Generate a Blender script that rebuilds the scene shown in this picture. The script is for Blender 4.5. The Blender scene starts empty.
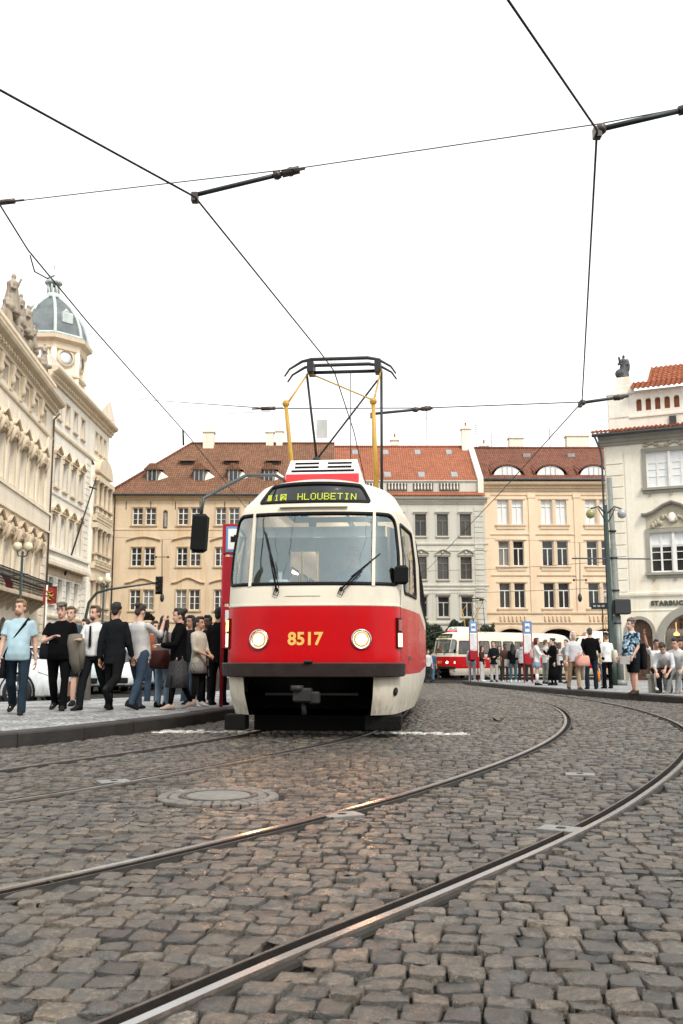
import bpy, bmesh, math, random
import numpy as np
from mathutils import Vector, Matrix, noise as mnoise
R = math.radians
random.seed(7)
rng = np.random.default_rng(11)
SC = bpy.context.scene
COL = SC.collection

# ------------------------------------------------------------------ camera model (also used to turn measured picture points into places)
FPX = 950.0
PITCH = math.atan(145 / 950)
CH = 0.92
def ray(x, y):
    cp, sp = math.cos(PITCH), math.sin(PITCH)
    return Vector((x - 341.5, FPX * cp - (512 - y) * sp, FPX * sp + (512 - y) * cp))
def PY(x, y, Y):
    d = ray(x, y); return Vector((0, 0, CH)) + d * (Y / d.y)
def PZ(x, y, z):
    d = ray(x, y); return Vector((0, 0, CH)) + d * ((z - CH) / d.z)
def zg(Y):
    t = Y - 16; return -.0115 * min((math.sqrt(t * t + 16) + t) / 2, 74)
def PX(x, Y): return (x - 341.5) / FPX * (Y * math.cos(PITCH) - .3 * math.sin(PITCH))

# ------------------------------------------------------------------ object helpers
def tag(o, label=None, cat=None, group=None, kind=None):
    if label: o['label'] = label
    if cat: o['category'] = cat
    if group: o['group'] = group
    if kind: o['kind'] = kind
    return o
def empty(name, loc=(0, 0, 0), rz=0, label=None, cat=None, group=None):
    o = bpy.data.objects.new(name, None); COL.objects.link(o)
    o.empty_display_size = .2
    o.location = loc; o.rotation_euler = (0, 0, rz)
    return tag(o, label, cat, group)
def link(name, me, parent=None, loc=None):
    o = bpy.data.objects.new(name, me); COL.objects.link(o)
    if parent: o.parent = parent
    if loc is not None: o.location = loc
    return o
def copy_tree(o, parent=None):
    c = o.copy(); COL.objects.link(c)
    if parent: c.parent = parent
    for ch in list(o.children): copy_tree(ch, c)
    return c

class MB:
    def __init__(s):
        s.v = []; s.f = []; s.m = []; s.sm = []; s.mi = 0; s.T = None
    def mat(s, i): s.mi = i; return s
    def add(s, vs, fs, sm=False):
        b = len(s.v)
        if s.T is not None: vs = [s.T @ Vector(v) for v in vs]
        s.v += [tuple(v) for v in vs]
        for f in fs:
            s.f.append([i + b for i in f]); s.m.append(s.mi); s.sm.append(sm)
        return s
    def box(s, x0, y0, z0, x1, y1, z1, ch=0):
        if ch <= 0:
            v = [(x0, y0, z0), (x1, y0, z0), (x1, y1, z0), (x0, y1, z0), (x0, y0, z1), (x1, y0, z1), (x1, y1, z1), (x0, y1, z1)]
            return s.add(v, [(0, 3, 2, 1), (4, 5, 6, 7), (0, 1, 5, 4), (1, 2, 6, 5), (2, 3, 7, 6), (3, 0, 4, 7)])
        # chamfered along every edge: three nested rings top and bottom
        def rect(d, z): return [(x0 + d, y0 + d, z), (x1 - d, y0 + d, z), (x1 - d, y1 - d, z), (x0 + d, y1 - d, z)]
        return s.stack([rect(ch, z0), rect(0, z0 + ch), rect(0, z1 - ch), rect(ch, z1)], sm=False)
    def cbox(s, c, size, ch=0):
        return s.box(c[0] - size[0] / 2, c[1] - size[1] / 2, c[2] - size[2] / 2, c[0] + size[0] / 2, c[1] + size[1] / 2, c[2] + size[2] / 2, ch)
    def stack(s, rings, cap=True, sm=True, closed=True):
        n = len(rings[0]); vs = [p for r in rings for p in r]; fs = []
        for j in range(len(rings) - 1):
            for i in range(n if closed else n - 1):
                k = (i + 1) % n
                fs.append((j * n + i, j * n + k, (j + 1) * n + k, (j + 1) * n + i))
        s.add(vs, fs, sm)
        if cap:
            b = len(s.v) - len(vs)
            s.f.append([b + i for i in range(n)][::-1]); s.m.append(s.mi); s.sm.append(False)
            s.f.append([b + (len(rings) - 1) * n + i for i in range(n)]); s.m.append(s.mi); s.sm.append(False)
        return s
    def tube(s, path, r, n=8, cap=True, flat=None):
        path = [Vector(p) for p in path]; m = len(path)
        rs = r if isinstance(r, (list, tuple)) else [r] * m
        rings = []; up = None
        for i in range(m):
            t = (path[min(i + 1, m - 1)] - path[max(i - 1, 0)])
            if t.length < 1e-9: t = Vector((0, 0, 1))
            t.normalize()
            if up is None:
                up = Vector((0, 0, 1)) if abs(t.z) < .9 else Vector((0, 1, 0))
            a = t.cross(up)
            if a.length < 1e-6: a = t.cross(Vector((1, 0, 0)))
            a.normalize(); b = a.cross(t).normalized(); up = b
            ra, rb = (rs[i], rs[i]) if not isinstance(rs[i], tuple) else rs[i]
            rings.append([path[i] + a * ra * math.cos(2 * math.pi * k / n) + b * rb * math.sin(2 * math.pi * k / n) for k in range(n)])
        return s.stack(rings, cap)
    def cyl(s, p0, p1, r, n=12, r1=None): return s.tube([p0, p1], [r, r if r1 is None else r1], n)
    def ell(s, c, r, n=10, m=7, rot=None):
        c = Vector(c); r = (r, r, r) if not hasattr(r, '__len__') else r
        vs = []; fs = []
        for j in range(1, m):
            a = math.pi * j / m
            for i in range(n):
                t = 2 * math.pi * i / n
                p = Vector((r[0] * math.sin(a) * math.cos(t), r[1] * math.sin(a) * math.sin(t), r[2] * math.cos(a)))
                if rot: p = rot @ p
                vs.append(c + p)
        p = Vector((0, 0, r[2])); q = Vector((0, 0, -r[2]))
        if rot: p = rot @ p; q = rot @ q
        vs += [c + p, c + q]; T = (m - 1) * n
        for j in range(m - 2):
            for i in range(n):
                k = (i + 1) % n
                fs.append((j * n + i, (j + 1) * n + i, (j + 1) * n + k, j * n + k))
        for i in range(n):
            k = (i + 1) % n
            fs.append((T, i, k)); fs.append((T + 1, (m - 2) * n + k, (m - 2) * n + i))
        return s.add(vs, fs, True)
    def lathe(s, prof, c=(0, 0, 0), n=16, cap=True, sm=True):
        rings = [[(c[0] + r * math.cos(2 * math.pi * k / n), c[1] + r * math.sin(2 * math.pi * k / n), c[2] + z) for k in range(n)] for r, z in prof]
        return s.stack(rings, cap, sm)
    def prism(s, poly, a, b, axis='y'):
        """poly: 2-D outline; axis y -> (x,z) outline between y=a and y=b; axis x -> (y,z); axis z -> (x,y)"""
        def P(p, t):
            return (p[0], t, p[1]) if axis == 'y' else (t, p[0], p[1]) if axis == 'x' else (p[0], p[1], t)
        return s.stack([[P(p, a) for p in poly], [P(p, b) for p in poly]], True, False)
    def sweepx(s, prof, x0, x1, ends=True):
        """profile of (y,z) points carried along x"""
        return s.prism(prof, x0, x1, 'x')
    def quad(s, a, b, c, d): return s.add([a, b, c, d], [(0, 1, 2, 3)])
    def mesh(s, name, mats, recalc=True):
        me = bpy.data.meshes.new(name)
        me.from_pydata(s.v, [], s.f)
        me.polygons.foreach_set('material_index', s.m)
        me.polygons.foreach_set('use_smooth', s.sm)
        for m in (mats if isinstance(mats, (list, tuple)) else [mats]): me.materials.append(m)
        if recalc:
            bm = bmesh.new(); bm.from_mesh(me); bmesh.ops.recalc_face_normals(bm, faces=bm.faces); bm.to_mesh(me); bm.free()
        me.update(); return me
    def build(s, name, mats, parent=None, loc=None, recalc=True):
        return link(name, s.mesh(name, mats, recalc), parent, loc)

_TMP = []
def evalmods(me, mods):
    """apply a list of (type, settings) modifiers to a mesh and return the resulting mesh (worked out in a small scene of its own)"""
    if not _TMP: _TMP.append(bpy.data.scenes.new('workbench'))
    ts = _TMP[0]
    o = bpy.data.objects.new('build_tmp', me); ts.collection.objects.link(o)
    for t, kw in mods:
        m = o.modifiers.new(t, t)
        for k, v in kw.items(): setattr(m, k, v)
    vl = ts.view_layers[0]; vl.update(); dg = vl.depsgraph
    r = bpy.data.meshes.new_from_object(o.evaluated_get(dg))
    bpy.data.objects.remove(o)
    return r

def text_mesh(txt, size, bold=0.0, extrude=0.0, mat=None, shear=0, space=1.0):
    cu = bpy.data.curves.new('lettering', 'FONT'); cu.body = txt; cu.size = size; cu.offset = bold
    cu.extrude = extrude; cu.align_x = 'CENTER'; cu.align_y = 'CENTER'; cu.shear = shear; cu.space_character = space
    cu.resolution_u = 3
    o = bpy.data.objects.new('lettering_tmp', cu); COL.objects.link(o)
    dg = bpy.context.evaluated_depsgraph_get()
    me = bpy.data.meshes.new_from_object(o.evaluated_get(dg))
    bpy.data.objects.remove(o)
    me.materials.clear()
    if mat: me.materials.append(mat)
    return me

# ------------------------------------------------------------------ materials
class NT:
    def __init__(s, name):
        s.m = bpy.data.materials.new(name); s.m.use_nodes = True; s.t = s.m.node_tree; s.t.nodes.clear()
        s.out = s.n('ShaderNodeOutputMaterial')
    def n(s, typ, **kw):
        nd = s.t.nodes.new(typ)
        for k, v in kw.items():
            if k.startswith('_'): setattr(nd, k[1:], v)
        return nd
    def l(s, a, b): s.t.links.new(a, b)
    def mix(s, a, b, fac, mode='MIX'):
        nd = s.t.nodes.new('ShaderNodeMix'); nd.data_type = 'RGBA'; nd.blend_type = mode
        for sock, v in ((nd.inputs[0], fac), (nd.inputs[6], a), (nd.inputs[7], b)):
            if hasattr(v, 'is_linked'): s.l(v, sock)
            elif isinstance(v, (int, float)): sock.default_value = v
            else: sock.default_value = (*v[:3], 1)
        return nd.outputs[2]
    def math(s, op, a, b=0.0, clamp=False):
        nd = s.t.nodes.new('ShaderNodeMath'); nd.operation = op; nd.use_clamp = clamp
        for i, v in enumerate((a, b)):
            if hasattr(v, 'is_linked'): s.l(v, nd.inputs[i])
            else: nd.inputs[i].default_value = v
        return nd.outputs[0]
    def coord(s, scale=(1, 1, 1), kind='Object', rot=(0, 0, 0)):
        tc = s.n('ShaderNodeTexCoord'); mp = s.n('ShaderNodeMapping')
        mp.inputs['Scale'].default_value = scale; mp.inputs['Rotation'].default_value = rot
        s.l(tc.outputs[kind], mp.inputs[0]); return mp.outputs[0]
    def noise(s, vec, scale, detail=4, rough=.6):
        nd = s.n('ShaderNodeTexNoise'); nd.inputs['Scale'].default_value = scale; nd.inputs['Detail'].default_value = detail
        nd.inputs['Roughness'].default_value = rough
        if vec is not None: s.l(vec, nd.inputs['Vector'])
        return nd.outputs['Fac']
    def ramp(s, fac, stops):
        nd = s.n('ShaderNodeValToRGB'); e = nd.color_ramp.elements
        while len(e) < len(stops): e.new(.5)
        for q, (p, c) in zip(e, stops):
            q.position = p; q.color = (*c[:3], 1) if hasattr(c, '__len__') else (c, c, c, 1)
        s.l(fac, nd.inputs[0]); return nd.outputs[0]
    def principled(s, col, rough=.6, metal=0.0, spec=.5, bump=None, bstr=.3, bdist=.02, **kw):
        p = s.n('ShaderNodeBsdfPrincipled')
        for k, v in (('Base Color', col), ('Roughness', rough), ('Metallic', metal), ('Specular IOR Level', spec), *kw.items()):
            k = k.replace('_', ' ')
            if hasattr(v, 'is_linked'): s.l(v, p.inputs[k])
            elif hasattr(v, '__len__'): p.inputs[k].default_value = (*v[:3], 1)
            else: p.inputs[k].default_value = v
        if bump is not None:
            b = s.n('ShaderNodeBump'); b.inputs['Strength'].default_value = bstr; b.inputs['Distance'].default_value = bdist
            s.l(bump, b.inputs['Height']); s.l(b.outputs[0], p.inputs['Normal'])
        s.l(p.outputs[0], s.out.inputs[0]); return p

MATS = {}
def pm(name, col, rough=.6, metal=0, spec=.5, var=.18, scale=3.0, bump=0.0, bscale=40, fine=0, **kw):
    """plain procedural paint / cloth / metal: colour broken up by two noises"""
    if name in MATS: return MATS[name]
    t = NT(name); c = t.coord()
    f = t.noise(c, scale, 5)
    lo = [x * (1 - var) for x in col]; hi = [min(1, x * (1 + var)) for x in col]
    k = t.ramp(f, [(.3, lo), (.7, hi)])
    r = t.math('ADD', t.math('MULTIPLY', t.noise(c, scale * 2.3, 3), .16), rough - .08)
    t.principled(k, r, metal, spec, t.noise(c, bscale, 3) if bump else None, bump, .01, **kw)
    MATS[name] = t.m; return t.m
def plaster(name, col, stain=(.35, .28, .2), amt=.35, rough=.85):
    if name in MATS: return MATS[name]
    t = NT(name); c = t.coord()
    big = t.noise(c, .35, 6, .65); fine = t.noise(c, 6, 5)
    st = t.noise(t.coord((1.3, 1.3, .12)), 1.1, 6, .7)
    k = t.ramp(fine, [(.25, [x * .92 for x in col]), (.75, [min(1, x * 1.06) for x in col])])
    k = t.mix(k, [min(1, x * 1.12) for x in col], t.ramp(big, [(.45, 0), (.65, .7)]))
    k = t.mix(k, [col[i] * stain[i] * 2 for i in range(3)], t.math('MULTIPLY', t.ramp(st, [(.48, 0), (.75, 1)]), amt))
    t.principled(k, rough, 0, .25, t.noise(c, 25, 4), .25, .02)
    MATS[name] = t.m; return t.m
def emit(name, col, s):
    if name in MATS: return MATS[name]
    t = NT(name); t.principled([.3 * x for x in col], .3, 0, .3, Emission_Color=col, Emission_Strength=s); MATS[name] = t.m; return t.m
def glassmat(name, tint=(.8, .9, .9), opac=.25, rough=.02, gcol=(.95, .98, 1)):
    """thin pane: mostly clear, mirror-like at glancing angles"""
    t = NT(name)
    tr = t.n('ShaderNodeBsdfTransparent'); tr.inputs[0].default_value = (*tint, 1)
    gl = t.n('ShaderNodeBsdfGlossy'); gl.inputs['Roughness'].default_value = rough; gl.inputs[0].default_value = (*gcol, 1)
    fr = t.n('ShaderNodeFresnel'); fr.inputs[0].default_value = 1.45
    ff = t.math('ADD', t.math('MULTIPLY', fr.outputs[0], 1.0), opac, True)
    mx = t.n('ShaderNodeMixShader'); t.l(ff, mx.inputs[0]); t.l(tr.outputs[0], mx.inputs[1]); t.l(gl.outputs[0], mx.inputs[2])
    t.l(mx.outputs[0], t.out.inputs[0]); return t.m
def tiles(name, col, dark, w=.2, h=.24, axis='x'):
    """clay pantiles: staggered rows running up the slope"""
    t = NT(name); tc = t.n('ShaderNodeTexCoord'); sx = t.n('ShaderNodeSeparateXYZ'); t.l(tc.outputs['Object'], sx.inputs[0])
    cb = t.n('ShaderNodeCombineXYZ'); t.l(sx.outputs[0 if axis == 'x' else 1], cb.inputs[0]); t.l(sx.outputs[2], cb.inputs[1])
    br = t.n('ShaderNodeTexBrick'); t.l(cb.outputs[0], br.inputs['Vector'])
    br.inputs['Scale'].default_value = 1; br.inputs['Brick Width'].default_value = w; br.inputs['Row Height'].default_value = h
    br.inputs['Mortar Size'].default_value = .012; br.offset = 0; br.inputs['Bias'].default_value = -.1
    br.inputs['Color1'].default_value = (*col, 1); br.inputs['Color2'].default_value = (*dark, 1); br.inputs['Mortar'].default_value = (*[x * .35 for x in dark], 1)
    wv = t.n('ShaderNodeTexWave'); wv.wave_type = 'BANDS'; wv.bands_direction = 'X'; t.l(cb.outputs[0], wv.inputs['Vector'])
    wv.inputs['Scale'].default_value = 1 / w * .05 * 2 * math.pi; wv.inputs['Distortion'].default_value = 0
    big = t.noise(tc.outputs['Object'], .5, 6, .7)
    k = t.mix(br.outputs['Color'], [x * .55 for x in dark], t.ramp(big, [(.5, 0), (.8, .7)]))
    k = t.mix(k, [min(1, x * 1.3) for x in col], t.ramp(t.noise(tc.outputs['Object'], 2.5, 4), [(.55, 0), (.75, .55)]))
    t.principled(k, .85, 0, .2, wv.outputs['Fac'], .9, .06)
    MATS[name] = t.m; return t.m

# ------------------------------------------------------------------ world, sun, camera
W = bpy.data.worlds.new('World'); SC.world = W; W.use_nodes = True
wt = W.node_tree; bg = wt.nodes['Background']
sky = wt.nodes.new('ShaderNodeTexSky'); sky.sky_type = 'NISHITA'; sky.sun_disc = False
SUN_EL, SUN_AZ = R(48), R(150)      # azimuth clockwise from +Y: behind the camera, to the right
sky.sun_elevation = SUN_EL; sky.sun_rotation = SUN_AZ; sky.dust_density = 4; sky.air_density = 1.6; sky.ozone_density = .6
hs = wt.nodes.new('ShaderNodeHueSaturation'); hs.inputs['Saturation'].default_value = .16
# cloud deck: an even bright overcast layer over the blue
mxs = wt.nodes.new('ShaderNodeMix'); mxs.data_type = 'RGBA'; mxs.inputs[0].default_value = .72
mxs.inputs[7].default_value = (11.5, 11.7, 11.6, 1)
wt.links.new(sky.outputs[0], hs.inputs['Color']); wt.links.new(hs.outputs[0], mxs.inputs[6]); wt.links.new(mxs.outputs[2], bg.inputs[0])
bg.inputs[1].default_value = .14
sl = bpy.data.lights.new('sun', 'SUN'); so = bpy.data.objects.new('sun', sl); COL.objects.link(so)
sl.energy = 2.3; sl.angle = R(12); sl.color = (1, .95, .87)
sd = Vector((math.sin(SUN_AZ) * math.cos(SUN_EL), math.cos(SUN_AZ) * math.cos(SUN_EL), math.sin(SUN_EL)))
so.rotation_euler = sd.to_track_quat('Z', 'Y').to_euler()
cam = bpy.data.cameras.new('camera'); co = bpy.data.objects.new('camera', cam); COL.objects.link(co)
cam.sensor_width = 36; cam.lens = FPX * 36 / 1024; cam.clip_start = .05; cam.clip_end = 6000
co.location = (0, 0, CH); co.rotation_euler = (R(90) + PITCH, 0, 0); SC.camera = co
cam.dof.use_dof = True; cam.dof.focus_distance = 11.5; cam.dof.aperture_fstop = 10
SC.view_settings.view_transform = 'Standard'; SC.view_settings.look = 'None'; SC.view_settings.exposure = 0.15; SC.view_settings.gamma = 1
SC.cycles.max_bounces = 8; SC.cycles.transparent_max_bounces = 12; SC.cycles.use_denoising = True
SC.cycles.caustics_reflective = False; SC.cycles.caustics_refractive = False
SC.cycles.sample_clamp_indirect = 6
# ================================================================== GROUND, COBBLES, RAILS, PAVEMENTS
def spline(pts, n=12, smooth=2):
    P = [np.array(p, float) for p in pts]; out = []
    P = [2 * P[0] - P[1]] + P + [2 * P[-1] - P[-2]]
    for i in range(1, len(P) - 2):
        p0, p1, p2, p3 = P[i - 1], P[i], P[i + 1], P[i + 2]
        for k in range(n):
            t = k / n
            out.append(.5 * ((2 * p1) + (-p0 + p2) * t + (2 * p0 - 5 * p1 + 4 * p2 - p3) * t * t + (-p0 + 3 * p1 - 3 * p2 + p3) * t ** 3))
    out.append(P[-2]); out = np.array(out)
    for _ in range(smooth * n):
        out[1:-1] = .25 * out[:-2] + .5 * out[1:-1] + .25 * out[2:]
    return out
def resample(pl, step):
    d = np.r_[0, np.cumsum(np.linalg.norm(np.diff(pl, axis=0), axis=1))]
    n = max(2, int(d[-1] / step)); t = np.linspace(0, d[-1], n)
    return np.c_[np.interp(t, d, pl[:, 0]), np.interp(t, d, pl[:, 1])]
def offset(pl, d):
    t = np.gradient(pl, axis=0); t /= np.linalg.norm(t, axis=1)[:, None]
    return pl + np.c_[t[:, 1], -t[:, 0]] * d          # positive = to the right of travel

near_left = resample(spline([(-5.6, .2), (-3.3, 1.8), (-1.37, 4.0), (-.51, 5.2), (.02, 6.02), (.58, 7.0), (1.5, 8.88), (2.45, 11.28), (3.28, 14.12), (3.98, 17.65), (4.42, 21.57), (4.72, 29), (4.68, 38), (4.2, 49), (3.0, 62)]), .12)
near_right = offset(near_left, 1.435)
near_right = near_right + np.c_[.13 * np.exp(-((near_right[:, 1] - 12.5) / 4) ** 2) + .17 * np.exp(-((near_right[:, 1] - 2.1) / .85) ** 2), np.zeros(len(near_right))]
tram_right = resample(spline([(-8.6, -.5), (-6.2, 1.8), (-4.0, 4.0), (-2.2, 6.34), (-1.3, 7.98), (-.44, 9.83), (.2, 11.5), (.62, 13.4), (.95, 15.6), (1.26, 18.4), (1.5, 22), (1.7, 29), (1.75, 40), (1.4, 58)]), .12)
tram_left = offset(tram_right, -1.435)
RAILS = [(near_left, 1), (near_right, -1), (tram_left, 1), (tram_right, -1)]   # sign: side of the groove (+1 = to the right of the head)
kerb_left = resample(spline([(-9.5, 2.0), (-6.6, 6.0), (-4.6, 8.7), (-3.56, 10.16), (-3.12, 10.9), (-2.70, 12.03), (-2.2, 13.3), (-1.8, 15.0), (-1.5, 16.8), (-1.2, 19.5), (-1.0, 23), (-.95, 30), (-1.2, 44)], smooth=1), .25)
pave_left_back = resample(spline([(-16, 4), (-12.5, 11), (-9.2, 16), (-6.2, 18.2), (-4.6, 20.5), (-3.6, 24), (-3.1, 30), (-3.2, 44)], smooth=1), .25)
kerb_right = resample(spline([(14.5, 8.5), (11.2, 12), (8.9, 16), (7.5, 20.5), (6.85, 23.6), (6.4, 28), (6.1, 33.2), (5.85, 40.5), (5.8, 45.5), (6.1, 48.6), (7.0, 50.1), (9, 50.6), (14, 51.2), (22, 52)], smooth=1), .25)

DR = None
def rail_dist(xy):
    """signed distance (+ right) of points to each rail, for points near it"""
    out = []
    for pl, s in RAILS:
        seg = pl[1:] - pl[:-1]; L2 = (seg ** 2).sum(1)
        best = np.full(len(xy), 9.0); n = np.zeros((len(xy), 2)); fp = np.zeros((len(xy), 2))
        # coarse prefilter
        lo = pl.min(0) - .6; hi = pl.max(0) + .6
        idx = np.where(((xy > lo) & (xy < hi)).all(1))[0]
        for c in np.array_split(idx, max(1, len(idx) // 4000)):
            if len(c) == 0: continue
            p = xy[c]
            j = np.argmin(((p[:, None, :] - pl[None, ::3, :]) ** 2).sum(2), axis=1) * 3
            bd = np.full(len(c), 9.0)
            for o in range(-4, 4):
                q = np.clip(j + o, 0, len(seg) - 1)
                t = np.clip(((p - pl[q]) * seg[q]).sum(1) / L2[q], 0, 1)
                f = pl[q] + seg[q] * t[:, None]; d = np.linalg.norm(p - f, axis=1)
                sg = np.sign(seg[q][:, 1] * (p - f)[:, 0] - seg[q][:, 0] * (p - f)[:, 1]); sg[sg == 0] = 1
                w = d < bd
                bd = np.where(w, d, bd); best[c] = np.where(w, d * sg, best[c]); fp[c] = np.where(w[:, None], f, fp[c])
                nn = np.c_[seg[q][:, 1], -seg[q][:, 0]] / np.sqrt(L2[q])[:, None]
                n[c] = np.where(w[:, None], nn, n[c])
        out.append((best, n, fp))
    return out
def side_of(pl, xy):
    """signed distance to an open polyline, + = right of travel"""
    seg = pl[1:] - pl[:-1]; best = np.full(len(xy), 1e9); sg = np.ones(len(xy))
    for a, s in zip(pl[:-1], seg):
        t = np.clip(((xy - a) @ s) / (s @ s), 0, 1); f = a + t[:, None] * s
        d = np.linalg.norm(xy - f, axis=1); w = d < best
        c = s[1] * (xy - f)[:, 0] - s[0] * (xy - f)[:, 1]
        best = np.where(w, d, best); sg = np.where(w, np.sign(c), sg)
    return best * sg

MANHOLE = np.array([-.83, 6.62])
PLATES = [(PZ(342, 813, 0), 26), (PZ(561, 827, 0), -30), (PZ(114, 780, 0), 28), (PZ(580, 773, 0), -10)]
def cobbles():
    w, h = .114, .116
    th = R(-9); ct, st = math.cos(th), math.sin(th)
    stones = []
    # lattice of wavy rows in a frame turned slightly against the picture
    J = np.arange(-100, 520); I = np.arange(-360, 360)
    def row_y(j, x): return j * h + .035 * np.sin(x * .55 + j * .05) + .05 * np.sin(x * .21 + 1.3 + j * .02) + .012 * np.sin(x * 2.1 + j * 1.7)
    all_c = []
    offs = rng.uniform(0, w, len(J) + 1); hj = rng.normal(0, .007, (len(J) + 1,))
    for jj, j in enumerate(J):
        jit = rng.normal(0, .012, len(I) + 1)
        xs = np.arange(-360, 361) * w + offs[jj] + jit
        x0, x1 = xs[:-1], xs[1:]
        sk = rng.normal(0, .006, len(I) + 1)
        yb0 = row_y(j, x0) + hj[jj] + rng.normal(0, .0045, len(I)); yb1 = row_y(j, x1) + hj[jj] + rng.normal(0, .0045, len(I))
        yt0 = row_y(j + 1, x0) + hj[jj + 1] + rng.normal(0, .0045, len(I)); yt1 = row_y(j + 1, x1) + hj[jj + 1] + rng.normal(0, .0045, len(I))
        q = np.stack([np.c_[x0 + sk[:-1], yb0], np.c_[x1 + sk[1:], yb1], np.c_[x1 - sk[1:], yt1], np.c_[x0 - sk[:-1], yt0]], 1)
        all_c.append(q)
    Q = np.concatenate(all_c)
    Q = Q @ np.array([[ct, st], [-st, ct]])
    c = Q.mean(1)
    k = (c[:, 1] > .9) & (c[:, 1] < 48) & (np.abs(c[:, 0]) < c[:, 1] * .40 + 1.5)
    Q = Q[k]; c = c[k]
    sl = side_of(kerb_left, c); Q = Q[sl > .05]; c = c[sl > .05]
    sr = side_of(kerb_right[::-1], c)
    inside = (sr < .02)
    Q = Q[~inside]; c = c[~inside]
    # rails, manhole, plates
    keep = np.ones(len(c), bool)
    for (d, n, f), (pl, s) in zip(rail_dist(c), RAILS):
        keep &= ~((d * s > -.045) & (d * s < .095))
    md = np.linalg.norm(c - MANHOLE, axis=1); keep &= md > .45
    for p, a in PLATES: keep &= np.linalg.norm(c - np.array([p.x, p.y]), axis=1) > .13
    Q = Q[keep]; c = c[keep]
    vs = []; fs = []; cols = []; base = 0
    # stone colours: grey granite, brownish, dark basalt
    n = len(Q); u = rng.random(n); tone = np.clip(rng.normal(1, .33, n), .4, 2.1)
    C = np.where(u[:, None] < .55, np.array([[.056, .049, .041]]), np.where(u[:, None] < .82, np.array([[.068, .054, .040]]), np.array([[.029, .027, .025]]))) * tone[:, None]
    # worn white stop line across the tram's track
    a = np.array([PZ(158, 729.5, 0)[:2], PZ(468, 731.5, 0)[:2]], float); dd = (a[1] - a[0]) / np.linalg.norm(a[1] - a[0])
    rel = c - a[0]; along = rel @ dd; perp = rel @ np.array([-dd[1], dd[0]])
    pw = (along > 0) & (along < np.linalg.norm(a[1] - a[0])) & (np.abs(perp) < .2)
    C[pw] = np.array([.50, .50, .49]) * np.clip(rng.normal(.95, .12, pw.sum()), .6, 1.1)[:, None]
    tiltx = rng.normal(0, .035, n); tilty = rng.normal(0, .035, n); hz = rng.normal(0, .0035, n); dome = rng.uniform(.002, .007, n)
    lod = np.where(c[:, 1] < 6.5, 8, np.where(c[:, 1] < 14, 5, 4))
    VA = []; FA = []; CA = []; nb = 0
    for g in (8, 5, 4):
        ix = np.where(lod == g)[0]
        if len(ix) == 0: continue
        # parameter grid: the outermost ring is the foot of the stone, down in the joint
        if g == 8: t = np.array([-.5, -.482, -.445, -.16, .16, .445, .482, .5])
        elif g == 5: t = np.array([-.5, -.46, 0, .46, .5])
        else: t = np.array([-.5, -.43, .43, .5])
        U, V = np.meshgrid(t, t, indexing='xy'); U = U.ravel(); V = V.ravel()
        gap = .945 if g == 8 else .93
        u_ = U * gap + .5; v_ = V * gap + .5
        q = Q[ix]
        P = (q[:, None, 0] * ((1 - u_) * (1 - v_))[None, :, None] + q[:, None, 1] * (u_ * (1 - v_))[None, :, None] + q[:, None, 2] * (u_ * v_)[None, :, None] + q[:, None, 3] * ((1 - u_) * v_)[None, :, None])
        # round the corners: draw the corner points towards the middle
        rr = np.maximum(np.abs(U), np.abs(V)) * 2; cor = (np.abs(U) * np.abs(V) * 4) ** 3
        cen = q.mean(1)[:, None, :]
        amt = (.10 * cor)[None, :, None] * rng.uniform(.5, 1.4, (len(ix), 1, 1))
        P = P + (cen - P) * amt
        ring = np.maximum(np.abs(U), np.abs(V))
        edge = ring > .4999
        zz = np.where(edge, -.036, 0)[None, :] + dome[ix][:, None] * (np.where(edge, 0, (1 - (rr ** 2.5) * .95)))[None, :]
        zz = zz - .012
        loc = P - cen
        zz = zz + np.where(edge, 0, 1)[None, :] * (hz[ix][:, None] + tiltx[ix][:, None] * loc[:, :, 0] + tilty[ix][:, None] * loc[:, :, 1])
        if g == 8:
            lump = rng.normal(0, .0026, zz.shape) * (~edge)[None, :]
            zz += lump; P += rng.normal(0, .0017, P.shape)
        else:
            zz += rng.normal(0, .002, zz.shape) * (~edge)[None, :]
        zg_ = np.array([zg(y) for y in cen[:, 0, 1]])
        xyz = np.concatenate([P, (zz + zg_[:, None])[:, :, None]], 2)
        m = g * g
        # push points off the rails
        flat = xyz.reshape(-1, 3)
        nearr = np.where(flat[:, 1] < 60)[0]
        for (d, nn, fpt), (pl, s) in zip(rail_dist(flat[:, :2]), RAILS):
            ds = d * s; w_ = (ds > -.035) & (ds < .078)
            flat[w_, :2] = fpt[w_] + nn[w_] * (np.where(ds[w_] < .02, -.035, .078) * s)[:, None]
        VA.append(flat)
        fi = []
        for b in range(g - 1):
            for a_ in range(g - 1):
                fi.append((b * g + a_, b * g + a_ + 1, (b + 1) * g + a_ + 1, (b + 1) * g + a_))
        fi = np.array(fi)
        FA.append((np.arange(len(ix))[:, None, None] * m + fi[None] + nb).reshape(-1, 4))
        CA.append(np.repeat(C[ix], m, axis=0)); nb += len(ix) * m
    V = np.concatenate(VA); F = np.concatenate(FA); CC = np.concatenate(CA)
    me = bpy.data.meshes.new('road')
    me.vertices.add(len(V)); me.vertices.foreach_set('co', V.astype(np.float32).ravel())
    me.loops.add(len(F) * 4); me.loops.foreach_set('vertex_index', F.astype(np.int32).ravel())
    me.polygons.add(len(F)); me.polygons.foreach_set('loop_start', np.arange(0, len(F) * 4, 4, dtype=np.int32))
    me.polygons.foreach_set('use_smooth', np.ones(len(F), bool))
    me.update(calc_edges=True)
    at = me.attributes.new('stone', 'FLOAT_COLOR', 'POINT')
    at.data.foreach_set('color', np.c_[CC, np.ones(len(CC))].astype(np.float32).ravel())
    t = NT('granite_setts'); a = t.n('ShaderNodeAttribute'); a.attribute_name = 'stone'
    co_ = t.coord()
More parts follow.
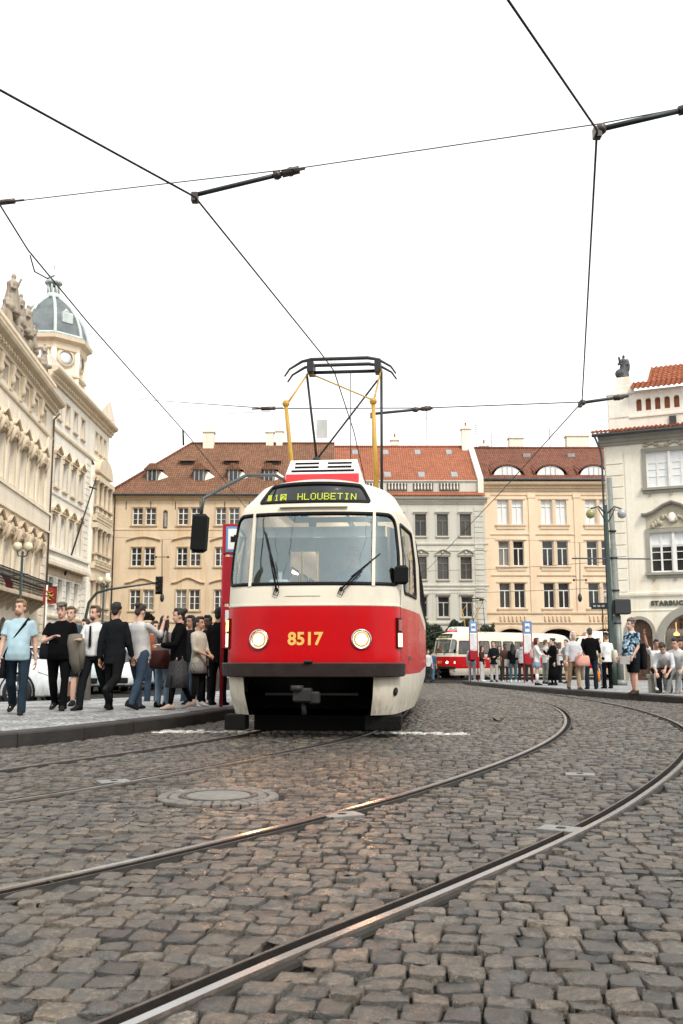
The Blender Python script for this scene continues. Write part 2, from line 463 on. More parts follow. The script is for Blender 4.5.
    f1 = t.math('ADD', t.math('MULTIPLY', t.noise(co_, 75, 5, .8), .6), t.math('MULTIPLY', t.noise(co_, 24, 4, .7), .4)); f2 = t.noise(co_, 9, 4, .6); f3 = t.noise(co_, 1.1, 4, .6)
    k = t.mix(a.outputs['Color'], t.mix(a.outputs['Color'], (3.6, 3.45, 3.2), 1, 'MULTIPLY'), t.ramp(f1, [(.48, 0), (.66, 1)]))
    k = t.mix(k, (.03, .028, .025), t.ramp(f1, [(.34, .9), (.47, 0)]))
    k = t.mix(k, (.10, .078, .05), t.math('MULTIPLY', t.ramp(f2, [(.5, 0), (.75, 1)]), .55))
    k = t.mix(k, (.05, .046, .042), t.math('MULTIPLY', t.ramp(f3, [(.5, 0), (.75, 1)]), .35))
    rgh = t.ramp(f2, [(.3, .2), (.7, .44)])
    hgt = t.math('ADD', t.math('MULTIPLY', f1, .6), t.noise(co_, 170, 3, .7))
    t.principled(k, rgh, 0, .75, hgt, 1.0, .010)
    me.materials.append(t.m)
    o = link('road', me); tag(o, kind='structure')
    return o
cobbles()

# base sheet: sandy dirt between the stones, out to the horizon
def ground():
    ys = [-60, -10, -2] + list(np.arange(0, 92, 2.0)) + [120, 200, 500, 1500, 4000]
    xs = [-4000, -900, -300, -120, -60] + list(np.arange(-40, 41, 4.0)) + [60, 120, 300, 900, 4000]
    V = [(x, y, zg(y) - .034) for y in ys for x in xs]; n = len(xs)
    F = [(j * n + i, j * n + i + 1, (j + 1) * n + i + 1, (j + 1) * n + i) for j in range(len(ys) - 1) for i in range(n - 1)]
    t = NT('joint_dirt'); c = t.coord()
    vo = t.n('ShaderNodeTexVoronoi'); vo.feature = 'DISTANCE_TO_EDGE'; vo.inputs['Scale'].default_value = 6.2; t.l(c, vo.inputs['Vector'])
    k = t.ramp(t.noise(c, 20, 6, .7), [(.3, (.004, .0035, .003)), (.7, (.016, .014, .011))])
    k = t.mix(k, (.075, .07, .06), t.ramp(t.noise(c, 3, 4), [(.55, 0), (.7, .6)]))
    t.principled(k, .9, 0, .2, t.noise(c, 60, 4), .5, .01)
    m = MB(); m.add(V, F); tag(m.build('ground', t.m), kind='structure')
ground()

# grooved rails
M_railtop = pm('worn_rail_steel', (.44, .43, .42), .27, 1, .5, .14, 3, .04, 60)
M_railgroove = pm('rail_groove_rust', (.014, .010, .008), .8, 0, .4, .4, 9, .4, 60)
M_raillip = pm('rail_lip_steel', (.16, .13, .11), .42, 1, .5, .3, 14, .2, 60)
M_mortar = pm('rail_bedding', (.03, .027, .023), .85, 0, .3, .3, 14, .5, 50)
def rail(pl, s, label):
    prof = [(-.052, -.03, 3), (-.046, -.016, 3), (-.029, -.010, 0), (-.026, .0015, 0), (.008, .0015, 0), (.013, -.004, 1), (.014, -.05, 1), (.066, -.05, 1), (.068, -.004, 2), (.070, -.001, 2), (.076, -.001, 2), (.080, -.014, 3), (.088, -.03, 3)]
    t = np.gradient(pl, axis=0); t /= np.linalg.norm(t, axis=1)[:, None]; nr = np.c_[t[:, 1], -t[:, 0]]
    m = MB(); n = len(prof)
    V = []
    for p, q in zip(pl, nr):
        z = zg(p[1])
        for (o, dz, _) in prof: V.append((p[0] + q[0] * o * s, p[1] + q[1] * o * s, z + dz))
    b = len(pl)
    for i in range(n - 1):
        m.mi = (3, 3, 2, 0, 2, 1, 1, 1, 2, 2, 3, 3)[i]
        fs = [(j * n + i, j * n + i + 1, (j + 1) * n + i + 1, (j + 1) * n + i) for j in range(b - 1)]
        if i == 0: m.add(V, fs)
        else:
            for f in fs: m.f.append(list(f)); m.m.append(m.mi); m.sm.append(False)
    o = m.build('tram_rail', [M_railtop, M_railgroove, M_raillip, M_mortar]); 
    tag(o, label, 'rail', 'grooved tram rails set in the cobbles')
rail(near_left, 1, 'bright curved tram rail crossing the middle of the empty cobbles')
rail(near_right, -1, 'wide tram rail with a deep dark groove, nearest the viewer')
rail(tram_left, 1, 'faint tram rail closest to the left kerb, running under the tram')
rail(tram_right, -1, 'dark tram rail just above the manhole, running under the tram')

# manhole with a ring of small setts
def manhole():
    r = empty('manhole', (MANHOLE[0], MANHOLE[1], -.006), 0, 'round manhole cover ringed by small setts between the rails', 'manhole')
    M1 = pm('manhole_concrete', (.17, .16, .145), .75, 0, .4, .2, 12, .4, 60); M2 = pm('manhole_iron', (.06, .055, .05), .5, .6, .5, .25, 12)
    m = MB(); m.lathe([(.0, -.02), (.24, -.02), (.243, .004), (.235, .008), (.0, .009)], n=48); m.build('cover', M1, r)
    m = MB(); m.lathe([(.25, -.03), (.252, .008), (.29, .008), (.292, -.03)], n=48, cap=False); m.build('rim', M2, r)
    m = MB()
    for rad, cnt, tw in ((.335, 30, .055), (.42, 38, .06)):
        for i in range(cnt):
            a = 2 * math.pi * (i + random.uniform(-.1, .1)) / cnt
            m.T = Matrix.Rotation(a, 4, 'Z') @ Matrix.Translation((rad, 0, random.uniform(-.004, .003)))
            m.box(-.036, -tw / 2, -.03, .036, tw / 2, .006, .008)
    m.T = None; m.build('sett_ring', pm('ring_setts', (.15, .135, .12), .65, 0, .4, .4, 7, .4, 60), r)
manhole()
bpy.data.objects['manhole'].scale = (.89, .89, 1)
for i, (p, a) in enumerate(PLATES):
    lab = ['small pale drain plate beside the middle rail near the image centre', 'small pale drain plate with a dark hole beside the nearest rail', 'small pale drain plate on the dark rail left of the manhole', 'worn pale plate lying flat between the two empty rails'][i]
    r = empty('drain_plate', (p.x, p.y, 0), R(a), lab, 'drain plate', 'drain plates beside the rails')
    m = MB(); m.box(-.115, -.075, -.04, .115, .075, -.004, .004); m.build('plate', pm('plate_steel', (.22, .215, .2), .5, .3, .5, .2, 20, .2, 70), r)
    m = MB(); m.lathe([(0, -.02), (.028, -.02), (.028, -.002), (0, -.002)], n=14); m.build('hole', M_railgroove, r)

# pavements: a slab between the kerb line and its back line, kerb stones along the edge
def pavement_mat(name, rot):
    t = NT(name); c = t.coord(rot=(0, 0, rot))
    vo = t.n('ShaderNodeTexVoronoi'); vo.inputs['Scale'].default_value = 14; vo.inputs['Randomness'].default_value = .45; t.l(c, vo.inputs['Vector'])
    ve = t.n('ShaderNodeTexVoronoi'); ve.feature = 'DISTANCE_TO_EDGE'; ve.inputs['Scale'].default_value = 14; ve.inputs['Randomness'].default_value = .45; t.l(c, ve.inputs['Vector'])
    ch = t.n('ShaderNodeTexChecker'); ch.inputs['Scale'].default_value = 1.6; t.l(t.coord(rot=(0, 0, rot + .78)), ch.inputs['Vector'])
    sp = t.n('ShaderNodeSeparateColor'); t.l(vo.outputs['Color'], sp.inputs[0])
    k = t.ramp(sp.outputs[0], [(.1, (.29, .30, .305)), (.6, (.40, .41, .415)), (.95, (.50, .50, .495))])
    k = t.mix(k, (.12, .125, .135), t.math('MULTIPLY', ch.outputs['Fac'], .4))
    k = t.mix(k, (.07, .066, .06), t.ramp(ve.outputs[0], [(.0, 1), (.09, 0)]))
    k = t.mix(k, (.14, .135, .125), t.math('MULTIPLY', t.ramp(t.noise(c, .9, 5, .7), [(.45, 0), (.75, 1)]), .6))
    t.principled(k, .6, 0, .4, t.ramp(ve.outputs[0], [(0, 0), (.14, 1)]), .6, .015)
    return t.m
def pavement(front, back, name, mname, rot):
    n = min(len(front), 160); 
    f = np.array([front[int(i * (len(front) - 1) / (n - 1))] for i in range(n)]); b = np.array([back[int(i * (len(back) - 1) / (n - 1))] for i in range(n)])
    m = MB(); V = []; K = 8
    for i in range(n):
        for k in range(K):
            p = f[i] + (b[i] - f[i]) * k / (K - 1); V.append((p[0], p[1], zg(p[1]) + .128))
    F = [(i * K + k, i * K + k + 1, (i + 1) * K + k + 1, (i + 1) * K + k) for i in range(n - 1) for k in range(K - 1)]
    # back edge skirt
    b0 = len(V)
    for i in range(n): V.append((b[i][0], b[i][1], zg(b[i][1]) - .05))
    F += [(i * K + K - 1, (i + 1) * K + K - 1, b0 + i + 1, b0 + i) for i in range(n - 1)]
    m.add(V, F); tag(m.build(name, pavement_mat(mname, rot)), kind='structure')
M_kerb = pm('kerb_granite', (.028, .026, .024), .7, 0, .4, .35, 3, .5, 35)
def kerb(line, name, inward):
    pts = resample(line, 1.0); m = MB()
    for a, b in zip(pts[:-1], pts[1:]):
        t = (b - a) / np.linalg.norm(b - a); nn = np.array([t[1], -t[0]]) * inward
        a2, b2 = a + t * .006, b - t * .006; dz = random.uniform(-.006, .006)
        prof = [(0, -.08), (-.0, .118), (.018, .138), (.26, .142), (.27, .0)]
        rings = [[(p[0] + nn[0] * o, p[1] + nn[1] * o, zg(p[1]) + z + dz) for o, z in prof] for p in (a2, b2)]
        m.stack(rings, True, False)
    tag(m.build(name, M_kerb), kind='structure')
pavement(offset(kerb_left, -.25), pave_left_back, 'pavement', 'pavement_mosaic', .4)
kerb(kerb_left, 'kerb', -1)
def rback():
    out = []
    for p in kerb_right:
        if p[1] < 47 and len(out) < len(kerb_right) * .85: out.append((24, max(6, p[1] * 1.0)))
        else: out.append((24, 47.5 + (p[0] - 5) * .12))
    return np.array(out)
pavement(offset(kerb_right, .25), rback(), 'pavement', 'pavement_mosaic_b', -.2)
kerb(kerb_right, 'kerb', 1)
def leaf():
    p = PZ(499, 724, -.01); m = MB()
    m.T = Matrix.Translation((p.x, p.y, .02)) @ Matrix.Rotation(.6, 4, 'Z')
    pts = [(-.11, 0), (-.06, .045), (0, .05), (.06, .03), (.12, 0), (.06, -.03), (0, -.05), (-.06, -.045)]
    V = [(x, y, .035 - abs(y) * .5 + x * x * 2.2) for x, y in pts] + [(0, 0, .0)]
    m.add(V, [(i, (i + 1) % 8, 8) for i in range(8)]); m.tube([(-.11, 0, .05), (-.17, .01, .03)], .005, 5)
    tag(m.build('fallen_leaf', pm('dry_leaf', (.045, .03, .02), .7)), 'curled dark dry leaf lying on the cobbles behind the white line', 'leaf')
leaf()
# ================================================================== PAINTS
def carpaint(name, col, rough=.25, var=.06):
    t = NT(name); c = t.coord(); f = t.noise(c, 1.5, 5, .65); g = t.noise(t.coord((2, 2, .35)), 2.2, 5, .7)
    k = t.mix(col, [x * (1 - var * 3) for x in col], t.ramp(f, [(.4, 0), (.8, 1)]))
    k = t.mix(k, [.5 * x + .03 for x in col], t.math('MULTIPLY', t.ramp(g, [(.55, 0), (.85, 1)]), .35))
    sx = t.n('ShaderNodeSeparateXYZ'); t.l(t.coord(), sx.inputs[0]); low = t.ramp(sx.outputs[2], [(.28, 1), (.85, 0)])
    gr = t.math('MULTIPLY', low, t.ramp(t.noise(t.coord((3, 3, .8)), 3.0, 6, .75), [(.42, 0), (.72, .75)]))
    k = t.mix(k, (.13, .11, .085), gr)
    t.principled(k, t.ramp(f, [(.3, rough * .8), (.7, rough * 1.5)]), 0, .15, t.noise(c, 2.5, 2), .03, .02, Coat_Weight=.08, Coat_Roughness=.08)
    return t.m
M_cream = carpaint('tram_cream', (.74, .68, .56), .3)
M_red = carpaint('tram_red', (.52, .004, .008), .28)
M_black = pm('black_rubber', (.005, .005, .0055), .6, 0, .2, .2)
M_dark = pm('dark_underframe', (.006, .006, .006), .9, 0, .1, .4, 5, .3)
M_bump = pm('bumper_paint', (.024, .016, .013), .55, 0, .3, .3, 6, .2)
M_chrome = pm('chrome', (.6, .6, .6), .18, 1)
M_steel = pm('grey_steel', (.32, .33, .33), .45, .6)
M_ochre = pm('ochre_paint', (.50, .29, .035), .45, 0, .5, .25)
M_pan = pm('dark_pipe', (.035, .038, .038), .5, .5)
M_white = pm('white_enamel', (.78, .77, .74), .4, 0, .5, .05)
M_yellow = pm('number_paint', (.80, .50, .12), .45, 0, .4, .05)
M_seat = pm('seat_shell', (.45, .10, .05), .5)
M_teal = pm('cab_panel', (.70, .80, .80), .6)
M_salon = pm('salon_lining', (.60, .56, .48), .6)
M_glass = glassmat('tram_glass', (.98, 1, 1), .14, .02, (.78, .93, .97))
M_sideglass = glassmat('tram_side_glass', (.52, .57, .57), .05)
M_led = emit('led_yellow', (.78, .88, .04), .8)
M_beam = emit('headlight_lens', (1, .86, .66), 18); M_reflector_glow = emit('headlight_reflector_glow', (1, .25, .05), 1.5)  # reflector emits orange by itself, standing in for the warm halo
M_amber = emit('amber_lens', (1, .42, .08), 7)
M_side = emit('white_lens', (1, .5, .32), 3)
M_redlamp = emit('red_lens', (1, .1, .05), 1.5)
M_signbox = pm('sign_black', (.012, .013, .012), .3)

FONT57 = {'H': ['10001', '10001', '10001', '11111', '10001', '10001', '10001'], 'L': ['10000', '10000', '10000', '10000', '10000', '10000', '11111'],
          'O': ['01110', '10001', '10001', '10001', '10001', '10001', '01110'], 'U': ['10001', '10001', '10001', '10001', '10001', '10001', '01110'],
          'B': ['11110', '10001', '10001', '11110', '10001', '10001', '11110'], 'E': ['11111', '10000', '10000', '11110', '10000', '10000', '11111'],
          'T': ['11111', '00100', '00100', '00100', '00100', '00100', '00100'], 'I': ['01110', '00100', '00100', '00100', '00100', '00100', '01110'],
          'N': ['10001', '11001', '11001', '10101', '10011', '10011', '10001']}

# ================================================================== TRAM BODY: plan outline x height loft
LN, LT = 2.5, 14.0
PLAN = [(0, 0), (.2, .010), (.4, .038), (.56, .085), (.68, .15), (.76, .23), (.808, .32), (.838, .44), (.862, .64), (.90, 1.0), (.95, 1.6), (.983, 2.1), (1, 2.5)]
WZ = [(.26, 1.16), (.5, 1.225), (.85, 1.25), (1.7, 1.25), (2.2, 1.235), (2.6, 1.19), (2.8, 1.13), (2.95, 1.04), (3.10, .95), (3.20, .72), (3.26, .40), (3.28, .05)]
YZ = [(.26, .16), (.5, .06), (.8, .0), (1.5, .03), (1.74, .07), (2.69, .34), (2.75, .36), (3.085, .48), (3.12, .60), (3.20, .95), (3.26, 1.5), (3.28, 2.4)]
def lerpt(T, z): return float(np.interp(z, [a for a, _ in T], [b for _, b in T]))
_ref = {}
def nose_curve(z):
    z = round(z, 4)
    if z in _ref: return _ref[z]
    w, y0 = lerpt(WZ, z), lerpt(YZ, z); L = LN - y0
    if 'plan' not in _ref: _ref['plan'] = spline(PLAN, 30, .35 and 0)
    pl = _ref['plan']; rd = min(1, max(0, (z - 2.75) / .4)); ph = np.linspace(0, math.pi / 2, len(pl))
    # towards the roof the corners melt into a plain curve
    x = w * (pl[:, 0] * (1 - rd) + np.sin(ph) ** .9 * rd); y = y0 + L * (pl[:, 1] / LN * (1 - rd) + (1 - np.cos(ph) ** .9) * rd)
    d = np.r_[0, np.cumsum(np.hypot(np.diff(x), np.diff(y)))]
    _ref[z] = (x, y, d / d[-1], d[-1]); return _ref[z]
SREF = nose_curve(1.2)[3]          # arc length of half the nose at the belt
def S(s, z):
    """surface point: s = metres along the flank from the middle of the front (negative = left)"""
    sg = 1 if s >= 0 else -1; a = abs(s)
    x, y, d, _ = nose_curve(z)
    tot = SREF + (LT - 2 * LN)
    if a <= SREF:
        t = a / SREF; return Vector((sg * float(np.interp(t, d, x)), float(np.interp(t, d, y)), z))
    if a <= tot: return Vector((sg * x[-1], LN + a - SREF, z))
    t = (tot + SREF - a) / SREF
    return Vector((sg * float(np.interp(t, d, x)), LT - float(np.interp(t, d, y)), z))
def SN(s, z, off=0.0):
    p = S(s, z); e = .02
    u = S(s + e, z) - S(s - e, z); v = S(s, min(z + e, 3.27)) - S(s, z - e)
    n = u.cross(v)
    if n.length < 1e-9: n = Vector((0, 0, 1))
    n.normalize()
    return p + n * off
def s_at(xv, z):
    x, y, d, _ = nose_curve(z); return (1 if xv >= 0 else -1) * float(np.interp(abs(xv), x, d)) * SREF
def s_of_x(xv, z=1.2):
    x, y, d, _ = nose_curve(z); return float(np.interp(xv, x, d)) * SREF
STOT = 2 * SREF + (LT - 2 * LN)

def tram_windows():
    w = []
    sc = s_of_x(1.052)
    w.append(('windshield', -sc, sc, 1.755, 2.69, .2))
    w.append(('sign', -s_of_x(.83), s_of_x(.83), 2.785, 3.085, .06))
    a = SREF - 1.86
    for sg in (1, -1):
        edges = [(a, a + 1.25)]
        b = SREF + .12
        for i in range(7): edges.append((b, b + 1.13)); b += 1.28
        for (p, q) in edges:
            z0 = 1.68 if sg == 1 else 1.6
            w.append(('side_window', min(sg * p, sg * q), max(sg * p, sg * q), z0, 2.62, .09))
    w.append(('rear_window', STOT - s_of_x(.95), STOT, 1.75, 2.65, .15)); w.append(('rear_window', -STOT, -STOT + s_of_x(.95), 1.75, 2.65, .15))
    return w
TW = tram_windows()
OPEN = (-s_of_x(.80), s_of_x(.74), .26, .72)      # the open bay under the bumper

def tram_body(mb, glassparts):
    zb = sorted({.26, .31, .4, .5, .6, .72, .86, 1.0, 1.15, 1.3, 1.40, 1.52, 1.6, 1.66, 1.7, 1.755, 1.9, 2.05, 2.2, 2.4, 2.5, 2.6, 2.65, 2.69, 2.72, 2.735, 2.785, 2.83, 2.9, 2.97, 3.085, 3.10, 3.12, 3.15, 3.18, 3.21, 3.24, 3.26, 3.275, 3.28} | {w[3] for w in TW} | {w[4] for w in TW})
    sb = {0, STOT, -STOT, OPEN[0], OPEN[1]} | {w[1] for w in TW} | {w[2] for w in TW}
    for sg in (1, -1):
        for i in range(1, 36): sb.add(sg * SREF * i / 36)
        for y in np.arange(SREF, SREF + LT - 2 * LN + .01, .45): sb.add(sg * float(y))
        for i in range(1, 10): sb.add(sg * (STOT - SREF * i / 10))
    sb = sorted(sb); keepS = [sb[0]]
    must = {round(x, 6) for w in TW for x in (w[1], w[2])} | {round(OPEN[0], 6), round(OPEN[1], 6)}
    for s in sb[1:]:
        if s - keepS[-1] < .022:
            if round(s, 6) in must: 
                if round(keepS[-1], 6) not in must: keepS[-1] = s
                elif s - keepS[-1] > 1e-5: keepS.append(s)
            continue
        keepS.append(s)
    sb = keepS; nz = len(zb)
    V = [S(s, z) for s in sb for z in zb]; mb.add(V, [])
    for i in range(len(sb) - 1):
        sm_ = (sb[i] + sb[i + 1]) / 2
        for j in range(nz - 1):
            zm = (zb[j] + zb[j + 1]) / 2
            if any(w[1] < sm_ < w[2] and w[3] < zm < w[4] for w in TW): continue
            if OPEN[0] < sm_ < OPEN[1] and OPEN[2] < zm < OPEN[3]: continue
            if abs(sm_) > STOT - SREF * .6 and zm < .72: continue
            top = 1.52
            red = .74 < zm < top
            mb.f.append([i * nz + j, (i + 1) * nz + j, (i + 1) * nz + j + 1, i * nz + j + 1]); mb.m.append(1 if red else 0); mb.sm.append(True)
    for (nm, s0, s1, z0, z1, r) in TW:
        ss = [s for s in sb if s0 - 1e-6 <= s <= s1 + 1e-6]; zz = [z for z in zb if z0 - 1e-6 <= z <= z1 + 1e-6]
        # add extra points near the corners so the arcs are round
        loop = [(s, z0) for s in ss] + [(s1, z) for z in zz[1:]] + [(s, z1) for s in ss[::-1][1:]] + [(s0, z) for z in zz[::-1][1:-1]]
        g = .022
        def inset(p, ins, rad):
            cs = min(max(p[0], s0 + ins + rad), s1 - ins - rad); cz = min(max(p[1], z0 + ins + rad), z1 - ins - rad)
            ds, dz = p[0] - cs, p[1] - cz; L = math.hypot(ds, dz)
            return (cs + ds / L * rad, cz + dz / L * rad)
        dense = []
        for k in range(len(loop)):
            a, b = loop[k], loop[(k + 1) % len(loop)]
            nn = 6 if min(abs(a[0] - s0), abs(a[0] - s1)) < r + .15 and min(abs(a[1] - z0), abs(a[1] - z1)) < r + .15 else 2
            for q in range(nn): dense.append((a[0] + (b[0] - a[0]) * q / nn, a[1] + (b[1] - a[1]) * q / nn))
        L0 = dense; L1 = [inset(p, .012, r) for p in dense]; L2 = [inset(p, .05, r * .85) for p in dense]
        n = len(dense); red_low = nm == 'side_window' and z0 < 1.59
        mb.mi = 0
        mb.add([S(*p) for p in L0] + [S(*p) for p in L1], [(k, (k + 1) % n, n + (k + 1) % n, n + k) for k in range(n)], True)
        # rubber gasket: proud outer band and an inward return
        gask = MB(); gask.add([SN(*p, .000) for p in L1] + [SN(*p, .010) for p in L1] + [SN(*p, .010) for p in L2] + [SN(*p, -.02) for p in L2],
                 [(a * n + k, a * n + (k + 1) % n, (a + 1) * n + (k + 1) % n, (a + 1) * n + k) for a in range(3) for k in range(n)], True)
        # pane: concentric rings so that it follows the curved surface
        cs, cz = (s0 + s1) / 2, (z0 + z1) / 2; rings = []
        for fct in (1, .93, .85, .7, .5, .3, .12): 
            rings.append([SN(cs + (p[0] - cs) * fct, cz + (p[1] - cz) * fct, -.008) for p in L2])
        gm = MB(); vs = [p for rg in rings for p in rg] + [SN(cs, cz, -.008)]
        fs = [(a * n + k, a * n + (k + 1) % n, (a + 1) * n + (k + 1) % n, (a + 1) * n + k) for a in range(6) for k in range(n)] + [(6 * n + k, 6 * n + (k + 1) % n, 7 * n) for k in range(n)]
        gm.add(vs, fs, True); glassparts.append((nm, gm, gask))

def ribbon(mb, pts, w, off0=.002, off1=.02, up=True):
    """raised band along a list of (s,z) surface points, w wide in z"""
    rings = []
    for s, z in pts:
        rings.append([SN(s, z - w / 2, off0), SN(s, z - w / 2, off1), SN(s, z + w / 2, off1), SN(s, z + w / 2, off0)])
    mb.stack(rings, True, False)

def make_tram(loc, rz, label, number, far=False):
    t = empty('tram', loc, rz, label, 'tram', None)
    body = MB(); panes = []
    tram_body(body, panes)
    b = body.build('body', [M_cream, M_red], t, recalc=False)
    for nm, gm, gk in panes:
        if nm == 'sign': continue
        pn = gm.build('windshield' if nm == 'windshield' else nm, M_glass if nm == 'windshield' else M_sideglass, t, recalc=False)
        gk.build('gasket', M_black, pn, recalc=False)
    # destination box
    m = MB(); sgn, sgk = [(g, k_) for nm, g, k_ in panes if nm == 'sign'][0]
    sg = sgn.build('destination_sign', pm('sign_face', (.014, .018, .016), .07, 0, .6, .1), t, recalc=False); sgk.build('gasket', M_black, sg, recalc=False)
    zc = 2.88; pw, ph = .0136, .0128
    def dots(mm, rows, x0):
        for r_, row in enumerate(rows):
            for c_, ch in enumerate(row):
                if ch == '1':
                    z = zc + (3 - r_) * ph; s = s_at(x0 + c_ * pw, z)
                    mm.add([SN(s - pw * .45, z - ph * .46, .006), SN(s + pw * .45, z - ph * .46, .006), SN(s + pw * .45, z + ph * .46, .006), SN(s - pw * .45, z + ph * .46, .006)], [(0, 1, 2, 3)])
    m = MB(); x0 = -.20
    for ch in 'HLOUBETIN': m = MB(); dots(m, FONT57[ch], x0); x0 += pw * 6.0; m.build('letter', M_led, sg, recalc=False)
    for rows, x0 in ((['1111'] * 7, -.585), (['0010', '0110', '0010', '0010', '0010', '0010', '0111'], -.50), (['111111', '110011', '101101', '111101', '111011', '110111', '110001'], -.42)):
        m = MB(); dots(m, rows, x0); m.build('route_digit', M_led, sg, recalc=False)
    # thin drip ledge under the sign and black top edge of the windshield
    m = MB(); ribbon(m, [(s_of_x(.47) * k / 6, 2.738) for k in range(-6, 7)], .022, .0, .045); m.build('sign_ledge', M_cream, t)
    # windshield pillars
    for sgn_ in (-1, 1):
        m = MB(); rings = []
        for z in np.linspace(1.76, 2.69, 8):
            s = s_at(sgn_ * .735, z)
            rings.append([SN(s - .02, z, .012), SN(s + .02, z, .012), SN(s + .02, z, -.05), SN(s - .02, z, -.05)])
        m.stack(rings, True, False); m.build('windshield_pillar', M_cream, t)
    # belt moulding, bumper
    m = MB(); ribbon(m, [(s_of_x(1.05) * k / 16 , 1.535) for k in range(-16, 17)], .018, -.004, .008); m.build('belt_moulding', M_cream, t)
    m = MB(); sE = s_of_x(1.035)
    rings = []
    for k in range(-18, 19):
        s = sE * k / 18; off = .085 if abs(k) < 18 else .07
        rings.append([SN(s, .715, -.03), SN(s, .715, off - .012), SN(s, .728, off), SN(s, .852, off), SN(s, .865, off - .012), SN(s, .865, -.03)])
    m.stack(rings, True, False); m.build('bumper', M_bump, t)
    m = MB(); m.box(-.05, -.115, .865, .05, -.03, .895, .008); m.build('bumper_catch', M_bump, t)
    # front skirts edge lip
    # headlights
    for sgn_ in (-1, 1):
        s = sgn_ * s_of_x(.60); c = SN(s, 1.135, .0); n = (SN(s, 1.135, 1) - c).normalized()
        rot = n.to_track_quat('Z', 'Y').to_matrix().to_4x4(); T = Matrix.Translation(c) @ rot
        m = MB(); m.T = T; m.lathe([(.085, -.01), (.118, -.01), (.122, .012), (.112, .022), (.098, .018), (.085, .0)], n=28, cap=False); h = m.build('headlight', M_chrome, t)
        m = MB(); m.T = T; m.lathe([(.0, .012), (.066, .012), (.062, .020), (.04, .028), (.0, .031)], n=28); m.build('lens', M_beam, h); m = MB(); m.T = T; m.lathe([(.0, -.002), (.098, -.002), (.094, .010), (.07, .017), (.0, .018)], n=28); m.build('reflector_glow', M_reflector_glow, h)
        if not far:
            ld = bpy.data.lights.new('headlight_beam', 'SPOT'); lo = bpy.data.objects.new('headlight_beam', ld); COL.objects.link(lo); lo.parent = t
            ld.energy = 30; ld.color = (1, .50, .22); ld.spot_size = R(75); ld.spot_blend = .8; ld.shadow_soft_size = .09
            lo.location = SN(s, 1.135, .06); lo.rotation_euler = Vector((0, 1, .14)).to_track_quat('Z', 'Y').to_euler()
        # amber + white marker lamps on the corners
        sc_ = sgn_ * s_of_x(1.02)
        m = MB()
        for (z0, z1) in ((1.03, 1.39),):
            rings = [[SN(sc_ - .055, z, 0), SN(sc_ - .055, z, .022), SN(sc_ + .055, z, .022), SN(sc_ + .055, z, 0)] for z in (z0, z1)]
            m.stack(rings, True, False)
        mk = m.build('marker_lamp', M_black, t)
        for z0, z1, mt in ((1.24, 1.37, M_amber if sgn_ < 0 else pm('amber_dark', (.25, .03, .01), .2)), (1.05, 1.21, M_side)):
            m = MB(); rings = [[SN(sc_ - .045, z, .02), SN(sc_ - .045, z, .034), SN(sc_ + .045, z, .034), SN(sc_ + .045, z, .02)] for z in (z0, z1)]
            m.stack(rings, True, False); m.build('lens', mt, mk)
    # fleet number, wrapped to the front panel
    me = text_mesh(number, .205, .006, 0, M_yellow)
    for v in me.vertices:
        p = SN(v.co.x - .05, 1.135 + v.co.y, .004); v.co = p
    link('fleet_number', me, t)
    # wipers
    for (sx, dx, ang) in ((-.40, -.02, -17), (.37, .05, 46)):
        m = MB(); pv = SN(s_of_x(abs(sx)) * (1 if sx > 0 else -1), 1.715, .035)
        s0 = s_of_x(abs(sx)) * (1 if sx > 0 else -1)
        m.cyl(SN(s0, 1.715, -.01), SN(s0, 1.715, .05), .022, 10)
        L = .74 if sx < 0 else .64
        def at(l, o=.045, lat=0):
            a = R(ang); return SN(s0 + math.sin(a) * l + math.cos(a) * lat, 1.715 + math.cos(a) * l - math.sin(a) * lat, o)
        m.tube([at(0), at(L * .5, .05), at(L * .62, .03)], [.011, .009, .007], 6)
        m.tube([at(.0, .045, .035), at(L * .5, .05, .03)], .006, 5)
        m.tube([at(L * .2 + .06, .018, .02 if sx < 0 else -.02), at(L * .6, .02, 0), at(L + .02, .018, -.02 if sx < 0 else .03)], .009, 6)
        m.tube([SN(s0 - .02, 1.715, .03), SN(s0 - .04, 1.66, .025), SN(s0 + .01, 1.64, .02), SN(s0 + .03, 1.69, .025)], .006, 5)
        m.build('windshield_wiper', M_black, t)
    for sm in (-1.045, 1.045):
        m = MB(); rings = []
        for z in np.linspace(.88, 1.74, 10):
            s = s_at(sm, .9) ; rings.append([SN(s - .004, z, .0005), SN(s - .004, z, .003), SN(s + .004, z, .003), SN(s + .004, z, .0005)])
        m.stack(rings, True, False); m.build('panel_seam', pm('seam_dark', (.05, .03, .025), .7), t)
    # recessed seam on the cream belt, skirt hole
    m = MB(); m.stack([[SN(s, 1.635, .001), SN(s, 1.635, .004), SN(s, 1.642, .004), SN(s, 1.642, .001)] for s in np.linspace(-.30, .12, 8)], True, False); m.build('panel_seam', pm('seam_brown', (.25, .2, .15), .7), t)
    for s, z in ((s_of_x(1.0), .53),):
        m = MB(); c = SN(s, z); n = (SN(s, z, 1) - c).normalized(); m.T = Matrix.Translation(c) @ n.to_track_quat('Z', 'Y').to_matrix().to_4x4()
        m.lathe([(0, .003), (.05, .003), (.05, -.01), (0, -.01)], n=16); m.build('socket_hole', M_black, t)
    # roof box with red front band and vent slots
    rb = MB(); y0 = 1.25
    prof = [(y0, 3.10), (y0 + .02, 3.23), (y0 + .20, 3.47), (y0 + .35, 3.50), (y0 + 1.7, 3.49), (y0 + 1.85, 3.43), (y0 + 1.9, 3.10)]
    wd = [.50, .495, .45, .42, .42, .44, .5]
    prof = [(y, z + (.085 if z > 3.12 else 0)) for y, z in prof]
